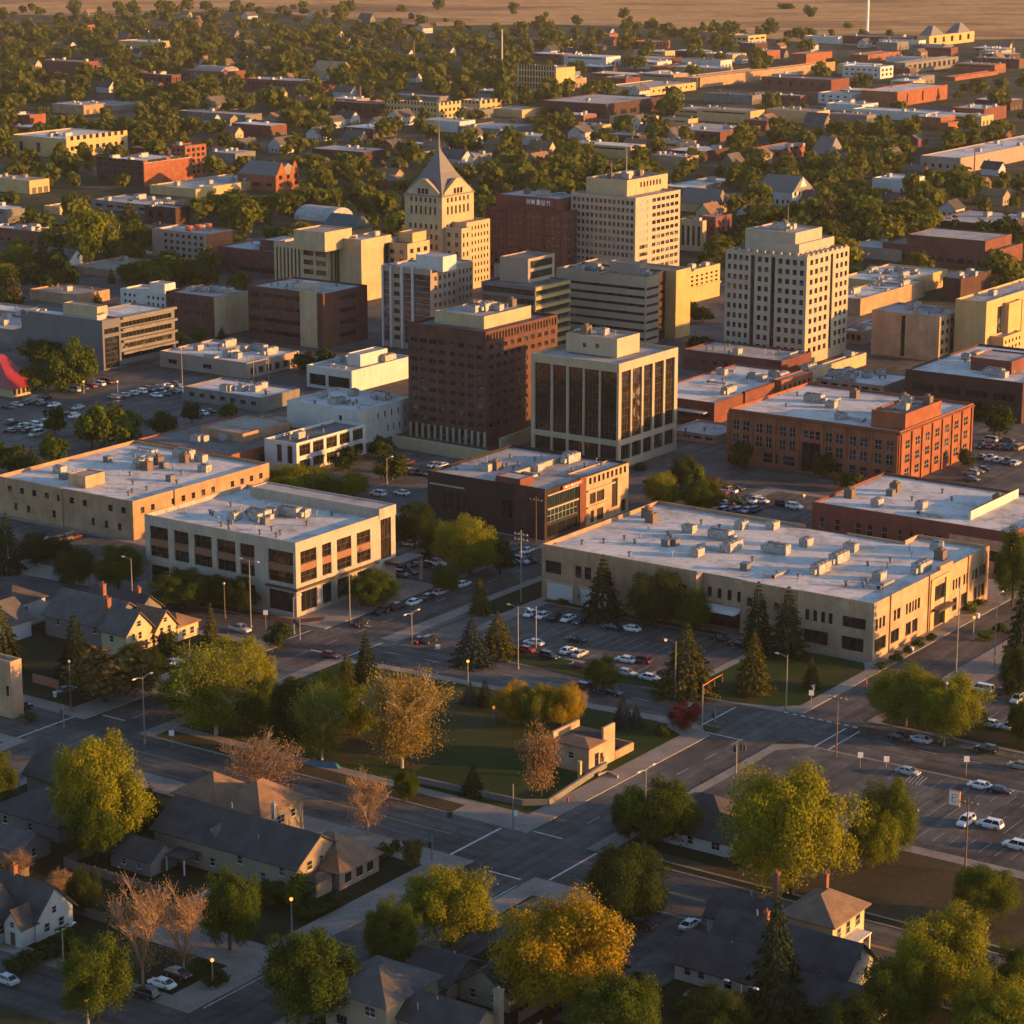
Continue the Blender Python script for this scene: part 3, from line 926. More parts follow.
for q in (.04, .26):
    g = MB()
    for k in range(5): g.box(.10, .20, Lv - (q + .17) * 41, Lv - q * 41, .2 + k * .78, .2 + k * .78 + .74)
    b.part('garage_door', g, M_garage)
    b.box('door_frame', .02, .249, Lv - (q + .185) * 41, Lv - (q - .015) * 41, 4.1, 4.6, W_stone)
b.box('parapet_step', Lu * .55, Lu * .66, -.1, .9, hh, hh + .9, W_tan2)
b.units([('b', .55, .25), ('a', .35, .5), ('r', .75, .3), ('v', .2, .7), ('v', .6, .75), ('p', .8, .8), ('a', .88, .55), ('v', .5, .9), ('h', .28, .3)], A)
b.units([('b', .35, .3), ('b', .55, .35), ('a', .75, .5), ('v', .2, .4), ('p', .85, .7), ('h', .2, .7)], B1)
b.units([('b', .5, .5), ('v', .3, .6), ('a', .7, .3), ('c', .15, .4)], C1)
b.units([('b', .45, .1), ('b', .6, .28), ('a', .28, .2), ('c', .38, .42), ('a', .62, .5), ('r', .75, .88), ('r', .68, .80), ('v', .3, .62), ('c', .35, .45), ('v', .48, .52), ('a', .82, .3), ('v', .15, .85), ('p', .2, .3), ('a', .9, .15), ('p', .55, .72), ('v', .1, .5), ('h', .4, .2)], D)
b.scatter(10, 43, D, 'vpppvc'); b.scatter(6, 44, A, 'vppp'); b.scatter(5, 45, B1, 'vpp'); b.done()

# black-fronted restaurant
b = Bld('restaurant', 'the black-fronted restaurant', 'black-panelled two-storey restaurant with green glass corner and divided grey roof', 545.5, 541, 428, 627, 490, W_black, par=.8, roof=R_grey)
m = b.main; Lu, Lv = b.Lu, b.Lv
m.frac('R', [(.02, .38)], 8.2, 11.2, 'strip_green'); m.frac('R', [(.02, .38)], 4.4, 7.7, 'curtain'); m.frac('R', [(.02, .38)], .5, 3.6, 'shop')
b.box('trim', .02 * Lu, .39 * Lu, -.25, -.003, 7.72, 8.1, W_cream); b.box('trim', .02 * Lu, .39 * Lu, -.25, -.003, 11.3, 11.6, W_cream)
b.box('brick_pier', .395 * Lu, .47 * Lu, -.4, -.003, 0, 13.2, W_red)
T2 = Block(b, .475 * Lu, Lu + .1, -.3, 6, 0, b.h - .2, W_tan2, R_grey, .4, 'front_wall')
T2.grid('R', 9, 1, .55, .75, 10.3, 12.6, 'plain'); T2.frac('R', [(.08, .22), (.24, .42)], 5.4, 8.2, 'shop'); T2.frac('R', [(.6, .74)], 2.5, 10, 'shop'); T2.frac('R', [(.1, .18), (.25, .4), (.82, .94)], .4, 3.6, 'shop')
b.box('fascia', .48 * Lu, .82 * Lu, -.8, -.31, 8.9, 9.3, W_cream); b.box('fascia', .48 * Lu, .75 * Lu, -.8, -.31, 4.5, 4.9, W_cream)
s = b.box('signboard', .18 * Lu, .42 * Lu, -.62, -.42, 11.9, 12.8, M_sign_red)
sign_marks(s, .20 * Lu, 12.1, .2 * Lu, .5, 8, -.622, M_sign_white, 4)
m.frac('L', [(.14, .22), (.26, .36)], 3.5, 8.4, 'shop'); m.frac('L', [(.64, .76)], 4.2, 8.8, 'shop'); m.frac('L', [(.86, .95)], 4, 8.5, 'plain')
b.box('trim', -.2, -.003, Lv * .68, Lv * .98, 9.8, 10.2, F_metal)
Block(b, -.35, .003, 0, Lv * .26, 0, b.h + .25, W_darkbrown, R_grey, .1, 'pier')
b.box('roof_divider', 1.2, Lu - 1, Lv * .44, Lv * .44 + .5, b.h - .8, b.h + .5, W_cream)
Block(b, .4, 6.5, Lv * .22, Lv * .42, b.h - .8, b.h + 1.5, W_red, R_grey, .2, 'roof_screen')
b.units([('b', .85, .38), ('a', .3, .72), ('r', .36, .68), ('c', .42, .75), ('h', .35, .4), ('v', .6, .2), ('v', .7, .8), ('a', .5, .42), ('v', .2, .9), ('v', .55, .62), ('p', .9, .2), ('p', .8, .6), ('a', .92, .44)])
b.scatter(10, 46, None, 'vpppv'); b.done()

# bank tower of dark glass bays
b = Bld('bank_tower', 'the dark-glass bank tower', 'square cream bank tower with tall dark bronze glass bays and set-back penthouse', 618, 470, 531, 676.5, 364, W_cream, par=1.0, roof=R_grey)
m = b.main; k = b.h / 30.1
bl = [(.04, .225), (.248, .405), (.43, .592), (.61, .775), (.792, .975)]
br = [(.045, .20), (.225, .385), (.415, .565), (.60, .755), (.785, .945)]
for side, bb in (('L', bl), ('R', br)):
    m.frac(side, bb, 8.2 * k, 27.6 * k, 'tower'); m.frac(side, bb, 2.3 * k, 6.6 * k, 'tower_low')
p = b.top(617, 358, 566, 639.5, 339, W_cream, R_grey, .5)
for z_, x_ in ((2.2, .35), (2.0, .6)): b.box('vent_grille', p.x0 - .06, p.x0 - .003, p.y0 + (p.y1 - p.y0) * x_, p.y0 + (p.y1 - p.y0) * x_ + 1.2, p.z0 + z_, p.z0 + z_ + 1.2, F_dark)
duct = MB(); duct.tube([(b.Lu * .55, b.Lv - 1.6, b.h - 1), (b.Lu * .55, b.Lv - 2.0, b.h + 2.4), (b.Lu * .55, b.Lv - 4.2, b.h + 4.0), (b.Lu * .55, b.Lv - 7, b.h + 4.6)], .9, 8)
b.part('duct', duct, F_metal)
b.done()
b.units([('v', .3, .4), ('a', .5, .5), ('r', .3, .75), ('v', .7, .6), ('r', .45, .8), ('p', .6, .3)], p)

# brown brick tower
b = Bld('apartment_tower', 'the brown brick tower', 'brown brick mid-rise tower with cream penthouse and white ground-floor columns', 486, 447, 409, 557, 332, W_brown, par=.8, roof=R_dark)
m = b.main
for z_, nf in ((4.2, 9),):
    m.grid('L', 4, nf, .72, .46, 4.4, b.h - 3.6, 'apartment', .02, .5); m.grid('L', 4, nf, .62, .46, 4.4, b.h - 3.6, 'apartment', .52, .98)
    m.grid('R', 10, nf, .55, .46, 4.4, b.h - 3.6, 'apartment', .03, .98)
m.grid('R', 24, 1, .55, .8, b.h - 3.3, b.h - .6, 'plain', .01, .99)
b.box('cornice', -.3, -.003, -.3, b.Lv, b.h - .5, b.h + .12, W_brown)
m.grid('L', 12, 1, .72, .9, .3, 4.2, 'plain', .01, .99)
for i in range(13): b.box('column', -.5, -.003, b.Lv * (.01 + .08 * i) - .35, b.Lv * (.01 + .08 * i) + .35, 0, 4.3, W_white)
p = b.top(484, 329.5, 434.5, 531, 316.5, W_stone, R_grey, .5)
b.done()
b.units([('b', .5, .4), ('a', .3, .5), ('a', .65, .55), ('r', .45, .65), ('v', .8, .3), ('h', .5, .55), ('r', .9, .3), ('a', .55, .25)], p)

# white apartment tower
b = Bld('apartment_tower', 'the white apartment tower', 'tall cream apartment tower with regular square windows and stepped penthouse', 804, 366, 723.5, 846, 257, W_white, par=.9, roof=R_grey)
m = b.main
b.dark = [(.315, .365), (.565, .615)]
for a, c, n in ((.015, .30, 4), (.385, .55, 2), (.635, .985, 4)): m.grid('L', n, 10, .56, .54, 3.0, b.h - .8, 'plain', a, c)
for a, c in b.dark: m.frac('L', [(a, c)], 3.4, b.h - .1 - .9, 'tall')
for a, c, n in ((.05, .52, 4), (.66, .98, 3)): m.grid('R', n, 10, .56, .54, 3.0, b.h - .8, 'plain', a, c)
m.frac('R', [(.555, .615)], 3.4, b.h - 1, 'tall')
p2 = b.top(799, 255, 752, 834, 244.5, W_white, R_grey, .4)
p = b.top(795, 254.3, 745, 821.5, 233, W_white, R_grey, .5)
for i in range(10): b.box('parapet_pier', -.15, .5, b.Lv * i / 10 + .3, b.Lv * i / 10 + 1.5, b.h, b.h + .8, W_white)
for i in range(9): b.box('parapet_pier', b.Lu * i / 9 + .3, b.Lu * i / 9 + 1.5, -.15, .5, b.h, b.h + .8, W_white)
b.done()
b.units([('b', .4, .5), ('a', .6, .4), ('h', .5, .6), ('v', .2, .3), ('r', .7, .6), ('p', .3, .7)], p)
b.part('antenna', MB().tube([(0, 0, 0), (0, 0, 9)], [.15, .05], 5), F_metal, None, (p.x0 + 9, p.y0 + 8, p.z1 - .5))
x0_, y0_ = b.Lu * .25, -.0

# white office tower behind
b = Bld('office_tower', 'the white office tower', 'tall pale stone office tower with close rows of windows and a blank penthouse', 634.6, 286, 570.5, 679, 198, W_white, par=.8, roof=R_grey)
m = b.main
m.grid('L', 14, 11, .62, .56, 1.5, b.h - .9, 'plain', .02, .98)
m.grid('R', 1, 11, .95, .5, 1.5, b.h - .9, 'strip_blue', .09, .28); m.grid('R', 6, 11, .78, .5, 1.5, b.h - .9, 'plain', .36, .97)
p = b.top(627, 196.5, 586, 667.5, 180.5, W_stone, R_dark, .6)
p.grid('R', 7, 1, .5, .5, p.z0 + 1.4, p.z1 - .8, 'plain', .3, .85)
b.done()
b.units([('b', .5, .5), ('a', .3, .3), ('h', .6, .6), ('r', .7, .4), ('v', .8, .8), ('p', .4, .7), ('r', .2, .6), ('a', .8, .5)], p)
b.part('antenna', MB().tube([(0, 0, 0), (0, 0, 13)], [.25, .08], 5), F_metal, None, (p.x0 + 12, p.y0 + 8, p.z1 - .6))
b.part('antenna', MB().tube([(0, 0, 0), (0, 0, 7)], [.15, .05], 5), F_metal, None, (p.x0 + 10, p.y0 + 14, p.z1 - .6))

# dark red tower with the roof sign
b = Bld('office_tower', 'the dark red sign tower', 'dark red brick tower with a long lettered sign under its roof', 563, 283, 487, 586, 212, W_maroon, par=.7, roof=R_dark)
m = b.main
for i in range(4): m.grid('L', 3, 9, .68, .62, 2, b.h - 1.5, 'flat', .02 + i * .245, .235 + i * .245)
m.grid('R', 6, 9, .6, .55, 2, b.h - 1.5, 'flat')
for i in range(5): b.box('pilaster', -.6, -.003, b.Lv * (.245 * i) + .0, b.Lv * (.245 * i) + .9, 0, b.h - .2, W_maroon)
p = b.top(558, 212, 495.5, 584, 199, W_red, R_grey, .4)
b.done()
T = p.T('L')
s = b.part('signboard', MB().box(p.x0 - .3, p.x0 - .003, p.y0 + 2, p.y0 + 16, p.z0 + 1.6, p.z1 - .6), M_maroon if False else plain('sign_plum', (.10, .03, .04), .5))
sg = sign_marks(s, 0, 0, 12.5, 2.2, 10, 0, M_sign_white, 9); sg.rotation_euler = (0, 0, -math.pi / 2); sg.location = (p.x0 - .31, p.y0 + 15.4, p.z0 + 2.2)
b.units([('b', .4, .4), ('h', .7, .3), ('r', .5, .7)], p)

# stone tower with the pyramid roof and spire
b = Bld('tower', 'the pyramid-roofed stone tower', 'golden stone tower with steep grey pyramid roof, gables and a needle spire', 442.5, 291, 405.5, 474, 197, W_stone, par=.3, roof=R_dark)
m = b.main; hh = b.h; Lu, Lv = b.Lu, b.Lv
for S_ in ('L', 'R'):
    m.grid(S_, 6, 1, .42, .66, hh - 8.6, hh - 3.6, 'sash', .12, .88); m.grid(S_, 6, 1, .42, .6, hh - 3.4, hh - .4, 'sash', .12, .88); m.grid(S_, 6, 6, .4, .5, 3, hh - 10.5, 'plain', .08, .92)
g = MB()
for fl in (0, 1):
    L_ = Lv if fl else Lu
    pts = [(.08, 0), (.92, 0), (.92, 1.5), (.56, 6.6), (.44, 6.6), (.08, 1.5)]
    f = [((-.15, L_ * a, hh + z) if fl else (L_ * a, -.15, hh + z)) for a, z in pts]
    r = [((1.6, L_ * a, hh + z) if fl else (L_ * a, 1.6, hh + z)) for a, z in pts]
    g.hull8(f, r)
b.part('gable', g, W_stone)
gw = MB()
for fl in (0, 1):
    L_ = Lv if fl else Lu
    for a in (.36, .46, .56):
        if fl: gw.box(-.22, -.16, L_ * a, L_ * (a + .07), hh + .6, hh + 2.8)
        else: gw.box(L_ * a, L_ * (a + .07), -.22, -.16, hh + .6, hh + 2.8)
b.part('window', gw, G_dark)
ap = (Lu * .5, Lv * .5)
zt = height_at(W(0, 0)[1] if False else (b.C[1] + UX[1] * Lu / 2 + VX[1] * Lv / 2), 149)
py = MB()
e = .5
base = [(-e, -e, hh - .2), (Lu + e, -e, hh - .2), (Lu + e, Lv + e, hh - .2), (-e, Lv + e, hh - .2)]
mid_ = [(ap[0] + (x - ap[0]) * .45, ap[1] + (y - ap[1]) * .45, hh + (zt - hh) * .50) for x, y, z in base]
tip = [(ap[0] + (x - ap[0]) * .035, ap[1] + (y - ap[1]) * .035, zt) for x, y, z in base]
py.hull8(base, mid_); py.hull8(mid_, tip)
rf = b.part('pyramid_roof', py, M_slate)
zs_ = height_at(b.C[1] + UX[1] * Lu / 2 + VX[1] * Lv / 2, 121)
link('spire', MB().tube([(ap[0], ap[1], zt - .5), (ap[0], ap[1], zt + (zs_ - zt) * .4), (ap[0], ap[1], zs_)], [.75, .4, .1], 6).mesh('spire', M_slate), rf)
x_, y_ = b.local(457, 297, 0)
lw = Block(b, 7, Lu + 1.5, -7, Lv * .35, 0, hh - 10.5, W_stone, R_tan, .6, 'wall')
lw.grid('R', 7, 8, .4, .5, 2, lw.z1 - 1.2, 'plain'); lw.grid('L', 3, 8, .4, .5, 2, lw.z1 - 1.2, 'plain')
lw2 = Block(b, 1.5, 7, -8.5, 4, 0, hh - 12.2, W_stone, R_tan, .6, 'wall')
lw2.grid('R', 2, 6, .4, .5, 2, lw2.z1 - 1.2, 'plain'); lw2.grid('L', 3, 6, .4, .5, 2, lw2.z1 - 1.2, 'plain')
b.done()

# striped glass-and-stone office
b = Bld('office_building', 'the striped stone-and-glass office', 'grey stone office with tall dark vertical glass stripes and white roof edge', 431, 352, 383, 458, 270, W_mauve, par=.6, roof=R_grey, coping=W_white2)
m = b.main
m.frac('L', [(.03, .14), (.45, .60), (.66, .99)], 2, b.h - 2.0, 'strip_blue'); m.grid('L', 1, 8, .6, .5, 2, b.h - 2, 'plain', .2, .40)
m.grid('R', 5, 8, .5, .5, 2, b.h - 2, 'office', .1, .95)
for f in (.0, .17, .40, .62): b.box('fin', -.5, -.003, b.Lv * (1 - f) - .7, b.Lv * (1 - f), 0, b.h, W_white2)
w2 = Block(b, b.Lu + .01, b.Lu + 12, 2, b.Lv, 0, b.h - .2, W_mauve, R_grey, .5, 'wall')
w2.frac('R', [(.03, .2)], 2, b.h - 2, 'strip_blue'); w2.grid('R', 4, 8, .5, .5, 2, b.h - 2, 'office', .25, .98)
p = b.top(443, 272, 416, 456.5, 257, W_white2, R_grey, .3)
b.scatter(6, 3); b.done()

# glass office with yellow bands
b = Bld('office_building', 'the yellow-banded glass office', 'glass office with yellow bands on its sunny side and stepped top', 535, 359, 481.5, 570, 287, W_greyblue, par=.5, roof=R_dark)
m = b.main
m.grid('L', 1, 7, .97, .62, 1.5, b.h - .8, 'strip_green', .01, .99); m.grid('R', 1, 7, .97, .55, 1.5, b.h - .8, 'strip_green', .02, .98)
for j in range(7):
    z_ = 1.5 + (b.h - 2.3) / 7 * j
    b.box('spandrel_band', .3, b.Lu, -.12, -.003, z_ + (b.h - 2.3) / 7 * .78, z_ + (b.h - 2.3) / 7 * 1.12, W_yellow)
p = b.top(528, 284, 500, 554.5, 259, W_mauve, R_dark, .4)
p.grid('R', 1, 2, .9, .7, p.z0 + .8, p.z1 - .6, 'strip_green')
p1 = b.top(516, 280, 494, 526, 266, W_mauve, R_dark, .4)
b.scatter(5, 8); b.done()

# striped beige office
b = Bld('office_building', 'the beige office with ribbon windows', 'long beige office with dark ribbon windows and a blank golden end wall', 645.5, 346, 556, 658.5, 277, W_cream, par=.7, roof=R_dark)
m = b.main
m.grid('L', 1, 7, .99, .34, .5, b.h - 3.2, 'strip', .005, .99); m.grid('R', 1, 7, .96, .34, .5, b.h - 3.2, 'strip', .02, .98)
w2 = Block(b, b.Lu + .01, b.Lu + 9, 3.0, b.Lv, 0, b.h - .2, W_darkbrown, R_dark, .5, 'wall')
w2.grid('R', 1, 7, .9, .4, .5, b.h - 3.2, 'strip')
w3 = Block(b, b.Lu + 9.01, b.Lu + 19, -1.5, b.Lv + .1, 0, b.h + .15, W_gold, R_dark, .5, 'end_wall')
p = b.top(640, 276, 609, 647, 264, W_mauve, R_tan, .3)
b.scatter(8, 5); b.done()

# orange brick mill
b = Bld('warehouse', 'the orange brick mill', 'three-storey orange brick mill with white flat roof and brick roof house', 898, 487, 728, 971, 431.5, W_orange, par=.8)
m = b.main
gr = [(.025, .065), (.085, .125), (.165, .205), (.225, .26), (.305, .345), (.365, .40), (.575, .615), (.635, .68), (.715, .755), (.775, .82), (.86, .90), (.925, .965)]
for za, zb in ((9.6, 12.4), (5.6, 8.6)): m.frac('L', gr, za, zb, 'double_white')
m.frac('L', [(.21, .30), (.33, .40), (.575, .615), (.635, .68), (.715, .755), (.775, .82), (.86, .9), (.925, .965)], 1.4, 4.2, 'sash_white')
m.frac('L', [(.445, .475), (.48, .51), (.515, .545)], 9.8, 12.2, 'sash_white'); m.frac('L', [(.44, .55)], .5, 8.8, 'shop')
m.grid('R', 7, 3, .42, .62, 1, 12.8, 'double_white', .04, .97)
for i in range(8): b.box('pilaster', b.Lu * (.02 + .137 * i) - .35, b.Lu * (.02 + .137 * i) + .35, -.4, -.003, 0, b.h - 1.0, W_orange)
for f in (.0, .14, .28, .42, .56, .695, .84, .985): b.box('pilaster', -.4, -.003, b.Lv * (1 - f) - .4, b.Lv * (1 - f) + .4, 0, b.h - 1.2, W_orange)
b.box('cornice', -.5, -.004, -.5, b.Lv, b.h - .9, b.h - .45, W_red); b.box('cornice', 0, b.Lu, -.5, -.004, b.h - .9, b.h - .45, W_red)
p = b.top(905, 431, 871, 941, 414, W_orange, R_dark, .5)
b.units([('b', .55, .75), ('a', .45, .6), ('h', .6, .65), ('r', .8, .62), ('r', .86, .35), ('v', .3, .8), ('h', .2, .35), ('a', .18, .42), ('v', .65, .9), ('v', .4, .3), ('p', .3, .5)])
b.units([('a', .3, .4), ('v', .6, .5), ('a', .7, .7), ('r', .8, .2)], p); b.done()

# low red brick block with white roof, right
b = Bld('warehouse', 'the low red brick block', 'low red brick block with plain white roof and a tan end', 1010, 578, 811, 1075, 533, W_red, par=.7)
m = b.main
m.frac('L', [(.04, .065), (.12, .145), (.225, .255), (.285, .315), (.36, .39), (.44, .465), (.5, .52), (.57, .59), (.63, .66)], 4.6, 7.6, 'sash_white')
Block(b, -.45, 6, -.1, b.Lv * .30, 0, b.h * .78, W_tan2, R_white, .2, 'wall').frac('L', [(.1, .25), (.3, .38), (.62, .8)], 3.4, 6, 'shop')
Block(b, 8, b.Lu - 3, b.Lv * .27, b.Lv * .27 + .6, b.h - .7, b.h + 1.6, W_white2, R_white, .1, 'roof_wall')
b.units([('r', .3, .92), ('c', .5, .78), ('r', .62, .80), ('a', .3, .55), ('h', .15, .45), ('v', .6, .5), ('p', .3, .3), ('a', .2, .74), ('r', .7, .3), ('v', .45, .65), ('v', .75, .6)])
b.done()

# ================================================================ middle distance
def mid(name, nick, label, cx, cy, xl, xr, yt, wall, roof=None, L=None, R=None, un=6, par=.6, done=True, cat='building', group=None, seed=None):
    b = Bld(name, nick, label, cx, cy, xl, xr, yt, wall, roof, par, cat, group)
    if L: b.main.grid('L', *L)
    if R: b.main.grid('R', *R)
    if un: b.scatter(un, seed if seed is not None else int(cx * 7 + cy))
    if done: b.done()
    return b
b = Bld('office_building', 'the brown flat office', 'wide dark brown flat-roofed office at the right edge with brick roof house', 1021, 424, 904, 1090, 383, W_darkbrown, R_white, .7)
b.main.grid('L', 4, 1, .8, .5, 5, 9.5, 'shop'); b.main.grid('L', 5, 1, .5, .5, .5, 4, 'plain')
Block(b, b.Lu * .25, b.Lu * .55, b.Lv * .25, b.Lv * .6, b.h - .6, b.h + 3.4, W_red, R_grey, .4, 'roof_house'); b.scatter(12, 11); b.done()
def extra_top(b, *a, **k):
    q = b.top(*a, **k); return q
b = Bld('office_building', None, 'tan four-storey block with blank shaded wall beside the golden slab', 938, 362, 870.5, 963.5, 317, W_tan2, R_grey, .6)
b.main.frac('L', [(.44, .50)], 0.5, b.h - .8, 'tall'); b.main.grid('R', 5, 4, .5, .5, 1.5, b.h - 1, 'plain'); b.scatter(6, 2); b.done(); landmark('the tan block', *b.C)
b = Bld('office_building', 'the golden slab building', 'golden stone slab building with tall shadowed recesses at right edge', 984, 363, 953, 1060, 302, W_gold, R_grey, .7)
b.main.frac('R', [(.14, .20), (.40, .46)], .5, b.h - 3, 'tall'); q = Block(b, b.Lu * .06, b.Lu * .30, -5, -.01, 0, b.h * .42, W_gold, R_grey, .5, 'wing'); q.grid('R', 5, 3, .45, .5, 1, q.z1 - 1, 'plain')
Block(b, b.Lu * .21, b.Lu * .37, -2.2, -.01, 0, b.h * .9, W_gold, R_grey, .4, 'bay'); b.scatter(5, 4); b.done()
mid('shop_building', 'the low block below the tan block', 'low brown block with pale roof full of vents and garage bays', 883, 402, 816, 913, 386, W_mauve, R_white, (6, 1, .7, .7, .5, 4.6, 'shop'), None, 14)
b = Bld('shop_building', 'the maroon podium', 'maroon brick podium with grey roof at the foot of the white tower', 781, 381, 683, 811, 361, W_maroon, R_grey, .6)
b.main.grid('L', 8, 1, .35, .4, 1.5, 4.5, 'plain'); b.scatter(12, 4); b.done()
mid('warehouse', 'the covered walkway', 'long low shed with pale sloping roof between two flat blocks', 788, 391, 784, 866, 378, W_stone, R_white, None, None, 3)
b = Bld('shop_building', 'the white-roofed brick row', 'row of brick shops with a joined white roof and orange parapets', 714, 425, 640, 807, 403, W_red, R_white, .5)
b.main.grid('L', 6, 1, .7, .5, 1, 4.5, 'shop'); b.scatter(14, 9); q = Block(b, b.Lu * .63, b.Lu * .98, -2.5, 1.0, 0, b.h + 1.2, W_orange, R_grey, .4, 'parapet'); q.grid('R', 6, 1, .4, .5, 3.5, 6.5, 'plain')
Block(b, b.Lu * .30, b.Lu * .62, -.6, .6, 0, b.h + .5, W_red, R_grey, .3, 'parapet'); b.box('awning', -3, -.01, 2, b.Lv * .6, 3.6, 3.9, W_white2); b.done()
mid('shop_building', 'the grey flat shed', 'flat grey-roofed shop between the mill and the bank tower', 716, 445, 668, 745, 436, W_mauve, R_grey, (4, 1, .7, .6, .5, 3, 'shop'), None, 4)
b = Bld('office_building', 'the small gold block', 'small golden office beside the white tower, cornice and punched windows', 688, 304, 676, 719.5, 271, W_gold, R_tan, .6)
b.main.grid('R', 6, 3, .5, .5, 6, b.h - 2, 'plain'); b.box('cornice', 0, b.Lu, -.6, -.003, b.h * .42, b.h * .47, W_gold); b.scatter(6, 5); b.done()
mid('shop_building', 'the cream low block', 'low cream block with littered pale roofs behind the white tower', 898, 300, 838, 947, 283, W_gold, R_white, (5, 1, .6, .5, 1, 4, 'plain'), None, 14)
mid('shop_building', 'the stepped tan block', 'tan low block with roof house lit by the sun, behind the tan slab', 860, 316, 826, 925, 299, W_tan, R_white, None, None, 10)
mid('shop_building', None, 'small flat brick shop with brown posts beside the white tower', 862, 345, 838, 892, 332, W_mauve, R_white, (4, 1, .7, .6, .5, 4, 'shop'), None, 5)
mid('shop_building', 'the dark storage block', 'dark boxy storage block on the roofs behind the golden slab', 960, 302, 942, 990, 279, W_darkbrown, R_grey, None, None, 5)
b = Bld('shop_building', 'the dark red market hall', 'long dark red market hall with white plant on its roof', 990, 270, 882, 1022, 252, W_red, R_dark, .5)
b.main.grid('L', 10, 1, .7, .6, .5, 4, 'shop'); Block(b, 3, b.Lu - 3, 4, b.Lv * .8, b.h - .5, b.h + 4, W_red, R_grey, .4, 'upper_storey'); b.scatter(8, 6); b.done()
# left of the towers
b = Bld('office_building', 'the slate-walled office', 'office with one huge blank slate-grey wall and banded glass wing', 104, 371, 23, 122, 321, W_greyblue, R_white, .7)
b.main.frac('R', [(.1, .9)], 12.2, 14, 'shop'); b.main.frac('R', [(.1, .9)], .5, 11, 'tall')
q = Block(b, b.Lu + .01, b.Lu + 30, 3, b.Lv * .6, 0, b.h - 1.2, W_grey, R_white, .5, 'wing'); q.grid('R', 1, 4, .97, .45, .5, q.z1 - .6, 'strip')
for j in range(4): b.box('balcony', b.Lu + 3, b.Lu + 30, 1.6, 2.99, j * 4 + 3.6, j * 4 + 4.4, W_grey)  # wing and balconies in darkened grey: shade on them put into the colour
Block(b, 4, 9, 6, 22, b.h - .7, b.h + 3.6, W_stone, R_tan, .3, 'penthouse'); b.scatter(9, 3); b.done()
b = Bld('office_building', 'the low white-roofed store', 'low store with broad white roof, roof vents and brown garage bays', 247, 379, 160, 299.5, 363, W_mauve, R_white, .6)
b.main.grid('R', 6, 1, .6, .7, .4, 3.6, 'shop'); b.main.frac('L', [(.1, .2), (.5, .6)], 1.5, 3, 'plain'); b.scatter(16, 5); b.done()
b = Bld('shop_building', 'the green-windowed shop row', 'low grey shop row with green-lit windows and part red roof', 262, 412, 184, 300, 398, W_grey, R_white, .5)
b.main.grid('L', 7, 1, .5, .5, .8, 3.4, 'sash'); b.scatter(10, 6); b.done()
b = Bld('office_building', 'the white two-part block', 'white concrete block with stepped roofs beside the brown tower', 352, 393, 307, 412, 371, W_white2, R_grey, .6)
b.main.frac('L', [(.06, .42), (.48, .95)], 1, 4.6, 'shop'); Block(b, b.Lu * .3, b.Lu * .75, 4, b.Lv * .5, b.h - .6, b.h + 3.4, W_white2, R_grey, .3, 'roof_house'); b.scatter(8, 5); b.done()
b = Bld('warehouse', 'the big white shed', 'plain white two-storey shed with white roof and few narrow windows', 360, 445, 287.5, 410, 411, W_white2, R_white, .7)
b.main.grid('R', 5, 1, .22, .6, 5.5, 8.6, 'sash', .3, .97); b.main.grid('R', 4, 1, .22, .6, 1, 4.2, 'sash', .5, .97); b.main.frac('L', [(.72, .76)], 5.5, 8, 'sash'); b.scatter(14, 15); b.done()
b = Bld('office_building', 'the white-framed showroom', 'white-framed showroom with big dark window bays beside the yellow trees', 297, 474, 265, 366, 443.5, W_white2, R_dark, .8)
b.main.grid('L', 2, 1, .5, .85, 2, 8, 'tall', .3, .95); b.main.grid('R', 5, 1, .8, .8, 4.2, 8.4, 'grid2', .02, .98); b.main.grid('R', 5, 1, .8, .8, .3, 3.8, 'shop', .02, .98); b.scatter(9, 4); b.done()
b = Bld('warehouse', 'the grey flat-roofed sheds', 'wide low shed with dark grey roof and orange brick end', 232, 474, 138, 318, 455, W_orange, R_dark, .4)
b.main.frac('R', [(.3, .85)], .4, 3.2, 'shop'); Block(b, b.Lu * .4, b.Lu * .95, b.Lv * .25, b.Lv * .7, b.h - .4, b.h + 2.2, W_tan, R_tan, .3, 'roof_house'); b.scatter(14, 6); b.done()
mid('shop_building', None, 'low tan shed with grey roof behind the grey flat-roofed sheds', 266, 441, 232, 312, 430, W_tan, R_tan, None, None, 6)
b = Bld('office_building', 'the cream corner block', 'small cream three-storey block joined to the windowless brown one', 168, 315, 121, 190, 294, W_white2, R_grey, .6)
b.main.grid('L', 9, 2, .45, .45, 2, b.h - 1, 'plain', .05, .95, (3, 4)); Block(b, 3, 9, 4, 12, b.h - .6, b.h + 3, W_white2, R_tan, .3, 'roof_house'); b.scatter(5, 8); b.done()
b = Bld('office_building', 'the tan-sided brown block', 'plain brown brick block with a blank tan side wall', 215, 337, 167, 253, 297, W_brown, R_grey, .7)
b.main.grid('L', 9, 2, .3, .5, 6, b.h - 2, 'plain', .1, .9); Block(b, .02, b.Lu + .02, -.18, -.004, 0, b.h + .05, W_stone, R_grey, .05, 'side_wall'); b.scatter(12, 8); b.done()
b = Bld('office_building', 'the maroon banded office', 'maroon brick office with dark window bands and one pale panel', 324, 349, 249, 368, 294, W_brown, R_grey, .7)
b.main.grid('L', 1, 4, .97, .36, 1, b.h - 1, 'strip', .2, .72); b.main.grid('L', 1, 4, .9, .5, 1, b.h - 1, 'strip', .01, .17); b.main.grid('R', 1, 4, .9, .36, 1, b.h - 1, 'strip', .35, .75)
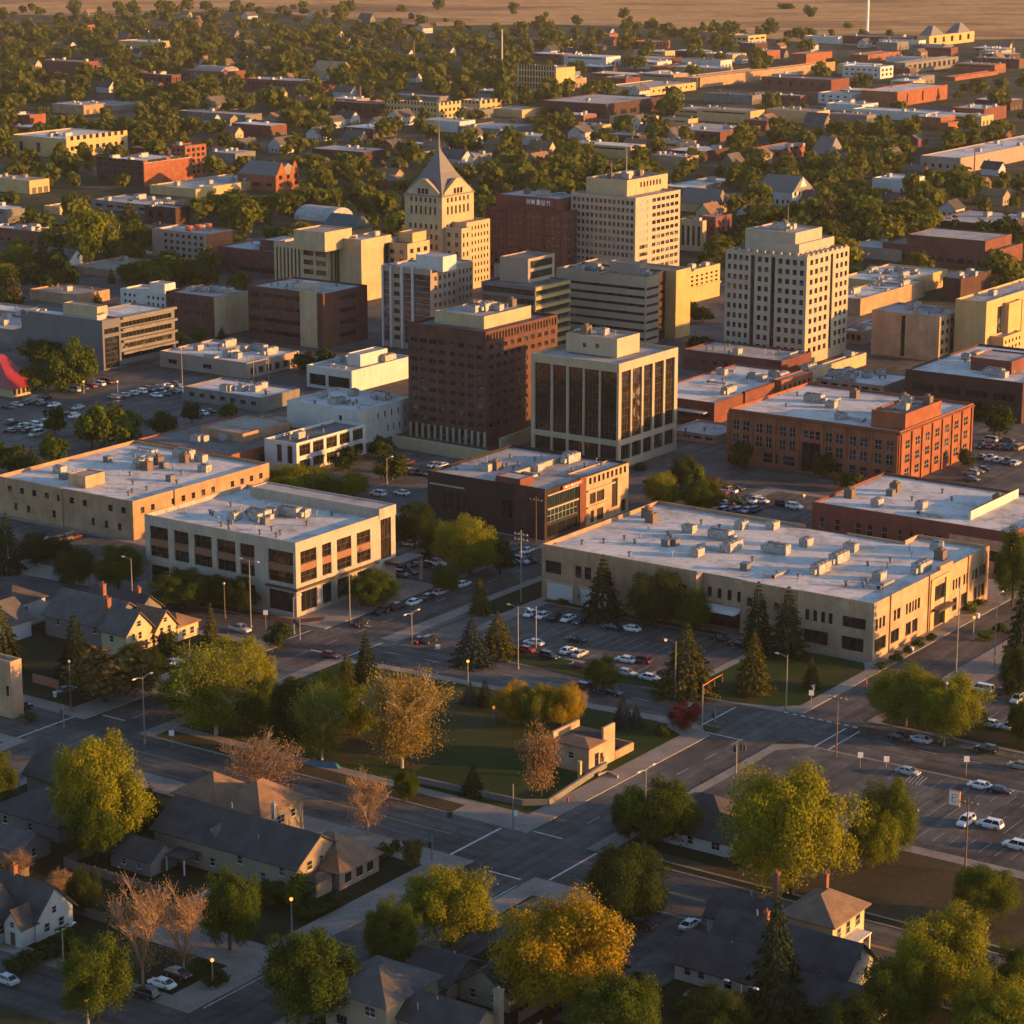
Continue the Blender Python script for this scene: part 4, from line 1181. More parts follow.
b.box('stair_panel', -.3, -.004, b.Lv * .08, b.Lv * .30, 0, b.h + .8, W_stone); b.box('roof_frame', 2, 5, 5, 12, b.h, b.h + 3.2, F_metal); b.scatter(9, 4); b.done()
b = Bld('office_building', 'the ribbed tan office', 'tan office ribbed with tall narrow windows and a blank golden penthouse', 329, 300, 275, 355, 247, W_stone, R_grey, .7)
b.main.grid('L', 7, 1, .45, 1, 1, b.h - 2, 'tall', .02, .5); b.main.grid('L', 2, 5, .8, .55, 1, b.h - 1.5, 'shop', .52, .98); b.main.grid('R', 6, 1, .4, 1, 1, b.h - 2, 'tall', .05, .95)
b.top(325, 252, 294, 352, 232.5, W_stone, R_tan, .5); b.scatter(5, 3); b.done()
b = Bld('office_building', 'the tan slab wing', 'blank tan stair slab joined to brown rear block', 362, 302, 340, 392, 240, W_stone, R_grey, .6)
b.main.frac('R', [(.75, .95)], 2, b.h - 3, 'tall'); b.scatter(4, 3); b.done()
b = Bld('office_building', 'the golden-topped low block', 'golden office with dark roof in front of the pyramid tower', 408, 298, 368, 430, 244, W_stone, R_dark, .6)
b.main.grid('L', 4, 5, .45, .5, 2, b.h - 2, 'office'); b.main.grid('R', 3, 5, .5, .5, 2, b.h - 1.5, 'plain'); Block(b, 6, 15, 2, 9, b.h - .5, b.h + 3.5, W_gold, R_tan, .3, 'roof_house'); b.scatter(6, 7); b.done()
b = Bld('office_building', 'the maroon low hall', 'low maroon hall with broad pale roof left of the ribbed office', 292, 279, 218, 330, 254, W_maroon, R_grey, .5)
b.main.frac('L', [(.2, .8)], 1, 3, 'strip'); Block(b, 4, 20, 5, b.Lv * .5, b.h - .4, b.h + 4, W_maroon, R_grey, .3, 'roof_house'); b.scatter(4, 7); b.done()
b = Bld('office_building', 'the orange-ended flats', 'four-storey pale block of flats with end wall coloured sunlit orange', 206, 265, 153, 233, 234, W_mauve, R_grey, .6)
b.main.grid('L', 7, 4, .5, .5, 1.5, b.h - .8, 'plain', .2, .98); Block(b, .6, b.Lu, -.2, -.004, 2, b.h + .05, W_orange, R_grey, .05, 'end_wall'); b.main.frac('R', [(.2, .9)], .3, 1.9, 'plain')  # thin orange skin on the sunny end: sunset light put into its colour
tk = MB(); [tk.tube([(b.Lu * .4 + i * 5, b.Lv * .5 - i * 1, b.h - .6), (b.Lu * .4 + i * 5, b.Lv * .5 - i, b.h + 1.6)], 1.7, 10) for i in range(3)]; b.part('water_tank', tk, plain('tank_orange', (.42, .09, .03), .6)); b.scatter(4, 3); b.done()
mid('school_building', 'the low red school', 'low red brick school with wide pale roof at the left edge', 78, 252, -20, 95, 236, W_red, R_white, (12, 1, .5, .5, .8, 3.2, 'plain'), None, 10)
b = Bld('shop_building', 'the red-roofed diner', 'diner with a tall bright red pitched roof at left edge', 12, 398, -60, 31, 388, W_stone, M_red_roof, .1)
b.main.grid('R', 4, 1, .7, .7, .3, 2.8, 'shop')
pr = MB(); z0 = b.h; x1, y1 = b.Lu + 1, b.Lv + 1
pr.hull8([(-1.5, -1.5, z0 - .3), (x1, -1.5, z0 - .3), (x1, y1, z0 - .3), (-1.5, y1, z0 - .3)], [(x1 * .35, 9, z0 + 9), (x1 * .65, 9, z0 + 9), (x1 * .65, y1 - 2, z0 + 9), (x1 * .35, y1 - 2, z0 + 9)])
b.part('pitched_roof', pr, M_red_roof); b.done()
mid('shop_building', None, 'low tan shed with sunlit end behind the slate-walled office', 78, 306, 30, 110, 295, W_tan, R_tan, None, None, 5)
mid('shop_building', None, 'low dark-roofed row at the left edge above the red diner', 14, 345, -40, 60, 330, W_grey, R_grey, None, None, 8)
mid('shop_building', None, 'low pale-roofed sheds at the left edge beside the slate-walled office', 16, 325, -30, 40, 312, W_mauve, R_white, None, None, 8)
# ================================================================ far districts
def slope_roof(b, over=.6, rise=4, mat=None):
    z = b.h - .1; x, y = b.Lu + over, b.Lv + over
    pr = MB(); pr.hull8([(-over, -over, z), (x, -over, z), (x, y, z), (-over, y, z)], [(x * .5 - .1, 0, z + rise), (x * .5 + .1, 0, z + rise), (x * .5 + .1, y - over, z + rise), (x * .5 - .1, y - over, z + rise)])
    b.part('pitched_roof', pr, mat or M_slate)
F4_ = (.5, .5)
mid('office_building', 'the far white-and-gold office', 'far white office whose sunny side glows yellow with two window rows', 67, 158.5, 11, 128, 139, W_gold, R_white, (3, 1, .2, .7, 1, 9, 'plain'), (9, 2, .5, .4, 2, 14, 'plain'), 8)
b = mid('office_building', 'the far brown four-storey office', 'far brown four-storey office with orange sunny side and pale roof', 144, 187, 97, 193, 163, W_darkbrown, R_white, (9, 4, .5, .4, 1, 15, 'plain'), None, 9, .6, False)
Block(b, .3, b.Lu, -.2, -.004, 0, b.h + .05, W_orange, R_grey, .05, 'front_wall').grid('R', 2, 4, .8, .4, 1, 15, 'strip'); b.done()  # orange skin over the brown sunny face, the sunlight put into its colour
b = mid('office_building', 'the far orange stair block', 'far tall orange brick block with dark window columns behind the brown office', 186, 178, 172, 207, 146, W_orange, R_dark, (3, 5, .5, .5), (4, 5, .6, .6), 4)
mid('shop_building', None, 'far low dark hall behind the brown four-storey office', 168, 158, 130, 180, 150, W_darkbrown, R_dark, None, None, 3)
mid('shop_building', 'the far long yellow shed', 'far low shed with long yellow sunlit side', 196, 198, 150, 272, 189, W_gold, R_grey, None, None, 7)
b = mid('church', 'the far orange gabled hall', 'far orange brick hall with two pointed gables and grey roof', 276, 192, 238, 301, 176, W_orange, R_grey, (3, 1, .5, .5, 1, 5, 'plain'), (3, 2, .4, .5, 1, 9, 'plain'), 0, .1, False)
g = MB()
for a in (.02, .55):
    x0, x1 = b.Lu * a, b.Lu * (a + .42); xm = (x0 + x1) / 2
    g.hull8([(x0, -.3, b.h - .1), (x1, -.3, b.h - .1), (xm, -.3, b.h + 7)], [(x0, .6, b.h - .1), (x1, .6, b.h - .1), (xm, .6, b.h + 7)])
b.part('gable', g, W_orange); slope_roof(b, .3, 6); b.done()
b = mid('shop_building', 'the round-roofed hall', 'far hall under a grey barrel roof, left of the pyramid tower', 330, 232, 296, 352, 222, W_grey, R_grey, None, None, 0, .1, False)
v = MB(); L_ = b.Lv; n_ = 10
pts0 = [(b.Lu * (.5 - .55 * math.cos(math.pi * i / n_)), -.5, b.h - .1 + 6 * math.sin(math.pi * i / n_)) for i in range(n_ + 1)]
v.hull8(pts0, [(x, L_ + .5, z) for x, y, z in pts0]); b.part('barrel_roof', v, R_grey); b.done()
b = mid('house', None, 'green-roofed gabled house left of the pyramid tower', 352, 240, 322, 372, 230, W_gold, R_grey, None, None, 0, .1, False); slope_roof(b, .6, 6, M_green_roof); b.done()
mid('warehouse', 'the far pitched brown hall', 'far brown hall with wide flat pale roof and orange end', 82, 77, 43, 99, 62, W_red, R_tan, None, (3, 1, .5, .4), 3)
mid('warehouse', 'the far white-roofed shed', 'far long shed with bright white roof among trees', 152, 49, 118, 172, 42, W_gold, R_white, None, None, 2)
mid('office_building', 'the far orange cube', 'small far orange building glowing among trees, top left', 88, 36, 79, 95, 25, W_orange, R_tan, (2, 2, .5, .5), (2, 2, .5, .5), 0)
b = mid('school_building', 'the far red hall with round roof', 'far red brick hall with a pale rounded roof', 224, 82, 180, 246, 72, W_red, R_tan, (8, 1, .5, .4, 1, 6, 'plain'), None, 3, .4, False)
v = MB(); pts0 = [(b.Lu * (.5 - .4 * math.cos(math.pi * i / n_)), b.Lv * .1, b.h - .5 + 4 * math.sin(math.pi * i / n_)) for i in range(n_ + 1)]
v.hull8(pts0, [(x, b.Lv * .75, z) for x, y, z in pts0]); b.part('barrel_roof', v, R_tan); b.done()
mid('school_building', 'the far long dark red block', 'far very long low dark red block', 312, 93, 244, 335, 82, W_red, R_grey, (14, 1, .5, .4, 2, 7, 'plain'), None, 5)
b = mid('church', None, 'far tan hall with low orange pitched roof', 340, 80, 312, 352, 72, W_stone, R_tan, None, None, 0, .1, False); slope_roof(b, .6, 8, W_tan); b.done()
mid('shop_building', None, 'far low shops with orange fronts behind the yellow shed trees', 172, 85, 142, 181, 75, W_red, R_white, (4, 1, .5, .5), (3, 1, .5, .5), 4)
mid('office_building', 'the far slab office', 'far slab office with white ribs and a plain gold end', 556, 93, 517, 575, 68.5, W_gold, R_white, (13, 4, .6, .8, 2, 21, 'plain'), None, 4)
b = mid('apartment_building', 'the far long apartment block', 'far long cream three-storey flats with gold sunny end', 439, 121, 382, 461, 106, W_gold, R_grey, (16, 3, .5, .5, .5, 13, 'plain'), (5, 3, .5, .5, .5, 13, 'plain'), 6)
mid('apartment_building', None, 'far small gold-ended flats right of the long cream ones', 480, 115, 460, 502, 101, W_gold, R_grey, (5, 2, .5, .5, 1, 11, 'plain'), (4, 2, .5, .5, 1, 11, 'plain'), 4)
mid('shop_building', None, 'far low dark hall left of the long cream flats', 380, 118, 332, 392, 104, W_darkbrown, R_dark, (6, 1, .6, .5), None, 4)
mid('shop_building', None, 'far flat grey-roofed hall behind the long cream flats', 436, 102, 376, 450, 97, W_grey, R_grey, None, None, 3)
mid('warehouse', 'the far dark store', 'far dark flat store with glowing orange doors', 606, 119, 541, 660, 104, W_darkbrown, R_grey, (6, 1, .5, .5, 1, 6, 'plain'), (5, 1, .6, .6, .5, 6, 'plain'), 6)
mid('warehouse', None, 'far low grey shed with yellow strip end left of the dark store', 522, 118, 490, 543, 110, W_gold, R_grey, None, None, 3)
b = mid('warehouse', 'the far long warehouse', 'far very long low warehouse with gold sunny wall', 649, 96, 605, 696, 88, W_gold, R_grey, None, (8, 1, .3, .4), 6)
mid('warehouse', None, 'far long tan warehouse wall stretching toward the prairie', 697, 88, 676, 772, 78, W_tan, R_grey, None, None, 3)
mid('warehouse', None, 'far thin gold warehouse behind the very long one', 612, 83, 606, 672, 77, W_gold, R_grey, None, None, 2)
mid('shop_building', None, 'far red-roofed shed right of the slab office', 668, 74, 650, 697, 67, W_orange, R_dark, None, None, 1)
mid('office_building', None, 'far small dark office with orange end, top centre', 655, 50, 632, 670, 42, W_orange, R_grey, (3, 2, .5, .5), (4, 1, .4, .6), 1)
mid('shop_building', None, 'far small orange block near the prairie, top centre', 609, 40, 598, 618, 34, W_orange, R_grey, None, None, 1)
mid('shop_building', None, 'far brown block half hidden by trees right of the top-centre office', 660, 67, 628, 682, 59, W_darkbrown, R_grey, (4, 1, .5, .5), None, 2)
mid('office_building', 'the far tan prairie office', 'far tan office at the edge of the prairie with gold end', 748, 47, 725, 766, 36, W_gold, R_grey, (4, 2, .7, .4), (3, 2, .7, .4), 3)
b = mid('warehouse', 'the far big gold barn', 'far big barn-like hall with ridged roof and golden wall', 929, 47, 917, 974, 36, W_gold, R_dark, None, (5, 1, .3, .6, 1, 10, 'plain'), 0, .2, False)
g = MB()
for a in (.02, .62): g.hull8([(b.Lu * a, -.3, b.h - .2), (b.Lu * (a + .3), -.3, b.h - .2), (b.Lu * (a + .3), b.Lv, b.h - .2), (b.Lu * a, b.Lv, b.h - .2)], [(b.Lu * (a + .13), 4, b.h + 9), (b.Lu * (a + .17), 4, b.h + 9), (b.Lu * (a + .17), b.Lv - 4, b.h + 9), (b.Lu * (a + .13), b.Lv - 4, b.h + 9)])
b.part('ridged_roof', g, M_slate); b.done()
mid('warehouse', None, 'far low dark sheds left of the big gold barn', 905, 46, 842, 922, 38, W_darkbrown, R_dark, None, None, 3)
mid('warehouse', None, 'far low white-ended shed by the tall white pole', 838, 44, 804, 846, 37, W_white2, R_white, None, None, 3)
mid('warehouse', 'the far big brown warehouse', 'far big brown brick warehouse with orange sunlit wall and pale roof', 897, 107, 861, 947, 92, W_orange, R_white, None, (3, 1, .1, .8), 6)
mid('warehouse', 'the far dark brown works', 'far dark brown works with orange end, left of the big brown warehouse', 831, 92, 761, 849, 80, W_red, R_dark, (6, 1, .3, .5), None, 5)
mid('shop_building', None, 'far low red-brown shed below the dark brown works', 800, 104, 748, 812, 96, W_red, R_grey, (5, 1, .4, .5), None, 5)
mid('office_building', 'the far white stepped block', 'far white stepped block with gold end below the works', 850, 105, 818, 862, 94, W_white2, R_grey, (4, 2, .4, .4), None, 3)
mid('shop_building', None, 'far low white annex with gold end beside the white stepped block', 862, 112, 826, 878, 105, W_white2, R_white, None, None, 3)
mid('warehouse', 'the far long white shed', 'far long low white shed with bright end', 930, 122, 852, 943, 113, W_white2, R_white, None, None, 3)
mid('shop_building', None, 'far low orange-ended shop right of the long white shed', 948, 131, 938, 963, 123, W_orange, R_tan, None, None, 2)
mid('office_building', None, 'far brown office with orange end at the right edge', 984, 122, 951, 1006, 109, W_red, R_white, (3, 1, .5, .5), None, 6)
mid('office_building', 'the far white works', 'far pale works building with yellow end above the brown warehouse', 880, 79, 842, 893, 67, W_white2, R_white, (6, 2, .4, .4), (3, 2, .5, .5), 4)
mid('warehouse', None, 'far long grey shed behind the pale works building', 905, 74, 893, 958, 63, W_grey, R_grey, (3, 1, .5, .5), (10, 1, .5, .6), 3)
mid('warehouse', None, 'far thin tan shed with orange wall right of the long grey shed', 955, 81, 945, 998, 77, W_orange, R_tan, None, None, 2)
mid('warehouse', None, 'far low tan shed below the big gold barn', 868, 62, 850, 900, 55, W_orange, R_tan, None, None, 2)
mid('warehouse', None, 'far low orange wall shed at the right end of the tan wall', 806, 66, 790, 832, 54, W_orange, R_tan, None, None, 2)
mid('warehouse', None, 'far long low tan embankment building crossing the right far district', 700, 88, 690, 835, 78, W_tan, R_tan, None, None, 2)
mid('warehouse', 'the far grey-roofed hall', 'far long hall with white patched roof at the right edge', 960, 174, 920, 1090, 158, W_mauve, R_white, (5, 1, .4, .4, 1, 6, 'plain'), None, 12)
mid('school_building', 'the far orange school', 'far orange brick school with grey roof among trees', 782, 161, 751, 818, 150, W_orange, R_grey, (4, 1, .5, .5, 1, 6, 'plain'), (7, 2, .5, .45, .5, 8, 'plain'), 4)
b = mid('house', None, 'red house with a steep dark pointed roof beside the orange school', 828, 164, 812, 842, 154, W_red, R_dark, None, None, 0, .1, False); slope_roof(b, 1, 9, M_slate); b.done()
b = mid('house', 'the white gabled villa', 'large white gabled villa with dark roof and lit timbered front', 792, 209, 757, 811, 192, W_white2, R_dark, (6, 1, .4, .5, 1, 5, 'plain'), (4, 2, .5, .5, .5, 9, 'plain'), 0, .1, False)
slope_roof(b, .8, 7); g = MB(); g.hull8([(b.Lu * .25, -.6, b.h), (b.Lu * .75, -.6, b.h), (b.Lu * .5, -.6, b.h + 6.5)], [(b.Lu * .25, 4, b.h), (b.Lu * .75, 4, b.h), (b.Lu * .5, 4, b.h + 6.5)]); b.part('gable', g, W_white2); b.done()
mid('office_building', 'the small red tower block', 'small red brick block with orange sunny side beside the white office tower', 715, 250, 700, 731, 217, W_red, R_grey, (2, 4, .4, .5), (3, 4, .3, .5), 3)
mid('office_building', None, 'grey ribbed block hidden behind the small red block', 702, 252, 679, 706, 221, W_stone, R_grey, (4, 1, .5, .8, 1, 12, 'tall'), None, 2)
b = mid('house', None, 'grey-roofed house with two lit gables above the small red block', 716, 214, 680, 728, 205, W_gold, R_dark, None, None, 0, .1, False); slope_roof(b, .6, 7); b.done()
mid('warehouse', None, 'low grey hall among trees right of the pyramid spire', 470, 165, 420, 492, 156, W_grey, R_white, None, None, 2)
mid('warehouse', None, 'far low hall with grey roof above the spire', 500, 138, 458, 536, 129, W_grey, R_grey, None, None, 5)
mid('shop_building', None, 'dark open shed left of the spire', 430, 152, 395, 446, 145, W_darkbrown, R_white, (4, 1, .7, .6), None, 2)
mid('shop_building', None, 'small brown house-sized shop with orange roof left of the spire', 340, 158, 316, 352, 150, W_red, R_tan, None, None, 2)
mid('warehouse', None, 'far low pale-roofed shed row right of the round-roof hall', 245, 122, 178, 262, 115, W_grey, R_grey, None, None, 5)
mid('warehouse', None, 'far low pale roof among trees above the yellow-sided office', 112, 112, 70, 150, 106, W_grey, R_tan, None, None, 2)
mid('warehouse', None, 'far low tan-walled shed at the left edge', 30, 125, 10, 46, 115, W_orange, R_tan, None, None, 2)
mid('warehouse', None, 'dark flat-roofed workshop below the brown four-storey office', 150, 215, 92, 185, 205, W_grey, R_grey, (5, 1, .6, .5), None, 6)
mid('shop_building', None, 'dark brick workshop with white window left of the orange-ended flats', 176, 226, 145, 190, 208, W_darkbrown, R_grey, (3, 1, .5, .5), None, 3)
mid('shop_building', None, 'low orange-lit shed among yellowing trees at far left', 60, 215, 44, 78, 207, W_gold, R_tan, None, None, 2)
mid('shop_building', None, 'low maroon hall under the big tree, right of the red school', 116, 245, 92, 150, 236, W_maroon, R_grey, None, None, 3)
b = mid('warehouse', None, 'low brown roofs beyond the cream corner block', 130, 280, 72, 180, 272, W_tan, R_tan, None, None, 5)
mid('shop_building', None, 'low grey row right of the white apartment tower', 900, 262, 846, 930, 250, W_mauve, R_grey, None, None, 6)
mid('shop_building', None, 'low brown sheds at the right edge above the market hall', 1000, 232, 930, 1040, 225, W_darkbrown, R_grey, None, None, 4)
mid('warehouse', None, 'low white shed at the right edge among trees', 905, 193, 872, 925, 180, W_white2, R_white, None, None, 2)
mid('shop_building', None, 'low flat shop behind the white office tower', 690, 196, 660, 740, 188, W_grey, R_white, None, None, 3)
mid('shop_building', None, 'low flat dark hall at the centre far district', 720, 142, 664, 760, 132, W_red, R_grey, (5, 1, .5, .5), None, 5)
mid('shop_building', None, 'low brick shop with pale roof left of the orange school', 700, 162, 664, 730, 152, W_darkbrown, R_white, (4, 1, .5, .5), None, 4)

# retaining wall of the ramp in front of the brown tower, stone wall of the park, fences
def wall_run(name, label, pts, h, t, mat, cat='wall', z0=0.0, nick=None):
    (X0, Y0) = pts[0]
    mb = MB()
    for (a, b_) in zip(pts, pts[1:]):
        dx, dy = b_[0] - a[0], b_[1] - a[1]
        d = math.hypot(dx, dy); nx, ny = -dy / d * t / 2, dx / d * t / 2
        f = lambda p, s: (p[0] - X0 + nx * s, p[1] - Y0 + ny * s)
        q = [f(a, 1), f(b_, 1), f(b_, -1), f(a, -1)]
        mb.hull8([(x, y, 0) for x, y in reversed(q)], [(x, y, h) for x, y in reversed(q)])
        cp = MB()
    o = tag(link(name, mb.mesh(name, mat), None, (X0, Y0, z0)), label, cat)
    return o
wall_run('retaining_wall', 'long low pale concrete wall in front of the brown tower', [G(393, 447), G(528, 470)], 3.6, .6, W_stone)
wall_run('retaining_wall', 'short concrete ramp wall between the brown tower and the bank tower', [G(500, 452), G(531, 440)], 4.0, .6, W_stone)

# more low sheds and works of the far east side, each its own
fr0 = random.Random(12)
SHEDW = [(W_orange, 'orange-walled'), (W_red, 'dark red'), (W_tan, 'tan'), (W_white2, 'white'), (W_grey, 'grey'), (W_darkbrown, 'dark brown'), (W_gold, 'pale gold')]
SHEDR = [(R_white, 'white-roofed'), (R_grey, 'grey-roofed'), (R_tan, 'tan-roofed'), (R_dark, 'dark-roofed')]
def shed(px, py, wide=None):
    X, Y = G(px, py)
    lu, lv, hh = fr0.uniform(12, 26), fr0.uniform(16, 46), fr0.uniform(4.5, 8.5)
    if not all(clear(X + UX[0] * a + VX[0] * c, Y + UX[1] * a + VX[1] * c, 3) for a in (0, lu / 2, lu) for c in (0, lv / 2, lv)): return
    wm, wn = SHEDW[fr0.randrange(7)]; rm, rn = SHEDR[fr0.choice([0, 0, 1, 1, 2, 3])]
    o = link('shed', None, None, (X, Y, 0), ROT)
    mb = MB().box(0, lu, 0, lv, 0, hh)
    link('wall', mb.mesh('wall', wm), o)
    rb = MB().box(.3, lu - .3, .3, lv - .3, hh - .2, hh + .02)
    for q in range(fr0.randrange(2, 6)): rb.box(*(lambda a, c: (a, a + 2, c, c + 2))(fr0.uniform(1, lu - 3), fr0.uniform(1, lv - 3)), hh + .021, hh + fr0.uniform(.8, 1.8))
    link('roof', rb.mesh('roof', rm), o)
    dm = MB()
    for q in range(3): dm.box(lu * (.12 + .3 * q), lu * (.12 + .3 * q) + 3, -.08, -.003, .1, 3.2)
    link('door', dm.mesh('door', F_dark), o)
    if fr0.random() < .5: link('window', (lambda m: m.mesh('window', G_dark))(MB().box(-.06, -.003, lv * .1, lv * .9, hh - 2.2, hh - 1.2)), o)
    FOOT.append(((X, Y), lu, lv)); PXBOX.append((px - lv, px + lu, py - 8, py))
    later(o, '%s %s shed' % (rn, wn), 'shed', 'low sheds of the far districts')
# ================================================================ houses
S_dark = shingle_mat('dark_shingles', (.062, .056, .052))
S_brown = shingle_mat('brown_shingles', (.19, .115, .07))
S_grey = shingle_mat('grey_shingles', (.095, .085, .078))
S_tan = shingle_mat('tan_shingles', (.17, .115, .075))
W_housewhite = wall_mat('white_siding', (.40, .39, .36), .08, .15, course=3.5)
W_housetan = wall_mat('tan_siding', (.24, .19, .13), .1, .15, course=3.5)
W_housegrey = wall_mat('grey_siding', (.15, .135, .12), .1, .15, course=3.5)
W_houseyellow = wall_mat('cream_siding', (.44, .34, .19), .1, .15, course=3.5)
M_trim = plain('white_trim', (.50, .47, .42), .6)
M_brickch = wall_mat('chimney_brick', (.22, .09, .05), course=4)
M_door = plain('door_brown', (.07, .04, .03), .5)

class House:
    """a house standing on the street grid: wings with gable or hip roofs, in metres from its own corner"""
    def __init__(s, label, u, v, nick=None, name='house', group=None):
        X, Y = W(u, v)
        s.u, s.v = u, v
        s.root = tag(link(name, None, None, (X, Y, .15), ROT), label, 'house', group)
        if nick: landmark(nick, X, Y)
        s.main = None
    def wing(s, u0, u1, v0, v1, eave, ridge, axis, kind, wall, roof, over=.55, wname='wall', hipin=None):
        x0, x1, y0, y1 = u0 - s.u, u1 - s.u, v0 - s.v, v1 - s.v
        FOOT.append((W(u0, v0), u1 - u0, v1 - v0))
        mb = MB()
        mb.box(x0, x1, y0, y1, -.3, eave)
        xm, ym = (x0 + x1) / 2, (y0 + y1) / 2
        rb = MB(); t = .22
        if kind == 'gable':
            if axis == 'v':
                for yy in (y0, y1): mb.hull8([(x0, yy - .01, eave - .02), (x1, yy - .01, eave - .02), (xm, yy - .01, ridge - .12)], [(x0, yy + .01, eave - .02), (x1, yy + .01, eave - .02), (xm, yy + .01, ridge - .12)])
                k = (ridge - eave) / (xm - x0)
                for sx in (-1, 1):
                    xe = xm + sx * (xm - x0 + over); ze = eave - k * over
                    p = [(xm, y0 - over, ridge), (xm, y1 + over, ridge), (xe, y1 + over, ze), (xe, y0 - over, ze)]
                    if sx > 0: p = p[::-1]
                    rb.hull8([(x, y, z - t) for x, y, z in p][::1], p)
            else:
                for xx in (x0, x1): mb.hull8([(xx - .01, y0, eave - .02), (xx - .01, y1, eave - .02), (xx - .01, ym, ridge - .12)], [(xx + .01, y0, eave - .02), (xx + .01, y1, eave - .02), (xx + .01, ym, ridge - .12)])
                k = (ridge - eave) / (ym - y0)
                for sy in (-1, 1):
                    ye = ym + sy * (ym - y0 + over); ze = eave - k * over
                    p = [(x0 - over, ym, ridge), (x1 + over, ym, ridge), (x1 + over, ye, ze), (x0 - over, ye, ze)]
                    if sy < 0: p = p[::-1]
                    rb.hull8([(x, y, z - t) for x, y, z in p], p)
        else:
            b = [(x0 - over, y0 - over), (x1 + over, y0 - over), (x1 + over, y1 + over), (x0 - over, y1 + over)]
            w, l = x1 - x0, y1 - y0
            hi = min(w, l) / 2 * (hipin if hipin is not None else 1.0)
            if l >= w: tp = [(xm, y0 + hi), (xm + .01, y0 + hi), (xm + .01, y1 - hi + .02), (xm, y1 - hi + .02)]
            else: tp = [(x0 + hi, ym), (x1 - hi + .02, ym), (x1 - hi + .02, ym + .01), (x0 + hi, ym + .01)]
            rb.hull8([(x, y, eave - .1) for x, y in b], [(x, y, eave + .12) for x, y in b])
            rb.hull8([(x, y, eave + .121) for x, y in b], [(x, y, ridge) for x, y in tp])
        link(wname, mb.mesh(wname, wall), s.root)
        ro = link('roof', rb.mesh('roof', roof), s.root)
        s.last = (x0, x1, y0, y1, eave, ridge, ro)
        if s.main is None: s.main = ro
        return s
    def win(s, side, a, z, w=1.1, h=1.4, st='sash_white', nm='window'):
        """on the wing built last: distance along the wall from its left end as seen from outside"""
        x0, x1, y0, y1, eave, ridge, ro = s.last
        mb = MB()
        gm, fm = window_meshes(w, h, st)
        if side == 'R': loc, rz = (x0 + a, y0 - .02, z), 0
        elif side == 'L': loc, rz = (x0 - .02, y1 - a, z), -math.pi / 2
        elif side == 'B': loc, rz = (x1 + .02, y0 + a, z), math.pi / 2
        o = link('window', gm, s.root, loc, rz)
        if fm: link('frame', fm, o)
        sl = link('sill', SILL, o, (0, 0, 0), 0, (w / 1.1, 1, 1))
        return s
    def door(s, side, a, w=1.0, h=2.1):
        x0, x1, y0, y1, eave, ridge, ro = s.last
        loc, rz = ((x0 + a, y0, .1), 0) if side == 'R' else ((x0, y1 - a, .1), -math.pi / 2)
        o = link('door', DOOR, s.root, loc, rz, (w, 1, h / 2.1))
        link('handle', KNOB, o)
        return s
    def chimney(s, u, v, z0, z1, sz=.5, mat=None):
        m = MB().box(-sz, sz, -sz, sz, 0, z1 - z0); m.box(-sz - .1, sz + .1, -sz - .1, sz + .1, z1 - z0, z1 - z0 + .2); m.tube([(0, 0, z1 - z0), (0, 0, z1 - z0 + .7)], .2, 6)
        o = link('chimney', m.mesh('chimney', mat or M_brickch), s.main, (u - s.u, v - s.v, z0))
        return s
    def vent(s, u, v, z):
        link('vent_pipe', UNIT['p'][1], s.main, (u - s.u, v - s.v, z), .7, (1, 1, .6))
        return s
    def box(s, name, u0, u1, v0, v1, z0, z1, mat):
        link(name, MB().box(u0 - s.u, u1 - s.u, v0 - s.v, v1 - s.v, z0, z1).mesh(name, mat), s.root)
        return s
SILL = MB().box(-.62, .62, -.14, -.065, -.09, -.003).mesh('sill', M_trim)
DOOR = (lambda m: m.mesh('door', M_door))(MB().box(-.5, .5, -.07, -.003, 0, 2.1))
KNOB = MB().ball((.36, -.11, 1.0), .05).mesh('handle', F_metal)

# big dark-roofed house in the left foreground
h = House('big tan house with a long dark gable roof and three orange-lit hip wings', -120.5, 20, 'the big dark-roofed house')
h.wing(-120.5, -108.5, 20, 51, 5.2, 9.0, 'v', 'gable', W_housetan, S_dark, .6)
h.win('R', 3.4, 3.6, 1.3, 1.5).win('R', 6.4, 3.6, 1.0, 1.5).win('R', 2.2, .6, 2.0, 1.9).door('R', 9.5)
for a in (4, 9.5, 13, 19, 24): h.win('L', a, 1.2 if a != 19 else 3.0, 1.1, 1.4)
h.win('L', 28, 3.0)
h.chimney(-110.5, 33, 7.5, 9.9, .3, F_metal).vent(-112, 41, 8.0).vent(-118, 30, 6.6).vent(-112.5, 28, 8.0)
h.wing(-108.2, -97.0, 38.0, 47.8, 6.0, 10.0, 'u', 'hip', W_housetan, S_brown, .7).win('R', 5.2, 3.2, 2.0, 1.4, 'double_white').win('R', 8.5, 3.4)
h.wing(-108.0, -98.5, 48.2, 57.5, 6.0, 9.4, 'v', 'hip', W_housetan, S_brown, .7)
h.wing(-114.6, -104.2, 15.8, 27.5, 3.1, 7.4, 'v', 'hip', W_housetan, S_brown, .7).win('R', 2.2, .9, 1.6, 1.6, 'shop').win('R', 5.2, .9, 1.6, 1.6, 'shop').win('R', 8.0, .9, 1.6, 1.6, 'shop').win('L', 9.5, .9, 1.5, 1.8, 'shop')
h.wing(-119.2, -115.2, 16.9, 19.6, 2.7, 3.4, 'v', 'hip', W_housetan, S_dark, .4)
h.box('porch_roof', -124.6, -120.6, 40.5, 45.2, 2.8, 3.0, S_dark).box('porch_post', -124.4, -124.2, 40.8, 41.0, 0, 2.8, M_trim).box('porch_post', -124.4, -124.2, 44.7, 44.9, 0, 2.8, M_trim)
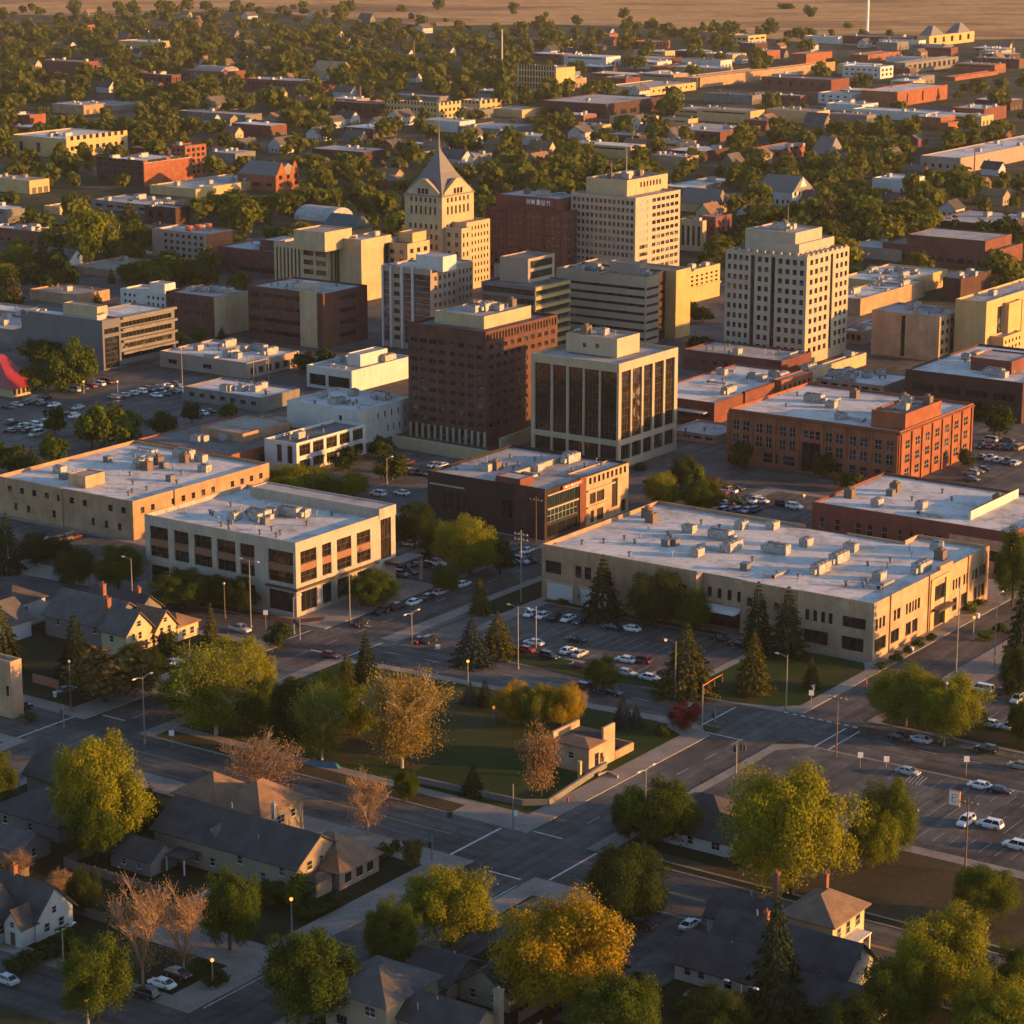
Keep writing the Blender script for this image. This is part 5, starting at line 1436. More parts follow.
dm = MB(); dm.hull8([(-119.9 - h.u, 37.6 - h.v, 5.0), (-119.9 - h.u, 40.2 - h.v, 5.0), (-119.9 - h.u, 38.9 - h.v, 7.2)], [(-116 - h.u, 37.6 - h.v, 6.4), (-116 - h.u, 40.2 - h.v, 6.4), (-116 - h.u, 38.9 - h.v, 7.6)])
link('dormer', dm.mesh('dormer', S_grey), h.root)
# low dark garages left of it
h = House('low dark-roofed garage beside the big dark-roofed house', -128, 47)
h.wing(-128, -121.5, 45, 54, 2.9, 5.0, 'v', 'gable', W_housegrey, S_dark, .4).win('L', 3, 1, .9, 1).win('L', 6.5, 1, .9, 1).door('R', 3)
h = House('wide low house with flat dark roof under the big yellow-green tree', -126, 68, 'the low dark house')
h.wing(-126, -113, 68, 84, 3.0, 5.8, 'v', 'hip', W_housegrey, S_dark, .6).win('L', 3, .9).win('L', 9, .9).win('R', 5, .9).chimney(-119, 75, 5.2, 6.6, .3)
h = House('dark house with steep roof and a lit gable at the left edge', -112, 74)
h.wing(-112, -102, 74, 90, 4.5, 8.8, 'v', 'gable', W_housegrey, S_dark, .7).win('R', 5, 4.6, 1.0, 1.2).win('R', 3, 1).win('L', 6, 1.4)
h = House('small dark-roofed house behind the orange bush at the left edge', -137, 66)
h.wing(-137, -130, 66, 78, 2.8, 4.8, 'v', 'gable', W_housegrey, S_grey, .5).win('L', 4, .9).win('R', 3, .9)
# white house bottom left
h = House('white house with dark cross-gabled roof at the bottom left edge', -161, 41.5, 'the white corner house')
h.wing(-157.5, -149.5, 41.5, 62, 4.0, 8.2, 'v', 'gable', W_housewhite, S_dark, .6).win('R', 4, 3.6, .9, 1.1).win('R', 2.3, 1.0).win('R', 5.4, 1.0)
h.wing(-163.5, -157, 46, 53.4, 4.2, 7.6, 'u', 'gable', W_housewhite, S_dark, .5).win('L', 2.6, 3.9, 1.4, 1.2, 'double_white').win('L', 1.8, 1, 1.3, 1.5).win('L', 5.2, 1, 1.3, 1.5).win('R', 3, 1.4)
h.wing(-160.4, -157.2, 41.8, 45.4, 3.6, 6.0, 'u', 'gable', W_housewhite, S_dark, .4).win('L', 1.8, 3.0, .8, .9).door('L', 1.8)
h.chimney(-153.5, 50, 7.4, 9.4, .4).vent(-156, 56, 6.0)
h = House('small grey-roofed house cut by the bottom left edge', -158, 66)
h.wing(-158, -147, 66, 82, 3.0, 6.0, 'v', 'hip', W_housewhite, S_dark, .5).win('L', 5, .9).win('R', 4, .9)
# tan house bottom centre
h = House('two-storey tan house with dark hip roofs at the bottom centre edge', -154, -24, 'the tan two-storey house')
h.wing(-153.8, -141.5, -24.2, -13.2, 5.6, 8.4, 'v', 'hip', W_housetan, S_grey, .7).win('L', 2.2, 3.4, 1.1, 1.4).win('L', 8.2, 3.4, 1.9, 1.4, 'double_white').win('L', 3, .7, 1.8, 1.4, 'shop').win('L', 8.4, .7).win('R', 6, 3.4)
h.wing(-151.2, -143.5, -36.5, -24.4, 3.6, 6.2, 'v', 'gable', W_housetan, S_dark, .6).win('L', 4, 1).win('L', 9, 1).win('R', 2.3, .8).win('R', 5.3, .8)
h.chimney(-144.2, -36.9, 2.5, 7.8, .55, W_housetan).vent(-148, -29, 5.2).vent(-150, -27, 4.4)
h = House('dark-roofed bungalow between the tan two-storey house and the yellow tree', -138, -27.5, 'the dark bungalow')
h.wing(-136, -122, -33, -24, 3.0, 6.0, 'u', 'gable', W_housetan, S_dark, .7).win('L', 2.5, .9).win('L', 6.4, .9).win('R', 4, .9).win('R', 10, .9)
h.wing(-138.5, -128.5, -23.6, -15.5, 2.9, 5.4, 'v', 'gable', W_housetan, S_dark, .6).win('L', 3, .9).door('L', 6)
h.wing(-121.6, -111, -32.6, -24.5, 3.0, 5.6, 'u', 'gable', W_housegrey, S_dark, .6)
h.box('awning', -140.9, -138.6, -23.4, -18.6, 2.3, 2.45, M_green_roof).chimney(-126, -29.5, 5.4, 7.2, .3).vent(-133, -21, 4.6)
# bottom right farm-like group
h = House('long white bungalow with dark roofs and a sunlit gable, bottom right', -112, -70, 'the white bungalow')
h.wing(-112, -103.5, -62.5, -46.5, 3.3, 6.6, 'v', 'gable', W_housewhite, S_dark, .7).win('L', 2.2, 1.2).win('L', 4.6, 1.2).win('L', 9.2, .8, 1.3, 1.7)
h.wing(-103.3, -94.5, -70.5, -47.5, 3.6, 7.2, 'v', 'gable', W_housewhite, S_dark, .7).win('R', 4.4, 4.3, .8, 1.2).win('R', 6.6, 1.0, .9, 1.5).chimney(-99.5, -55, 6.6, 8.4, .35)
h.wing(-105.8, -103.4, -69.8, -66.2, 2.9, 4.6, 'u', 'gable', W_housewhite, S_dark, .5)
h.wing(-112.5, -103.6, -78, -63, 2.5, 4.2, 'v', 'hip', W_housewhite, S_dark, .6).win('L', 4, .7).win('L', 10, .7, .9, 1.5).win('R', 3, .8)
h.wing(-94.2, -87.5, -54.5, -41.5, 3.2, 6.2, 'v', 'gable', W_housewhite, S_dark, .6)
h.chimney(-88.5, -50.5, 5.0, 10.0, .42).vent(-97, -52, 6.2).vent(-90, -47, 5.6).vent(-108, -54, 5.6)
h = House('two-storey brown-roofed house glowing in the sun, bottom right', -94, -64, 'the brown-roofed house')
h.wing(-94.0, -83.6, -63.4, -55.0, 6.2, 9.2, 'u', 'hip', W_houseyellow, S_tan, .8, hipin=.9).win('R', 2.0, 3.6, 1.1, 1.6).win('R', 5.0, 3.4, 1.2, 1.9).win('R', 8.2, 3.6, 1.4, 1.7).win('R', 3.0, .5, 1.3, 1.8).win('R', 8.2, .5, 1.4, 2.2).win('L', 4, 3.4)
h.box('balcony', -94.0, -86, -66.0, -63.42, 2.9, 3.1, M_trim).box('porch_post', -90, -89.7, -65.8, -65.5, 0, 2.9, M_trim).box('porch_post', -86.3, -86, -65.8, -65.5, 0, 2.9, M_trim)
h.chimney(-85.5, -57.5, 7.4, 10.4, .4)
# small white house behind the big round tree
h = House('small white house with dark roof in front of the big round tree', -66, -16, 'the small white house')
h.wing(-66, -57, -29, -18.5, 3.0, 5.8, 'v', 'gable', W_housewhite, S_dark, .6).win('L', 3, .9).win('L', 8, .9, 1.6, 1.4, 'double_white').win('R', 4, .9)
h.wing(-56.6, -49.5, -22, -12.5, 2.8, 5.0, 'v', 'hip', W_housewhite, S_dark, .5).win('L', 4, .9)
# old houses at the left, in front of the grey office
h = House('large cream gabled house, its two pointed dormers lit by the sun', -44, 137, 'the cream gabled house')
h.wing(-40, -28, 139, 158, 5.2, 9.4, 'v', 'gable', W_housegrey, S_grey, .7).win('L', 4, 3).win('L', 10, 3).win('L', 15, 3).win('L', 7, .8)
h.wing(-42.5, -34.5, 131.5, 138.7, 5.6, 9.6, 'v', 'gable', W_houseyellow, S_grey, .6).win('R', 2.2, 3.4, 1.0, 1.5).win('R', 4.2, 3.4, 1.0, 1.5).win('R', 4, 6.2, 1.2, 1.2).win('R', 2.4, .8, 1.4, 1.6).win('R', 6, .8, 1.0, 2).win('L', 3, 3)
h.wing(-34.2, -27.5, 131.0, 138.8, 4.6, 8.2, 'v', 'gable', W_houseyellow, S_brown, .6).win('R', 2, 3.0, 1, 1.4).win('R', 4.4, 3.0, 1, 1.4).win('R', 3.3, 5.4, 1.0, 1.0).win('R', 3.2, .7, 1.4, 1.6)
h.wing(-27.2, -20.5, 131, 140, 3.2, 5.2, 'u', 'hip', W_houseyellow, S_brown, .5).win('R', 2, .8, 1.2, 1.5).win('R', 4.6, .8, 1.2, 1.5)
h.box('porch_roof', -45.5, -38, 128.6, 131.4, 2.8, 3.0, S_brown)
h.chimney(-38, 141, 7.0, 10.6, .6).chimney(-30, 150, 8.0, 10.4, .5)
h = House('white house with dark roof at the left edge behind the pines', -42, 168)
h.wing(-42, -32, 166, 178, 5.6, 8.6, 'v', 'hip', W_housewhite, S_dark, .6).win('L', 3, 3.2).win('L', 6, 3.2).win('L', 9, 3.2).win('L', 3, .8).win('L', 8, .8).win('R', 4, 3.2)
h.wing(-50, -42.3, 160, 171, 4.4, 8.0, 'u', 'gable', W_housewhite, S_grey, .6).win('L', 3, 3).win('L', 6.5, 3).win('L', 3, .8).win('L', 6.5, .8).chimney(-46, 168, 7, 9, .4)
h = House('low dark-roofed house behind the cream gabled house', -24, 150)
h.wing(-24, -16, 146, 162, 3.2, 6.4, 'v', 'gable', W_housegrey, S_dark, .6).win('R', 3.6, 3.0, 1, 1).win('L', 5, .9).chimney(-20, 149, 5.6, 7.4, .4)
b = Bld('house', 'the tan corner block', 'small flat tan block cut by the left edge beside the footpath', 13, 719, -40, 13.6, 662, W_tan2, R_tan, .5)
b.main.frac('L', [(.9, .95)], 4.5, 6.6, 'sash'); b.done()
# brick pavilion in the park, with its low walls
u0, v0 = -45, 14
h = House('small tan pavilion with stepped end walls standing on the park lawn', u0, v0, 'the brick pavilion', 'pavilion')
h.root['category'] = 'pavilion'
h.wing(-45.5, -40.2, 12.6, 20.5, 5.0, 5.9, 'v', 'hip', W_tan2, S_brown, .35).win('R', 2.6, 1.0, 1.2, 2.4, 'sash').win('R', 4.2, 1.2, .8, 1.8, 'sash').win('L', 4, 2.4, 1.2, 1.2)
h.box('side_wall', -40.1, -36.2, 12.9, 13.4, 0, 7.4, W_tan2).box('side_wall', -45.3, -36.5, 20.6, 21.1, 0, 6.6, W_tan2)
h.box('flat_roof', -40.1, -36.2, 13.42, 20.58, 5.0, 5.3, S_dark)
h.box('terrace_wall', -36, -29.5, 12.9, 13.3, 0, 1.6, W_tan).box('terrace_wall', -29.9, -29.5, 13.31, 20.5, 0, 1.6, W_tan).box('gate_post', -49, -48.4, 12.2, 12.8, 0, 3.6, W_gold)
wall_run('stone_wall', 'low grey stone wall along the park front, bending at the corner lamp', [G(417, 783), G(522, 806), G(548, 806), G(606, 768)], 1.1, .5, W_grey, z0=.15)
wall_run('stone_wall', 'low pale garden wall curving beside the pavilion lawn', [G(598, 777), G(608, 774), G(618, 779)], .5, .3, W_stone, z0=.15)
wall_run('fence', 'orange wooden board fence by the tan corner block', [G(33, 683), G(59, 690)], 1.9, .15, plain('fence_orange', (.22, .10, .045), .8), 'fence', .15)
M_fence = plain('fence_weathered', (.13, .10, .075), .85)
def fence_run(label, pts, h=1.7, mat=None):
    (u_, v_) = pts[0]; X0, Y0 = W(u_, v_)
    o = tag(link('fence', None, None, (X0, Y0, .15), ROT), label, 'fence')
    pm, bm = MB(), MB()
    for (a, c), (e, g_) in zip(pts, pts[1:]):
        L_ = math.hypot(e - a, g_ - c); n_ = max(2, int(L_ / .32)); ax = abs(e - a) > abs(g_ - c)
        for i in range(n_):
            f = (i + .5) / n_; x, y = a + (e - a) * f - u_, c + (g_ - c) * f - v_
            hh_ = h - .06 * (i % 2)
            bm.box(x - (.14 if ax else .02), x + (.14 if ax else .02), y - (.02 if ax else .14), y + (.02 if ax else .14), .06, hh_)
        for i in range(int(L_ / 2.4) + 1):
            f = i * 2.4 / L_; x, y = a + (e - a) * f - u_, c + (g_ - c) * f - v_
            pm.box(x - .07, x + .07, y - .07, y + .07, 0, h + .15)
    link('boards', bm.mesh('boards', mat or M_fence), o); link('posts', pm.mesh('posts', mat or M_fence), o)
    return o
fence_run('weathered board fence behind the big dark-roofed house', [(-133, 36), (-133, 60), (-126, 60)])
fence_run('weathered board fence round the yard of the white corner house', [(-146, 38), (-146, 62), (-139, 62)])
fence_run('pale board fence beside the tan two-storey house', [(-138, -40), (-155, -40), (-155, -37)], 1.6, W_housewhite)
fence_run('weathered board fence between the dark bungalow and the white bungalow', [(-121, -36), (-138, -36)])
fence_run('weathered board fence behind the small white house', [(-68, -34), (-49, -34), (-49, -24)], 1.6)
tp = MB(); tp.hull8([(-3.4, -.6, 0), (3.4, -.6, 0), (3.4, .6, 0), (-3.4, .6, 0)], [(-2.6, -.25, .9), (2.6, -.25, .9), (2.6, .25, .9), (-2.6, .25, .9)])
g_ = G(323, 766, .15); tag(link('tarpaulin', tp.mesh('tarpaulin', plain('blue_cover', (.02, .10, .14), .5)), None, (g_[0], g_[1], .156), -.35), 'long low blue cover lying on the grass under the park trees', 'tarpaulin')
# hedges
M_hedge_dummy = None

# ---- far houses, one kind of each colour, copied
r = random.Random(77)
HPROTO = []
for i, (wm, rm, look) in enumerate([(W_housewhite, S_dark, 'dark-roofed white house'), (W_housetan, S_brown, 'tan house'), (W_housegrey, S_grey, 'grey house'), (W_red, S_grey, 'red brick house'), (W_houseyellow, S_brown, 'cream house'), (W_housewhite, S_grey, 'pale-roofed white house')]):
    L_, D_, e_, rg = 12 + i % 3 * 2, 9 + i % 2, 4.6 + (i % 2) * 1.2, 8.4 + (i % 3) * .7
    mb = MB(); mb.box(-L_ / 2, L_ / 2, -D_ / 2, D_ / 2, 0, e_)
    for xx in (-L_ / 2, L_ / 2): mb.hull8([(xx - .01, -D_ / 2, e_ - .02), (xx - .01, D_ / 2, e_ - .02), (xx - .01, 0, rg - .1)], [(xx + .01, -D_ / 2, e_ - .02), (xx + .01, D_ / 2, e_ - .02), (xx + .01, 0, rg - .1)])
    for q in range(4):
        mb.box(-L_ / 2 + 1.2 + q * L_ / 4.3, -L_ / 2 + 2.3 + q * L_ / 4.3, -D_ / 2 - .05, -D_ / 2 + .1, 1, 2.6, 1)
    for yy in (-2.2, 1.0): mb.box(L_ / 2 - .1, L_ / 2 + .05, yy, yy + 1.1, 1, 2.6, 1); mb.box(-L_ / 2 - .05, -L_ / 2 + .1, yy, yy + 1.1, 1, 2.6, 1)
    rb = MB(); k = (rg - e_) / (D_ / 2)
    for sy in (-1, 1):
        ye, ze = sy * (D_ / 2 + .6), e_ - k * .6
        p = [(-L_ / 2 - .6, 0, rg), (L_ / 2 + .6, 0, rg), (L_ / 2 + .6, ye, ze), (-L_ / 2 - .6, ye, ze)]
        if sy < 0: p = p[::-1]
        rb.hull8([(x, y, z - .2) for x, y, z in p], p)
    rb.box(L_ * .2, L_ * .2 + .9, .5, 1.4, rg - 1.5, rg + .9)
    HPROTO.append((mb.mesh('wall', [wm, G_dark]), rb.mesh('roof', rm), look))
def clear(X, Y, rad):
    for C, lu, lv in FOOT:
        dx, dy = X - C[0], Y - C[1]
        a, b_ = dx * UX[0] + dy * UX[1], dx * VX[0] + dy * VX[1]
        if -rad < a < lu + rad and -rad < b_ < lv + rad: return False
    return True
def house_at(px, py, i=None, rot=None):
    X, Y = G(px, py)
    if not clear(X, Y, 7) or r.random() < .3: return
    wmesh, rmesh, look = HPROTO[r.randrange(6) if i is None else i]
    o = link('house', None, None, (X, Y, 0), ROT + (r.choice([0, math.pi / 2]) if rot is None else rot) + r.uniform(-.08, .08))
    s_ = r.uniform(.8, 1.1); o.scale = (s_, s_, s_)
    link('wall', wmesh, o); link('roof', rmesh, o)
    later(o, look, 'house', 'houses among the trees of the far districts')
    FOOT.append((( X - UX[0] * 6 - VX[0] * 6, Y - UX[1] * 6 - VX[1] * 6), 12, 12))
for row, (y0, n_, xs_) in enumerate([(20, 9, (10, 420)), (28, 10, (4, 430)), (36, 12, (4, 620)), (46, 14, (4, 620)), (56, 14, (4, 600)), (67, 12, (4, 520)), (80, 12, (4, 520)), (96, 9, (4, 360)), (112, 8, (130, 380)), (128, 9, (190, 420)), (140, 12, (200, 700)), (152, 10, (200, 760)), (166, 12, (300, 900)), (178, 12, (310, 1010)), (190, 9, (330, 1010)), (206, 8, (640, 1010)), (218, 6, (700, 960)), (240, 7, (40, 200)), (268, 5, (20, 160)), (128, 8, (600, 1010)), (142, 7, (760, 1015)), (100, 5, (540, 700)), (60, 6, (720, 1010)), (50, 5, (740, 1010))]):
    for k in range(n_):
        house_at(xs_[0] + (xs_[1] - xs_[0]) * (k + r.uniform(.1, .9)) / n_, y0 + r.uniform(-4, 4))

for k in range(150):
    q = fr0.random()
    if q < .62: px, py = fr0.uniform(560, 1030), fr0.uniform(46, 132)
    elif q < .8: px, py = fr0.uniform(0, 300), fr0.uniform(100, 225)
    else: px, py = fr0.uniform(330, 720), fr0.uniform(96, 170)
    shed(px, py)
# ================================================================ trees
rng = np.random.default_rng(5)
L_green = leaf_mat('leaf_green', (.036, .066, .009), (.085, .108, .013))
L_yellow = leaf_mat('leaf_yellow_green', (.115, .135, .011), (.20, .19, .013))
L_gold = leaf_mat('leaf_gold', (.23, .165, .010), (.32, .205, .012))
L_dark = leaf_mat('leaf_dark', (.020, .036, .009), (.042, .058, .012), .25)
L_olive = leaf_mat('leaf_olive', (.095, .076, .022), (.145, .10, .028))
L_orange = leaf_mat('leaf_orange', (.22, .135, .062), (.30, .18, .078))
L_red = leaf_mat('leaf_red', (.075, .010, .012), (.11, .016, .014))
L_spruce = leaf_mat('needle_spruce', (.015, .028, .011), (.032, .046, .015), .15)
L_spruce_gold = leaf_mat('needle_gold', (.042, .050, .010), (.090, .078, .015), .2)
L_blue = leaf_mat('needle_blue', (.026, .042, .036), (.044, .062, .050), .15)
L_mixed = leaf_mat('leaf_mixed', (.046, .066, .010), (.16, .15, .018))
M_bark = wall_mat('bark', (.07, .052, .038), .3, .4)
M_birch = wall_mat('birch_bark', (.34, .29, .22), .2, .2)
M_barkorange = wall_mat('bare_bark', (.25, .17, .11), .2, .2)

def quads(pos, nrm, size, mat, name, jit=.6, aspect=1.0):
    """many small leaf sprays as one mesh"""
    n = len(pos)
    d = nrm + rng.normal(0, jit, (n, 3))
    d /= np.linalg.norm(d, axis=1, keepdims=True) + 1e-9
    t = np.cross(d, rng.normal(0, 1, (n, 3)))
    t /= np.linalg.norm(t, axis=1, keepdims=True) + 1e-9
    b = np.cross(d, t)
    s = (size * rng.uniform(.6, 1.35, n))[:, None]
    t, b = t * s * aspect, b * s
    v = np.empty((n, 4, 3))
    v[:, 0] = pos + t; v[:, 1] = pos + b * .75 + d * s * .12; v[:, 2] = pos - t; v[:, 3] = pos - b * .75 + d * s * .12
    return arr_mesh(name, v.reshape(-1, 3), np.arange(n * 4).reshape(n, 4), mat)

def arr_mesh(name, v, f, mat):
    me = bpy.data.meshes.new(name)
    n, k = f.shape
    me.vertices.add(len(v)); me.vertices.foreach_set('co', np.ascontiguousarray(v, dtype=np.float32).ravel())
    me.loops.add(n * k); me.loops.foreach_set('vertex_index', np.ascontiguousarray(f, dtype=np.int32).ravel())
    me.polygons.add(n); me.polygons.foreach_set('loop_start', np.arange(0, n * k, k, dtype=np.int32)); me.polygons.foreach_set('loop_total', np.full(n, k, dtype=np.int32))
    me.materials.append(mat)
    me.update(calc_edges=True)
    return me

def round_crown(name, n, leaf, mat, clumps=38, z0=.22, flat=1.0, top=1.0, spread=.5):
    """crown of unit width and height: clumps hung about an uneven dome"""
    c = []
    while len(c) < clumps:
        p = rng.normal(0, 1, 3); p /= (np.abs(p) ** 2.7).sum() ** (1 / 2.7)
        rr = rng.uniform(.5, .84) if len(c) > clumps // 4 else rng.uniform(.1, .5)
        q = p * rr
        q[2] = q[2] * (1.0 if q[2] > 0 else .75)
        c.append(q)
    c = np.array(c)
    cr = rng.uniform(.19, .36, clumps) * (44 / clumps) ** .33
    w = cr ** 2; w /= w.sum()
    k = rng.choice(clumps, n, p=w)
    d = rng.normal(0, 1, (n, 3)); d[:, 2] += .25
    d /= np.linalg.norm(d, axis=1, keepdims=True)
    rad = cr[k] * np.clip(rng.normal(.86, .22, n), .2, 1.45)
    p = c[k] + d * rad[:, None]
    out = p / (np.linalg.norm(p, axis=1, keepdims=True) + 1e-6)
    nr = d * .6 + out * .6
    hz = (1 - z0) / 2
    pos = np.stack([p[:, 0] * spread * 1.04, p[:, 1] * spread * 1.04, z0 - .05 + hz + p[:, 2] * hz * .97], 1)
    return quads(pos, nr, leaf, mat, name)

def cone_crown(name, n, leaf, mat, z0=.06, whorls=15, power=.9):
    z = z0 + (1 - z0) * (1 - np.sqrt(rng.uniform(0, 1, n)))
    wz = (np.floor((z - z0) / (1 - z0) * whorls) + .5) / whorls
    zz = z0 + (1 - z0) * (wz * .65 + (z - z0) / (1 - z0) * .35)
    R = .5 * (1 - (zz - z0) / (1 - z0)) ** power + .012
    ph = rng.uniform(0, 2 * np.pi, n)
    br = np.round(ph / (2 * np.pi) * 11 + wz * 37 % 1) / 11 * 2 * np.pi - wz * 37 % 1
    ph = ph * .45 + br * .55
    lob = 1 + .22 * np.sin(ph * 5 + wz * 40) + rng.normal(0, .06, n)
    rf = rng.uniform(.25, 1, n) ** .6
    r = R * rf * lob
    pos = np.stack([r * np.cos(ph), r * np.sin(ph), zz - rf * R * .22], 1)
    nr = np.stack([np.cos(ph) * .5, np.sin(ph) * .5, np.full(n, .9)], 1)
    return quads(pos, nr, leaf * (.6 + .6 * (1 - z)), mat, name, .45)

def branches(name, mat, seed, depth=3, spread=.5, trunk_h=.16, r0=.015, kids=(5, 5, 5), up=.55):
    rd = random.Random(seed)
    mb = MB(); tips = []
    def grow(p, d, length, r, lv):
        q = [p]; dd = d.copy()
        for i in range(2):
            dd = (dd + Vector((rd.gauss(0, .13), rd.gauss(0, .13), rd.gauss(0, .08) + .05))).normalized()
            q.append(q[-1] + dd * length / 2)
        r = max(r, .0026); mb.tube(q, [r, r * .8, r * .55], 5 if lv < 2 else 3, 0, False)
        if lv >= depth:
            tips.extend([q[1], q[2]]); return
        for k in range(kids[min(lv, len(kids) - 1)]):
            t = rd.uniform(.45, 1.0)
            base = q[0].lerp(q[1], t * 2) if t < .5 else q[1].lerp(q[2], t * 2 - 1)
            a = rd.uniform(0, 6.283)
            side = Vector((math.cos(a), math.sin(a), 0))
            nd = (dd * up + side * rd.uniform(.45, .95) + Vector((0, 0, .25))).normalized()
            grow(base, nd, length * rd.uniform(.55, .75), r * .5, lv + 1)
        tips.append(q[2])
    mb.tube([(0, 0, 0), (.004, .003, trunk_h * .5), (0, 0, trunk_h)], [r0 * 1.25, r0, r0 * .9], 7, 0, False)
    for k in range(kids[0]):
        a = 6.283 * k / kids[0] + rd.uniform(-.4, .4)
        nd = Vector((math.cos(a) * .5, math.sin(a) * .5, .85)).normalized()
        grow(Vector((0, 0, trunk_h * rd.uniform(.75, 1))), nd, .34, r0 * .7, 1)
    tp = np.array([tuple(t) for t in tips])
    # fit to unit width and height
    m = max(abs(tp[:, 0]).max(), abs(tp[:, 1]).max()) / .47
    mz = tp[:, 2].max() / .97
    mb.v = [(x / m, y / m, z / mz) for x, y, z in mb.v]
    tp = tp / np.array([m, m, mz])
    return mb.mesh(name, mat), tp

def trunk(name, mat, h=.5, r=.022, limbs=5, seed=1):
    rd = random.Random(seed)
    mb = MB()
    mb.tube([(0, 0, -.01), (.006, .004, h * .5), (-.004, .006, h)], [r * 1.4, r, r * .5], 7)
    for k in range(limbs):
        a = 6.283 * k / max(1, limbs) + rd.uniform(-.3, .3); z = h * rd.uniform(.4, .8); L_ = rd.uniform(.18, .32)
        mb.tube([(0, 0, z), (math.cos(a) * L_ * .5, math.sin(a) * L_ * .5, z + .09), (math.cos(a) * L_, math.sin(a) * L_, z + .24)], [r * .5, r * .35, r * .12], 4)
    return mb.mesh(name, mat)

T_near, T_mid = trunk('trunk', M_bark, .55, .022, 7, 2), trunk('trunk', M_bark, .5, .026, 3, 3)
T_con = trunk('trunk', M_bark, .9, .016, 0, 4)
KIND = {}    # kind -> list of (crown meshes, trunk mesh, look, group-ish noun)
def kind(k, crowns, tr, look): KIND[k] = (crowns, tr, look)
near_of = lambda m, nm, n=48000: [round_crown('crown', n, .0100, m, 115, .0), round_crown('crown', n, .0100, m, 150, -.01)]
mid_of = lambda m: [round_crown('crown', 2800, .044, m, 28, .05), round_crown('crown', 2800, .044, m, 24, .03), round_crown('crown', 2600, .045, m, 32, .06)]
far_of = lambda m: [round_crown('crown', 700, .080, m, 15, .03), round_crown('crown', 700, .080, m, 12, .02), round_crown('crown', 640, .085, m, 18, .03)]
for key, m, look in (('green', L_green, 'round green tree'), ('yellow', L_yellow, 'round yellow-green tree'), ('gold', L_gold, 'bright golden-yellow tree'), ('dark', L_dark, 'dark green round tree'), ('olive', L_olive, 'thin olive-brown tree'), ('red', L_red, 'small deep red tree')):
    if key != 'olive': kind('N' + key, near_of(m, key) if key not in ('red',) else near_of(m, key, 24000)[:1], T_near, look)
    kind('M' + key, mid_of(m), T_mid, look)
for key, m, look in (('green', L_green, 'round green tree'), ('yellow', L_yellow, 'yellow-green tree'), ('dark', L_dark, 'dark green tree'), ('mixed', L_mixed, 'yellowing green tree')):
    kind('F' + key, far_of(m), T_mid, look)
for key, m, look in (('spruce', L_spruce, 'dark pointed spruce'), ('goldspruce', L_spruce_gold, 'golden-green pointed conifer'), ('blue', L_blue, 'blue-green pointed spruce')):
    kind('N' + key, [cone_crown('crown', 7000, .026, m), cone_crown('crown', 7000, .026, m, .04, 18, .8)], T_con, look)
    kind('F' + key, [cone_crown('crown', 700, .07, m, .05, 9)], T_con, look)
def twiggy(k, leafm, barkm, look, seed, nleaf, leaf, spreadj, depth=3, kids=(6, 5, 4)):
    cr = []
    for s_ in range(2):
        bm_, tp = branches('branches', barkm, seed + s_, depth, kids=kids)
        i = rng.integers(0, len(tp), nleaf)
        pos = tp[i] + rng.normal(0, spreadj, (nleaf, 3)) * np.array([1, 1, .8])
        m_ = int(nleaf * .5)          # sprays hanging from the inner and lower twigs
        pos[:m_] = pos[:m_] * (1, 1, 0) * rng.uniform(.5, 1, (m_, 1)) + np.stack([np.zeros(m_), np.zeros(m_), .16 + .6 * rng.uniform(0, 1, m_) * (1 - .3 * np.hypot(pos[:m_, 0], pos[:m_, 1]))], 1)
        cr.append((quads(pos, rng.normal(0, 1, (nleaf, 3)), leaf, leafm, 'crown'), bm_))
    KIND[k] = (cr, None, look)
twiggy('bare', L_orange, M_barkorange, 'half-bare orange-brown tree', 11, 5200, .0085, .045, 4, (7, 5, 4, 4))
L_pale = leaf_mat('leaf_pale_gold', (.16, .12, .024), (.23, .155, .032))
twiggy('birch', L_pale, M_birch, 'golden pale-barked birch', 21, 24000, .0098, .045, 4, (7, 5, 4, 3))
twiggy('birchgreen', L_yellow, M_birch, 'yellow-green pale-barked birch', 31, 26000, .0100, .055, 4, (7, 5, 4, 3))
twiggy('oldpine', L_orange, M_bark, 'sparse reddish-brown conifer', 41, 5500, .013, .04, 4, (7, 5, 4, 3))

tr = random.Random(9)
TREECOUNT = [0]
def tree(px, py, top, w, kd, group, noun=None, where=None, plant=0.12):
    """base at the picture point, height from the top row, width in picture pixels"""
    X, Y = G(px, py, plant)
    s = P(X, Y, plant)[2]
    ht = max(2.0, height_at(Y, top) - plant)
    wd = w / s
    return tree_at(X, Y, ht, wd, kd, group, noun, where, plant)
def tree_at(X, Y, ht, wd, kd, group, noun=None, where=None, plant=0.12):
    crowns, tm, look = KIND[kd]
    c = crowns[tr.randrange(len(crowns))]
    nm = 'conifer' if ('spruce' in kd or 'blue' in kd) else 'birch_tree' if 'birch' in kd else 'tree'
    o = link(nm, None, None, (X, Y, plant), tr.uniform(0, 6.28), (wd, wd, ht))
    if isinstance(c, tuple):
        link('crown', c[0], o); link('trunk', c[1], o)
    else:
        link('crown', c, o); link('trunk', tm, o)
    TREECOUNT[0] += 1
    return later(o, noun or look, 'tree', group, where)

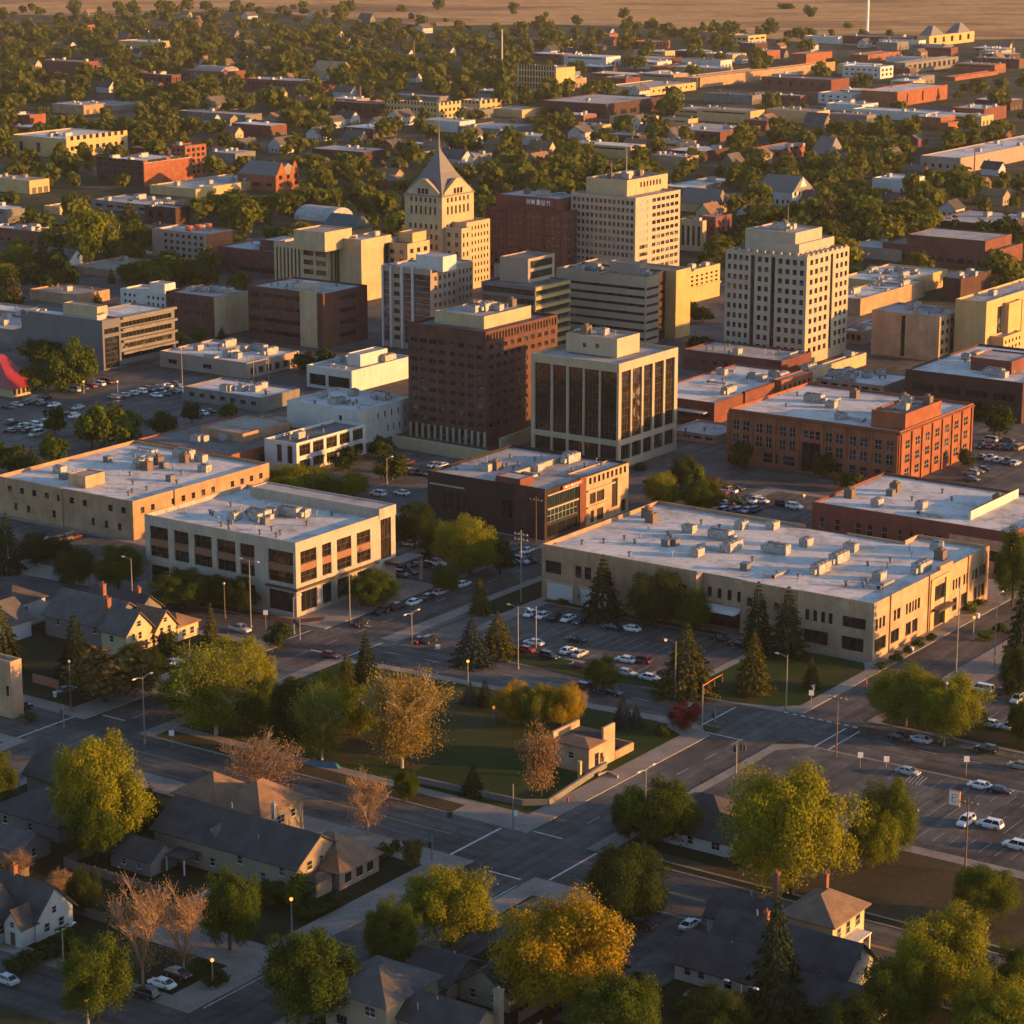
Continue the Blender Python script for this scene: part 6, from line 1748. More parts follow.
g1 = 'trees in the foreground blocks'
NEAR = [
 # px, base, top, width, kind
 (103, 850, 722, 103, 'Nyellow'), (97, 862, 778, 58, 'Ngreen'), (-2, 806, 742, 46, 'Ngreen'), (150, 826, 782, 32, 'Nspruce'),
 (262, 800, 733, 104, 'bare'), (368, 835, 765, 60, 'bare'), (402, 768, 670, 100, 'birch'), (216, 735, 648, 112, 'birchgreen'),
 (322, 760, 682, 62, 'birchgreen'), (294, 752, 672, 56, 'Ndark'), (358, 735, 682, 60, 'Nyellow'), (212, 668, 602, 30, 'Ngoldspruce'),
 (243, 708, 628, 74, 'Nyellow'), (104, 702, 646, 84, 'Molive'), (76, 676, 610, 40, 'Nspruce'), (4, 672, 604, 46, 'Ngoldspruce'),
 (366, 688, 630, 30, 'Nspruce'), (347, 692, 650, 24, 'Ngoldspruce'), (407, 801, 766, 27, 'Ngreen'), (473, 794, 765, 28, 'Nspruce'),
 (541, 800, 715, 58, 'oldpine'), (512, 724, 676, 40, 'Ngold'), (536, 727, 680, 44, 'Nyellow'), (562, 728, 680, 50, 'Ngold'), (580, 716, 686, 20, 'bare'),
 (623, 727, 693, 24, 'Nblue'), (636, 727, 703, 17, 'Nblue'), (684, 730, 698, 36, 'Nred'), (660, 840, 774, 96, 'Ngreen'), (629, 838, 788, 40, 'Ndark'),
 (790, 893, 752, 142, 'Nyellow'), (886, 858, 766, 62, 'Ngreen'), (872, 868, 800, 58, 'Nyellow'), (628, 926, 840, 88, 'Ndark'),
 (566, 1012, 890, 138, 'Ngold'), (612, 1050, 964, 102, 'Ngreen'), (450, 946, 860, 96, 'Nyellow'), (393, 972, 888, 60, 'Ngreen'),
 (312, 1022, 918, 96, 'Ngreen'), (230, 950, 860, 66, 'Ngreen'), (143, 985, 868, 78, 'bare'), (184, 975, 876, 66, 'bare'), (98, 1020, 928, 78, 'Ngreen'),
 (84, 914, 864, 38, 'Ndark'), (775, 1014, 893, 66, 'Nspruce'), (940, 1006, 898, 108, 'Nyellow'), (986, 918, 860, 70, 'Ngreen'), (992, 1050, 968, 96, 'Nyellow'),
 (900, 1030, 946, 78, 'Ngreen'), (1018, 1010, 930, 60, 'Ngreen'), (715, 1040, 985, 70, 'Ndark'), (850, 1050, 990, 70, 'Ndark'),
 (905, 726, 660, 80, 'Nyellow'), (952, 740, 666, 78, 'Nyellow'), (603, 618, 553, 42, 'Nspruce'), (655, 626, 566, 62, 'Ndark'), (692, 634, 580, 36, 'Ngreen'),
 (757, 648, 580, 34, 'Nspruce'), (787, 656, 585, 42, 'Nspruce'), (753, 692, 627, 40, 'Ngoldspruce'), (686, 694, 622, 64, 'Ngoldspruce'), (811, 688, 655, 20, 'Ngoldspruce'),
 (603, 690, 652, 38, 'Ngreen'), (480, 614, 577, 24, 'Ngoldspruce'), (472, 664, 616, 44, 'Nblue'), (498, 656, 610, 40, 'Ngoldspruce'), (485, 706, 678, 20, 'Nspruce'), (470, 704, 680, 20, 'Nblue'),
 (470, 574, 510, 74, 'Nyellow'), (500, 574, 534, 30, 'Ndark'), (415, 548, 498, 46, 'Ndark'), (374, 606, 566, 56, 'Ngreen'), (438, 560, 515, 40, 'Ngreen'), (446, 592, 560, 30, 'Ngreen'),
 (181, 608, 564, 64, 'Ngreen'), (240, 612, 574, 40, 'Ndark'), (215, 606, 570, 40, 'Ngreen'), (300, 496, 462, 74, 'Nyellow'), (353, 497, 470, 36, 'Nyellow'), (325, 500, 474, 40, 'Ngreen'),
 (663, 508, 468, 40, 'Nyellow'), (700, 512, 474, 44, 'Ngreen'), (684, 488, 452, 30, 'Ndark'), (8, 572, 512, 34, 'Nspruce'), (36, 566, 530, 34, 'Ndark'), (74, 586, 544, 44, 'Ndark'), (118, 588, 540, 54, 'Ngreen'), (60, 560, 535, 30, 'Ndark'),
 (1012, 606, 516, 44, 'Ngreen'), (1022, 670, 560, 40, 'Nspruce'), (1014, 700, 640, 36, 'Ndark'), (140, 690, 640, 50, 'Ndark'), (186, 715, 660, 56, 'Ngreen'), (262, 735, 668, 50, 'Ngreen'), (330, 710, 670, 44, 'Ndark'), (1030, 745, 690, 50, 'Ngreen'),
 (412, 868, 832, 22, 'Molive'), (295, 905, 876, 36, 'Mgreen'), (278, 648, 622, 26, 'Mdark'), (270, 905, 880, 40, 'Ndark'), (20, 880, 848, 42, 'bare'), (60, 895, 868, 40, 'bare'), (165, 660, 630, 30, 'Mdark')]
for px, py, tp_, w_, k_ in NEAR: tree(px, py, tp_, w_, k_, g1)
g2 = 'trees of the town centre'
MIDT = [(92, 448, 400, 40, 'Mgreen'), (124, 446, 402, 46, 'Mgreen'), (55, 434, 405, 24, 'Mdark'), (55, 462, 432, 32, 'Mgreen'), (10, 478, 440, 40, 'Mdark'), (32, 470, 446, 24, 'Fspruce'), (165, 436, 410, 30, 'Mdark'), (192, 424, 400, 18, 'Mdark'), (228, 420, 402, 18, 'Mgreen'),
 (36, 392, 366, 34, 'Mgreen'), (62, 392, 352, 34, 'Mgreen'), (80, 390, 340, 32, 'Mgreen'), (44, 366, 338, 44, 'Mdark'), (180, 345, 328, 20, 'Mgreen'), (222, 340, 326, 12, 'Fspruce'), (200, 342, 328, 22, 'Mgreen'), (98, 303, 290, 10, 'Fgoldspruce'),
 (94, 262, 208, 46, 'Myellow'), (60, 278, 233, 26, 'Fspruce'), (84, 268, 228, 36, 'Mgreen'), (138, 256, 222, 36, 'Mgreen'), (172, 282, 252, 50, 'Mgreen'), (142, 284, 262, 34, 'Mgreen'), (118, 262, 244, 24, 'Mgreen'), (130, 232, 198, 34, 'Fgoldspruce'), (18, 262, 238, 34, 'Myellow'), (40, 270, 252, 24, 'Mgreen'), (8, 285, 262, 30, 'Myellow'),
 (238, 222, 188, 48, 'Mgreen'), (214, 208, 190, 20, 'Mgreen'), (240, 258, 234, 26, 'Myellow'), (304, 372, 350, 22, 'Mdark'), (322, 374, 348, 26, 'Mdark'), (345, 470, 446, 30, 'Mdark'), (380, 460, 436, 30, 'Mdark'), (392, 480, 452, 36, 'Mdark'),
 (695, 494, 462, 24, 'Mgreen'), (740, 470, 440, 22, 'Mdark'), (712, 490, 478, 40, 'Molive'), (822, 478, 450, 22, 'Mdark'), (850, 490, 470, 30, 'Mdark'), (1000, 436, 404, 30, 'Mdark'), (975, 420, 400, 22, 'Mdark'), (966, 468, 448, 16, 'Mdark'), (690, 320, 300, 20, 'Mdark'), (704, 322, 306, 24, 'Mdark'), (889, 248, 236, 12, 'Mgreen'), (958, 290, 276, 16, 'Myellow'), (700, 350, 336, 30, 'Mdark'), (412, 228, 190, 22, 'Molive'), (486, 226, 196, 26, 'Mgreen')]
for px, py, tp_, w_, k_ in MIDT: tree(px, py, tp_, w_, k_, g2, plant=.02)
# the far tree cover: how thick it stands, cell by cell (32 px wide, 20 px high, from y = 10)
DENS = ["55555555444011001111000000000000",
        "88888888888865556666664333210000",
        "88788888888877777777554321110000",
        "76877887888887888886543211111110",
        "64338663788887787665443222221221",
        "46446542266667655445444544333332",
        "57777642235543565566655565554443",
        "68788754223322667887778766665433",
        "35466776656443778888886667776543",
        "11122234665444567777765667777543",
        "11111222345656678888886677877544",
        "23111111122344446656655788887665",
        "34444443211100000000134667765443",
        "33566543210000000000011233332122",
        "22244432200000000000000011111221"]
fr_ = random.Random(31)
spots = []
for j, row in enumerate(DENS):
    for i, ch in enumerate(row):
        n_ = int(ch) * (1.8 if j < 8 else 1.15)
        k = int(n_) + (1 if fr_.random() < n_ % 1 else 0)
        for _ in range(k):
            px, py = (i + fr_.random()) * 32, 10 + (j + fr_.random()) * 20
            if py < 16 and px > 560: continue
            X, Y = G(px, py)
            if not clear(X, Y, 2.5): continue
            if any(a - 3 < px < b_ + 3 and c + 2 < py < d_ + 9000 / Y * 1.6 for a, b_, c, d_ in PXBOX) and fr_.random() < .88: continue
            spots.append((Y, X, px))
spots.sort()
g3 = 'trees of the far districts'
n_ind = 300 - TREECOUNT[0]
kinds_ = ['Fgreen'] * 5 + ['Fmixed'] * 5 + ['Fyellow'] * 2 + ['Fdark'] * 4 + ['Fspruce', 'Fgoldspruce']
stuffv, stuffn = [], 0
for q, (Y, X, px) in enumerate(spots):
    w_ = fr_.choice([fr_.uniform(6, 10), fr_.uniform(9, 15), fr_.uniform(13, 19)]) * (1.0 if Y < 1700 else 1.2)
    h_ = w_ * fr_.uniform(.72, 1.05)
    if q < n_ind:
        kd = fr_.choice(kinds_)
        if 'spruce' in kd: w_, h_ = w_ * .62, h_ * 1.25
        tree_at(X, Y, h_, w_, kd, g3, plant=0.0)
    else: stuffv.append((X, Y, w_, h_, fr_.random()))
# the rest of the wood, too far and too many to count: one mesh
def far_wood(lst, mat):
    P_, N_ = [], []
    protos = []
    for _ in range(6):
        c = rng.normal(0, 1, (9, 3)); c /= np.linalg.norm(c, axis=1, keepdims=True); c *= rng.uniform(.3, .62, (9, 1))
        k = rng.integers(0, 9, 170); d = rng.normal(0, 1, (170, 3)); d[:, 2] += .3; d /= np.linalg.norm(d, axis=1, keepdims=True)
        p = c[k] + d * .36
        protos.append((p * [.5, .5, .46] + [0, 0, .5], d))
    S_ = []
    for X, Y, w_, h_, _ in lst:
        p, d = protos[fr_.randrange(6)]
        a = fr_.uniform(0, 6.28); ca, sa = math.cos(a), math.sin(a)
        R_ = np.array([[ca, -sa, 0], [sa, ca, 0], [0, 0, 1]])
        P_.append((p @ R_.T) * [w_, w_, h_] + [X, Y, 0]); N_.append(d @ R_.T)
        S_.append(np.full(len(p), w_ * .115))
    P_, N_, S_ = np.concatenate(P_), np.concatenate(N_), np.concatenate(S_)
    n = len(P_)
    d = N_ + rng.normal(0, .5, (n, 3)); d /= np.linalg.norm(d, axis=1, keepdims=True)
    t = np.cross(d, rng.normal(0, 1, (n, 3))); t /= np.linalg.norm(t, axis=1, keepdims=True); b_ = np.cross(d, t)
    s_ = (S_ * rng.uniform(.6, 1.3, n))[:, None]
    v = np.stack([P_ + t * s_, P_ + b_ * s_ * .8, P_ - t * s_, P_ - b_ * s_ * .8], 1).reshape(-1, 3)
    o = link('far_trees', arr_mesh('far_trees', v, np.arange(n * 4).reshape(n, 4), mat))
    return tag(o, 'far dense tree cover between the houses up to the prairie', 'trees', None, 'stuff')
L_far = leaf_mat('leaf_far', (.040, .066, .010), (.18, .165, .022))
far_wood(stuffv, L_far)
# lone trees and scrub on the prairie edge
for px, py, tp_, w_ in ((810, 17, 5, 14), (785, 9, 3, 18)):
    tree(px, py, tp_, w_, 'Fdark', 'lone trees on the prairie edge', plant=0)
# shrubs and hedges
SH = [round_crown('foliage', 900, .07, L_dark, 12, .0), round_crown('foliage', 900, .07, L_green, 12, .0)]
def shrub(px, py, w, h, k=0, look='low dark shrub'):
    X, Y = G(px, py, .15)
    o = link('shrub', None, None, (X, Y, .12), tr.uniform(0, 6), (w, w, h))
    link('foliage', SH[k], o)
    return later(o, look, 'shrub', 'garden shrubs')
for px, py, w, h, k in [(882, 668, 3, 1.6, 1), (896, 660, 3, 1.7, 1), (908, 652, 2.6, 1.5, 0), (918, 646, 3, 1.8, 1), (930, 640, 2.6, 1.6, 0), (968, 612, 4, 2.2, 1), (978, 606, 3.4, 2, 1), (662, 734, 3.6, 2.4, 0), (376, 862, 3.4, 2.6, 0), (386, 856, 2.6, 2.2, 1), (396, 850, 2.6, 2, 0), (332, 905, 4, 2, 0), (318, 912, 4.4, 2.2, 0), (305, 918, 4, 2, 0),
    (20, 972, 5, 3, 0), (36, 964, 5, 2.8, 0), (52, 956, 5, 3, 0), (66, 948, 5, 2.8, 1), (140, 668, 4, 2.6, 0), (128, 672, 4, 2.6, 0), (150, 660, 5, 3, 0), (162, 668, 4, 2.4, 0), (820, 985, 5, 3, 0), (842, 978, 4, 2.4, 0), (690, 1012, 5, 3, 1), (740, 1018, 6, 3.4, 0), (806, 1020, 6, 3.2, 0), (655, 1000, 4, 2.4, 0), (640, 985, 3, 2, 0),
    (300, 1010, 4, 2, 0), (214, 985, 4, 2.2, 0), (200, 972, 3, 1.8, 0), (240, 938, 3, 1.8, 0), (112, 690, 3, 1.4, 0), (30, 720, 3, 1.4, 1), (650, 486, 4, 2.4, 0), (590, 596, 3, 1.4, 0), (575, 601, 3, 1.3, 0), (562, 604, 3, 1.3, 1), (722, 500, 4, 2, 1), (735, 504, 4, 2, 1), (640, 470, 4, 2.4, 0), (985, 640, 3.5, 2.2, 1), (1000, 632, 4, 2.2, 0)]: shrub(px, py, w, h, k, 'low dark shrub' if k == 0 else 'low green shrub')
# ================================================================ vehicles
PAINT = {}
for nm, c, rg in (('white', (.62, .62, .60), .3), ('silver', (.34, .35, .36), .3), ('black', (.010, .010, .012), .2), ('grey', (.085, .088, .094), .3), ('red', (.22, .016, .016), .3), ('blue', (.022, .045, .13), .3), ('maroon', (.075, .012, .020), .3), ('tan', (.28, .23, .16), .35)):
    m_, n_, l_, b_ = new_mat('paint_' + nm); b_.inputs['Base Color'].default_value = (*c, 1); b_.inputs['Roughness'].default_value = rg; b_.inputs['Coat Weight'].default_value = .5; PAINT[nm] = m_
M_tyre = plain('tyre', (.015, .015, .015), .9)
M_rim = plain('rim', (.35, .35, .35), .35, .8)
M_lamp = plain('headlamp_glass', (.6, .6, .55), .15)
M_tail = plain('tail_lamp', (.25, .01, .008), .25)
M_tail_on = emit_mat('tail_lamp_lit', (1.0, .04, .02), 6.0)
CARK = {'sedan': dict(L=4.6, W=1.8, hood=.86, deck=.92, roof=1.42, c=(-1.75, -1.05, .55, 1.35)), 'suv': dict(L=4.7, W=1.88, hood=1.0, deck=1.05, roof=1.72, c=(-2.2, -1.85, .55, 1.2)), 'van': dict(L=5.0, W=1.95, hood=1.02, deck=1.1, roof=1.9, c=(-2.42, -2.2, .95, 1.75)), 'pickup': dict(L=5.5, W=1.95, hood=1.05, deck=1.05, roof=1.80, c=(-.75, -.55, .75, 1.35))}
CARM = {}
def car_meshes(kd):
    if kd in CARM: return CARM[kd]
    k = CARK[kd]; L_, w = k['L'] / 2, k['W'] / 2
    st = [(-L_, .45, .80, .86), (-L_ + .12, .30, k['deck'] - .06, .95), (-L_ + .5, .24, k['deck'], 1.0), (-.4, .22, k['deck'] + .01, 1.0), (k['c'][3], .22, k['hood'] + .03, 1.0), (L_ - .55, .24, k['hood'] - .06, .98), (L_ - .12, .30, k['hood'] - .2, .93), (L_, .42, .66, .84)]
    mb = MB(); rings = []
    for x, zb, zt, f in st:
        ww = w * f; kk = len(mb.v)
        mb.v += [(x, -ww * .92, zb), (x, -ww, (zb + zt) / 2), (x, -ww * .97, zt - .10), (x, -ww * .84, zt), (x, ww * .84, zt), (x, ww * .97, zt - .10), (x, ww, (zb + zt) / 2), (x, ww * .92, zb)]
        rings.append(kk)
    for a, b_ in zip(rings, rings[1:]):
        for q in range(8):
            e = (q + 1) % 8; mb.f.append((a + q, b_ + q, b_ + e, a + e)); mb.mi.append(0)
    mb.f.append(tuple(rings[0] + q for q in range(8))); mb.mi.append(0)
    mb.f.append(tuple(rings[-1] + q for q in reversed(range(8)))); mb.mi.append(0)
    if kd == 'pickup': mb.box(-L_ + .3, -.9, -w * .78, w * .78, k['deck'] + .005, k['deck'] + .012, 1)
    c0, c1, c2, c3 = k['c']; zr, zd = k['roof'], k['deck'] - .02
    wb, wt = w * .86, w * .70
    # roof panel and pillars stay with the body
    mb.hull8([(c1, -wt, zr - .05), (c2, -wt, zr - .05), (c2, wt, zr - .05), (c1, wt, zr - .05)], [(c1 + .1, -wt * .9, zr), (c2 - .1, -wt * .9, zr), (c2 - .1, wt * .9, zr), (c1 + .1, wt * .9, zr)])
    for s_ in (-1, 1):
        for xa, xb in ((c0, c1), (c3, c2), ((c0 + c3) / 2 - .1, (c1 + c2) / 2 - .1)):
            mb.tube([(xa, s_ * (wb + .004), zd), (xb, s_ * (wt + .004), zr - .04)], .055, 4)
    gl = MB().hull8([(c0, -wb, zd), (c3, -wb, zd), (c3, wb, zd), (c0, wb, zd)], [(c1, -wt, zr - .05), (c2, -wt, zr - .05), (c2, wt, zr - .05), (c1, wt, zr - .05)])
    wh = MB(); wh.tube([(0, -.11, 0), (0, .11, 0)], .33, 12)
    ri = MB(); ri.tube([(0, -.125, 0), (0, .125, 0)], .19, 8)
    hl = MB(); hl.box(-.06, .012, -.2, .2, -.08, .08)
    CARM[kd] = (mb, gl.mesh('window', G_dark), wh.mesh('wheel', M_tyre), ri.mesh('rim', M_rim), hl.mesh('headlight', M_lamp), hl.mesh('tail_light', M_tail), hl.mesh('tail_light', M_tail_on), {})
    return CARM[kd]
cr = random.Random(3)
CARS = []
def car(X, Y, rot, kd, colr, where, group='parked cars', z=.17, lit=False):
    mb, gl, wh, ri, hl, tl, tlo, cache = car_meshes(kd)
    if colr not in cache: cache[colr] = mb.mesh('body', [PAINT[colr], M_tyre])
    o = link('parked_car' if 'park' in group else 'car', None, None, (X, Y, z), rot)
    link('body', cache[colr], o); link('window', gl, o)
    L_, w = CARK[kd]['L'] / 2, CARK[kd]['W'] / 2
    s = P(X, Y)[2]
    if s > 2.6:
        for x in (-L_ * .6, L_ * .62):
            for y in (-w + .1, w - .1):
                q = link('wheel', wh, o, (x, y, .33))
                if s > 4: link('rim', ri, q)
        for y in (-w * .62, w * .62):
            link('headlight', hl, o, (L_ - .03, y, .68)); link('tail_light', tlo if lit else tl, o, (-L_ + .03, y, .72), math.pi)
    CARS.append((X, Y))
    return later(o, '%s %s' % (colr, {'sedan': 'saloon car', 'suv': 'sport utility car', 'van': 'van', 'pickup': 'pickup truck'}[kd]), 'car' if kd not in ('van', 'pickup') else {'van': 'van', 'pickup': 'pickup truck'}[kd], group, where)
COLS = ['white'] * 3 + ['silver'] * 3 + ['black'] * 5 + ['grey'] * 3 + ['red', 'blue', 'maroon', 'tan']
KDS = ['sedan'] * 5 + ['suv'] * 4 + ['van', 'pickup']
AU, AV = ROT, ROT + math.pi / 2
def car_px(px, py, d, kd, colr, where, z=.17, **k):
    X, Y = G(px, py, .6)
    return car(X, Y, (AU if d == 'u' else AV) + (math.pi if cr.random() < .5 else 0) + cr.uniform(-.03, .03), kd, colr, where, z=z, **k)
lot1 = 'in the lot before the buff office'
for px, py, d, kd, c in [(531, 614, 'u', 'sedan', 'white'), (543, 616, 'u', 'sedan', 'white'), (556, 618, 'u', 'suv', 'black'), (568, 619, 'u', 'sedan', 'white'), (580, 622, 'u', 'sedan', 'black'), (613, 628, 'v', 'sedan', 'black'), (631, 629, 'v', 'sedan', 'white'), (577, 640, 'v', 'sedan', 'black'), (534, 643, 'v', 'sedan', 'white'), (525, 650, 'v', 'sedan', 'red'), (568, 651, 'u', 'sedan', 'white'), (580, 654, 'u', 'sedan', 'silver'), (549, 657, 'v', 'suv', 'black'), (580, 666, 'v', 'sedan', 'red'), (626, 660, 'v', 'sedan', 'white'), (641, 661, 'v', 'suv', 'maroon'), (626, 673, 'v', 'sedan', 'silver'), (650, 678, 'v', 'sedan', 'white'), (662, 676, 'v', 'sedan', 'grey'), (722, 640, 'v', 'suv', 'black'), (740, 644, 'v', 'sedan', 'black')]: car_px(px, py, d, kd, c, lot1)
for px, py, d, kd, c, wh in [(463, 584, 'u', 'sedan', 'white', 'driving up the street by the restaurant trees'), (360, 623, 'u', 'sedan', 'black', 'turning at the grey office corner'), (330, 655, 'v', 'sedan', 'red', 'waiting at the crossing by the grey office'), (420, 640, 'u', 'sedan', 'red', 'on the island by the crossing'), (429, 640, 'u', 'suv', 'black', 'on the island by the crossing'), (381, 611, 'u', 'sedan', 'black', 'at the kerb beside the grey office'), (398, 607, 'u', 'suv', 'black', 'at the kerb beside the grey office'), (414, 602, 'u', 'sedan', 'white', 'at the kerb beside the grey office'), (428, 597, 'u', 'sedan', 'black', 'at the kerb beside the grey office'), (440, 592, 'u', 'sedan', 'silver', 'at the kerb beside the grey office'),
    (174, 662, 'u', 'sedan', 'white', 'beside the cream gabled house'), (240, 629, 'v', 'pickup', 'silver', 'by the bark bed of the grey office'), (154, 607, 'v', 'suv', 'black', 'on the avenue below the grey office'), (586, 688, 'v', 'suv', 'black', 'at the park side kerb of the avenue'), (612, 692, 'v', 'sedan', 'black', 'at the park side kerb of the avenue'), (900, 738, 'v', 'sedan', 'black', 'under the twin trees'), (920, 740, 'v', 'sedan', 'silver', 'under the twin trees'), (986, 750, 'v', 'suv', 'black', 'at the right kerb of the avenue'), (1020, 766, 'v', 'sedan', 'tan', 'at the right kerb of the avenue'),
    (162, 984, 'v', 'sedan', 'white', 'under the half-bare trees'), (145, 994, 'v', 'suv', 'black', 'under the half-bare trees'), (178, 974, 'v', 'sedan', 'maroon', 'under the half-bare trees'), (6, 980, 'v', 'sedan', 'silver', 'before the white corner house'), (120, 970, 'u', 'suv', 'grey', 'in the yard of the white corner house'), (677, 842, 'v', 'sedan', 'silver', 'beside the small white house'), (704, 838, 'u', 'suv', 'grey', 'beside the small white house'), (642, 925, 'v', 'sedan', 'maroon', 'beneath the dark green tree by the bungalow'), (690, 925, 'u', 'sedan', 'white', 'behind the white bungalow'), (702, 1000, 'v', 'pickup', 'silver', 'in front of the white bungalow'),
    (22, 708, 'u', 'suv', 'black', 'in the drive behind the orange fence'), (66, 690, 'u', 'sedan', 'grey', 'beside the orange fence')]: car_px(px, py, d, kd, c, wh, z=.17 if py > 700 else .06)
lot2 = 'in the lot right of the big round tree'
for px, py, d, kd, c in [(980, 786, 'v', 'sedan', 'white'), (1000, 791, 'v', 'sedan', 'black'), (966, 822, 'u', 'suv', 'white'), (990, 825, 'v', 'suv', 'white'), (1016, 846, 'v', 'suv', 'white'), (905, 810, 'v', 'suv', 'grey'), (908, 772, 'v', 'sedan', 'silver')]: car_px(px, py, d, kd, c, lot2)
lot3 = 'in the lot behind the twin trees'
for px, py, d, kd, c in [(982, 690, 'v', 'van', 'white'), (1002, 692, 'v', 'sedan', 'grey'), (990, 724, 'v', 'sedan', 'white'), (1010, 726, 'u', 'sedan', 'silver'), (1018, 700, 'u', 'suv', 'white')]: car_px(px, py, d, kd, c, lot3)
def rows(lst, where, kdcol=None, dens=.85, z=.06):
    for (x0, y0), (x1, y1), n, d in lst:
        for k in range(n):
            if cr.random() > dens: continue
            f = (k + .5) / n
            X, Y = G(x0 + (x1 - x0) * f, y0 + (y1 - y0) * f)
            if not clear(X, Y, 1.5): continue
            car_px(x0 + (x1 - x0) * f, y0 + (y1 - y0) * f, d, cr.choice(KDS), cr.choice(COLS), where, z)
rows([((8, 421), (40, 436), 4, 'u'), ((24, 402), (84, 408), 5, 'u'), ((70, 391), (120, 379), 6, 'v'), ((112, 405), (185, 389), 9, 'v'), ((110, 398), (180, 383), 8, 'v'), ((5, 432), (60, 420), 6, 'v'), ((3, 408), (50, 396), 5, 'v'), ((190, 416), (214, 410), 3, 'v'), ((90, 420), (60, 412), 3, 'u')], 'in the big lot below the slate-walled office')
rows([((684, 513), (760, 510), 9, 'u'), ((690, 506), (770, 500), 8, 'u'), ((716, 494), (740, 488), 3, 'v'), ((744, 498), (800, 508), 5, 'v'), ((800, 516), (806, 514), 1, 'v')], 'in the lot below the orange brick mill', z=.17)
rows([((976, 446), (1024, 448), 5, 'u'), ((978, 456), (1020, 464), 5, 'u'), ((968, 474), (985, 468), 3, 'v'), ((952, 484), (975, 478), 3, 'v'), ((985, 440), (1020, 440), 4, 'v')], 'in the lot right of the orange mill', z=.06)
rows([((398, 470), (440, 474), 6, 'u'), ((404, 462), (446, 466), 5, 'u'), ((372, 494), (420, 492), 4, 'v')], 'in the yard below the brown tower')
rows([((398, 568), (432, 556), 5, 'v'), ((396, 576), (440, 562), 5, 'v'), ((404, 545), (420, 540), 2, 'v')], 'in the lot between the grey office and the restaurant', z=.17)
rows([((505, 562), (535, 560), 3, 'v'), ((500, 545), (532, 552), 3, 'u')], 'before the restaurant')
rows([((40, 544), (80, 536), 5, 'u'), ((28, 560), (54, 554), 3, 'u')], 'in the yard left of the grey office', z=.17)
rows([((20, 168), (60, 166), 5, 'v'), ((960, 240), (1020, 250), 6, 'v'), ((900, 218), (960, 214), 6, 'v'), ((840, 226), (880, 222), 4, 'v'), ((930, 205), (1010, 200), 6, 'v'), ((100, 200), (120, 204), 3, 'v'), ((620, 124), (660, 122), 4, 'v')], 'on a far street', z=.02)
for px in ((290, 393), (304, 394), (316, 391)): car_px(px[0], px[1] + 4, 'v', 'sedan', 'black', 'with red lights by the green-windowed shops', z=.06, lit=True)

# ================================================================ street furniture
M_pole = plain('pole_grey', (.24, .225, .20), .5, .5)
M_wood = plain('pole_wood', (.12, .075, .045), .85)
M_bulb = emit_mat('lamp_glow', (1.0, .27, .035), 1.0)
M_headoff = plain('lamp_head', (.42, .39, .34), .4)
SIG_O = plain('signal_orange', (.45, .16, .03), .5)
def lamp(px, py, top, arms=1, lit=False, mat=None, look=None, dirv='u', name='street_lamp', cat='street lamp', al=2.4):
    X, Y = G(px, py, .15); h = height_at(Y, top) - .15
    o = link(name, None, None, (X, Y, .14), ROT if dirv == 'u' else AV)
    mt = mat or M_pole
    link('base', MB().tube([(0, 0, 0), (0, 0, .7)], .26, 8).mesh('base', mt), o)
    link('pole', MB().tube([(0, 0, .7), (0, 0, h * .6), (0, 0, h)], [.15, .12, .08], 8).mesh('pole', mt), o)
    for k in range(arms):
        s_ = 1 if k == 0 else -1
        if k > 1: continue
        a = link('arm', MB().tube([(0, 0, h - .5), (s_ * al * .5, 0, h - .05), (s_ * al, 0, h)], .06, 5).mesh('arm', mt), o)
        link('lamp_head', MB().hull8([(s_ * al - .45, -.2, h - .12), (s_ * al + .45, -.2, h - .12), (s_ * al + .45, .2, h - .12), (s_ * al - .45, .2, h - .12)], [(s_ * al - .3, -.12, h + .1), (s_ * al + .3, -.12, h + .1), (s_ * al + .3, .12, h + .1), (s_ * al - .3, .12, h + .1)]).mesh('lamp_head', M_headoff), a)
        if lit: link('bulb', MB().ball((s_ * al, 0, h - .2), .28).mesh('bulb', M_bulb), a)
    if arms == 0:
        link('lamp_head', MB().ball((0, 0, h + .15), .3).mesh('lamp_head', M_bulb if lit else M_headoff), o)
    return later(o, look or 'grey street lamp', cat, 'street lamps and poles')
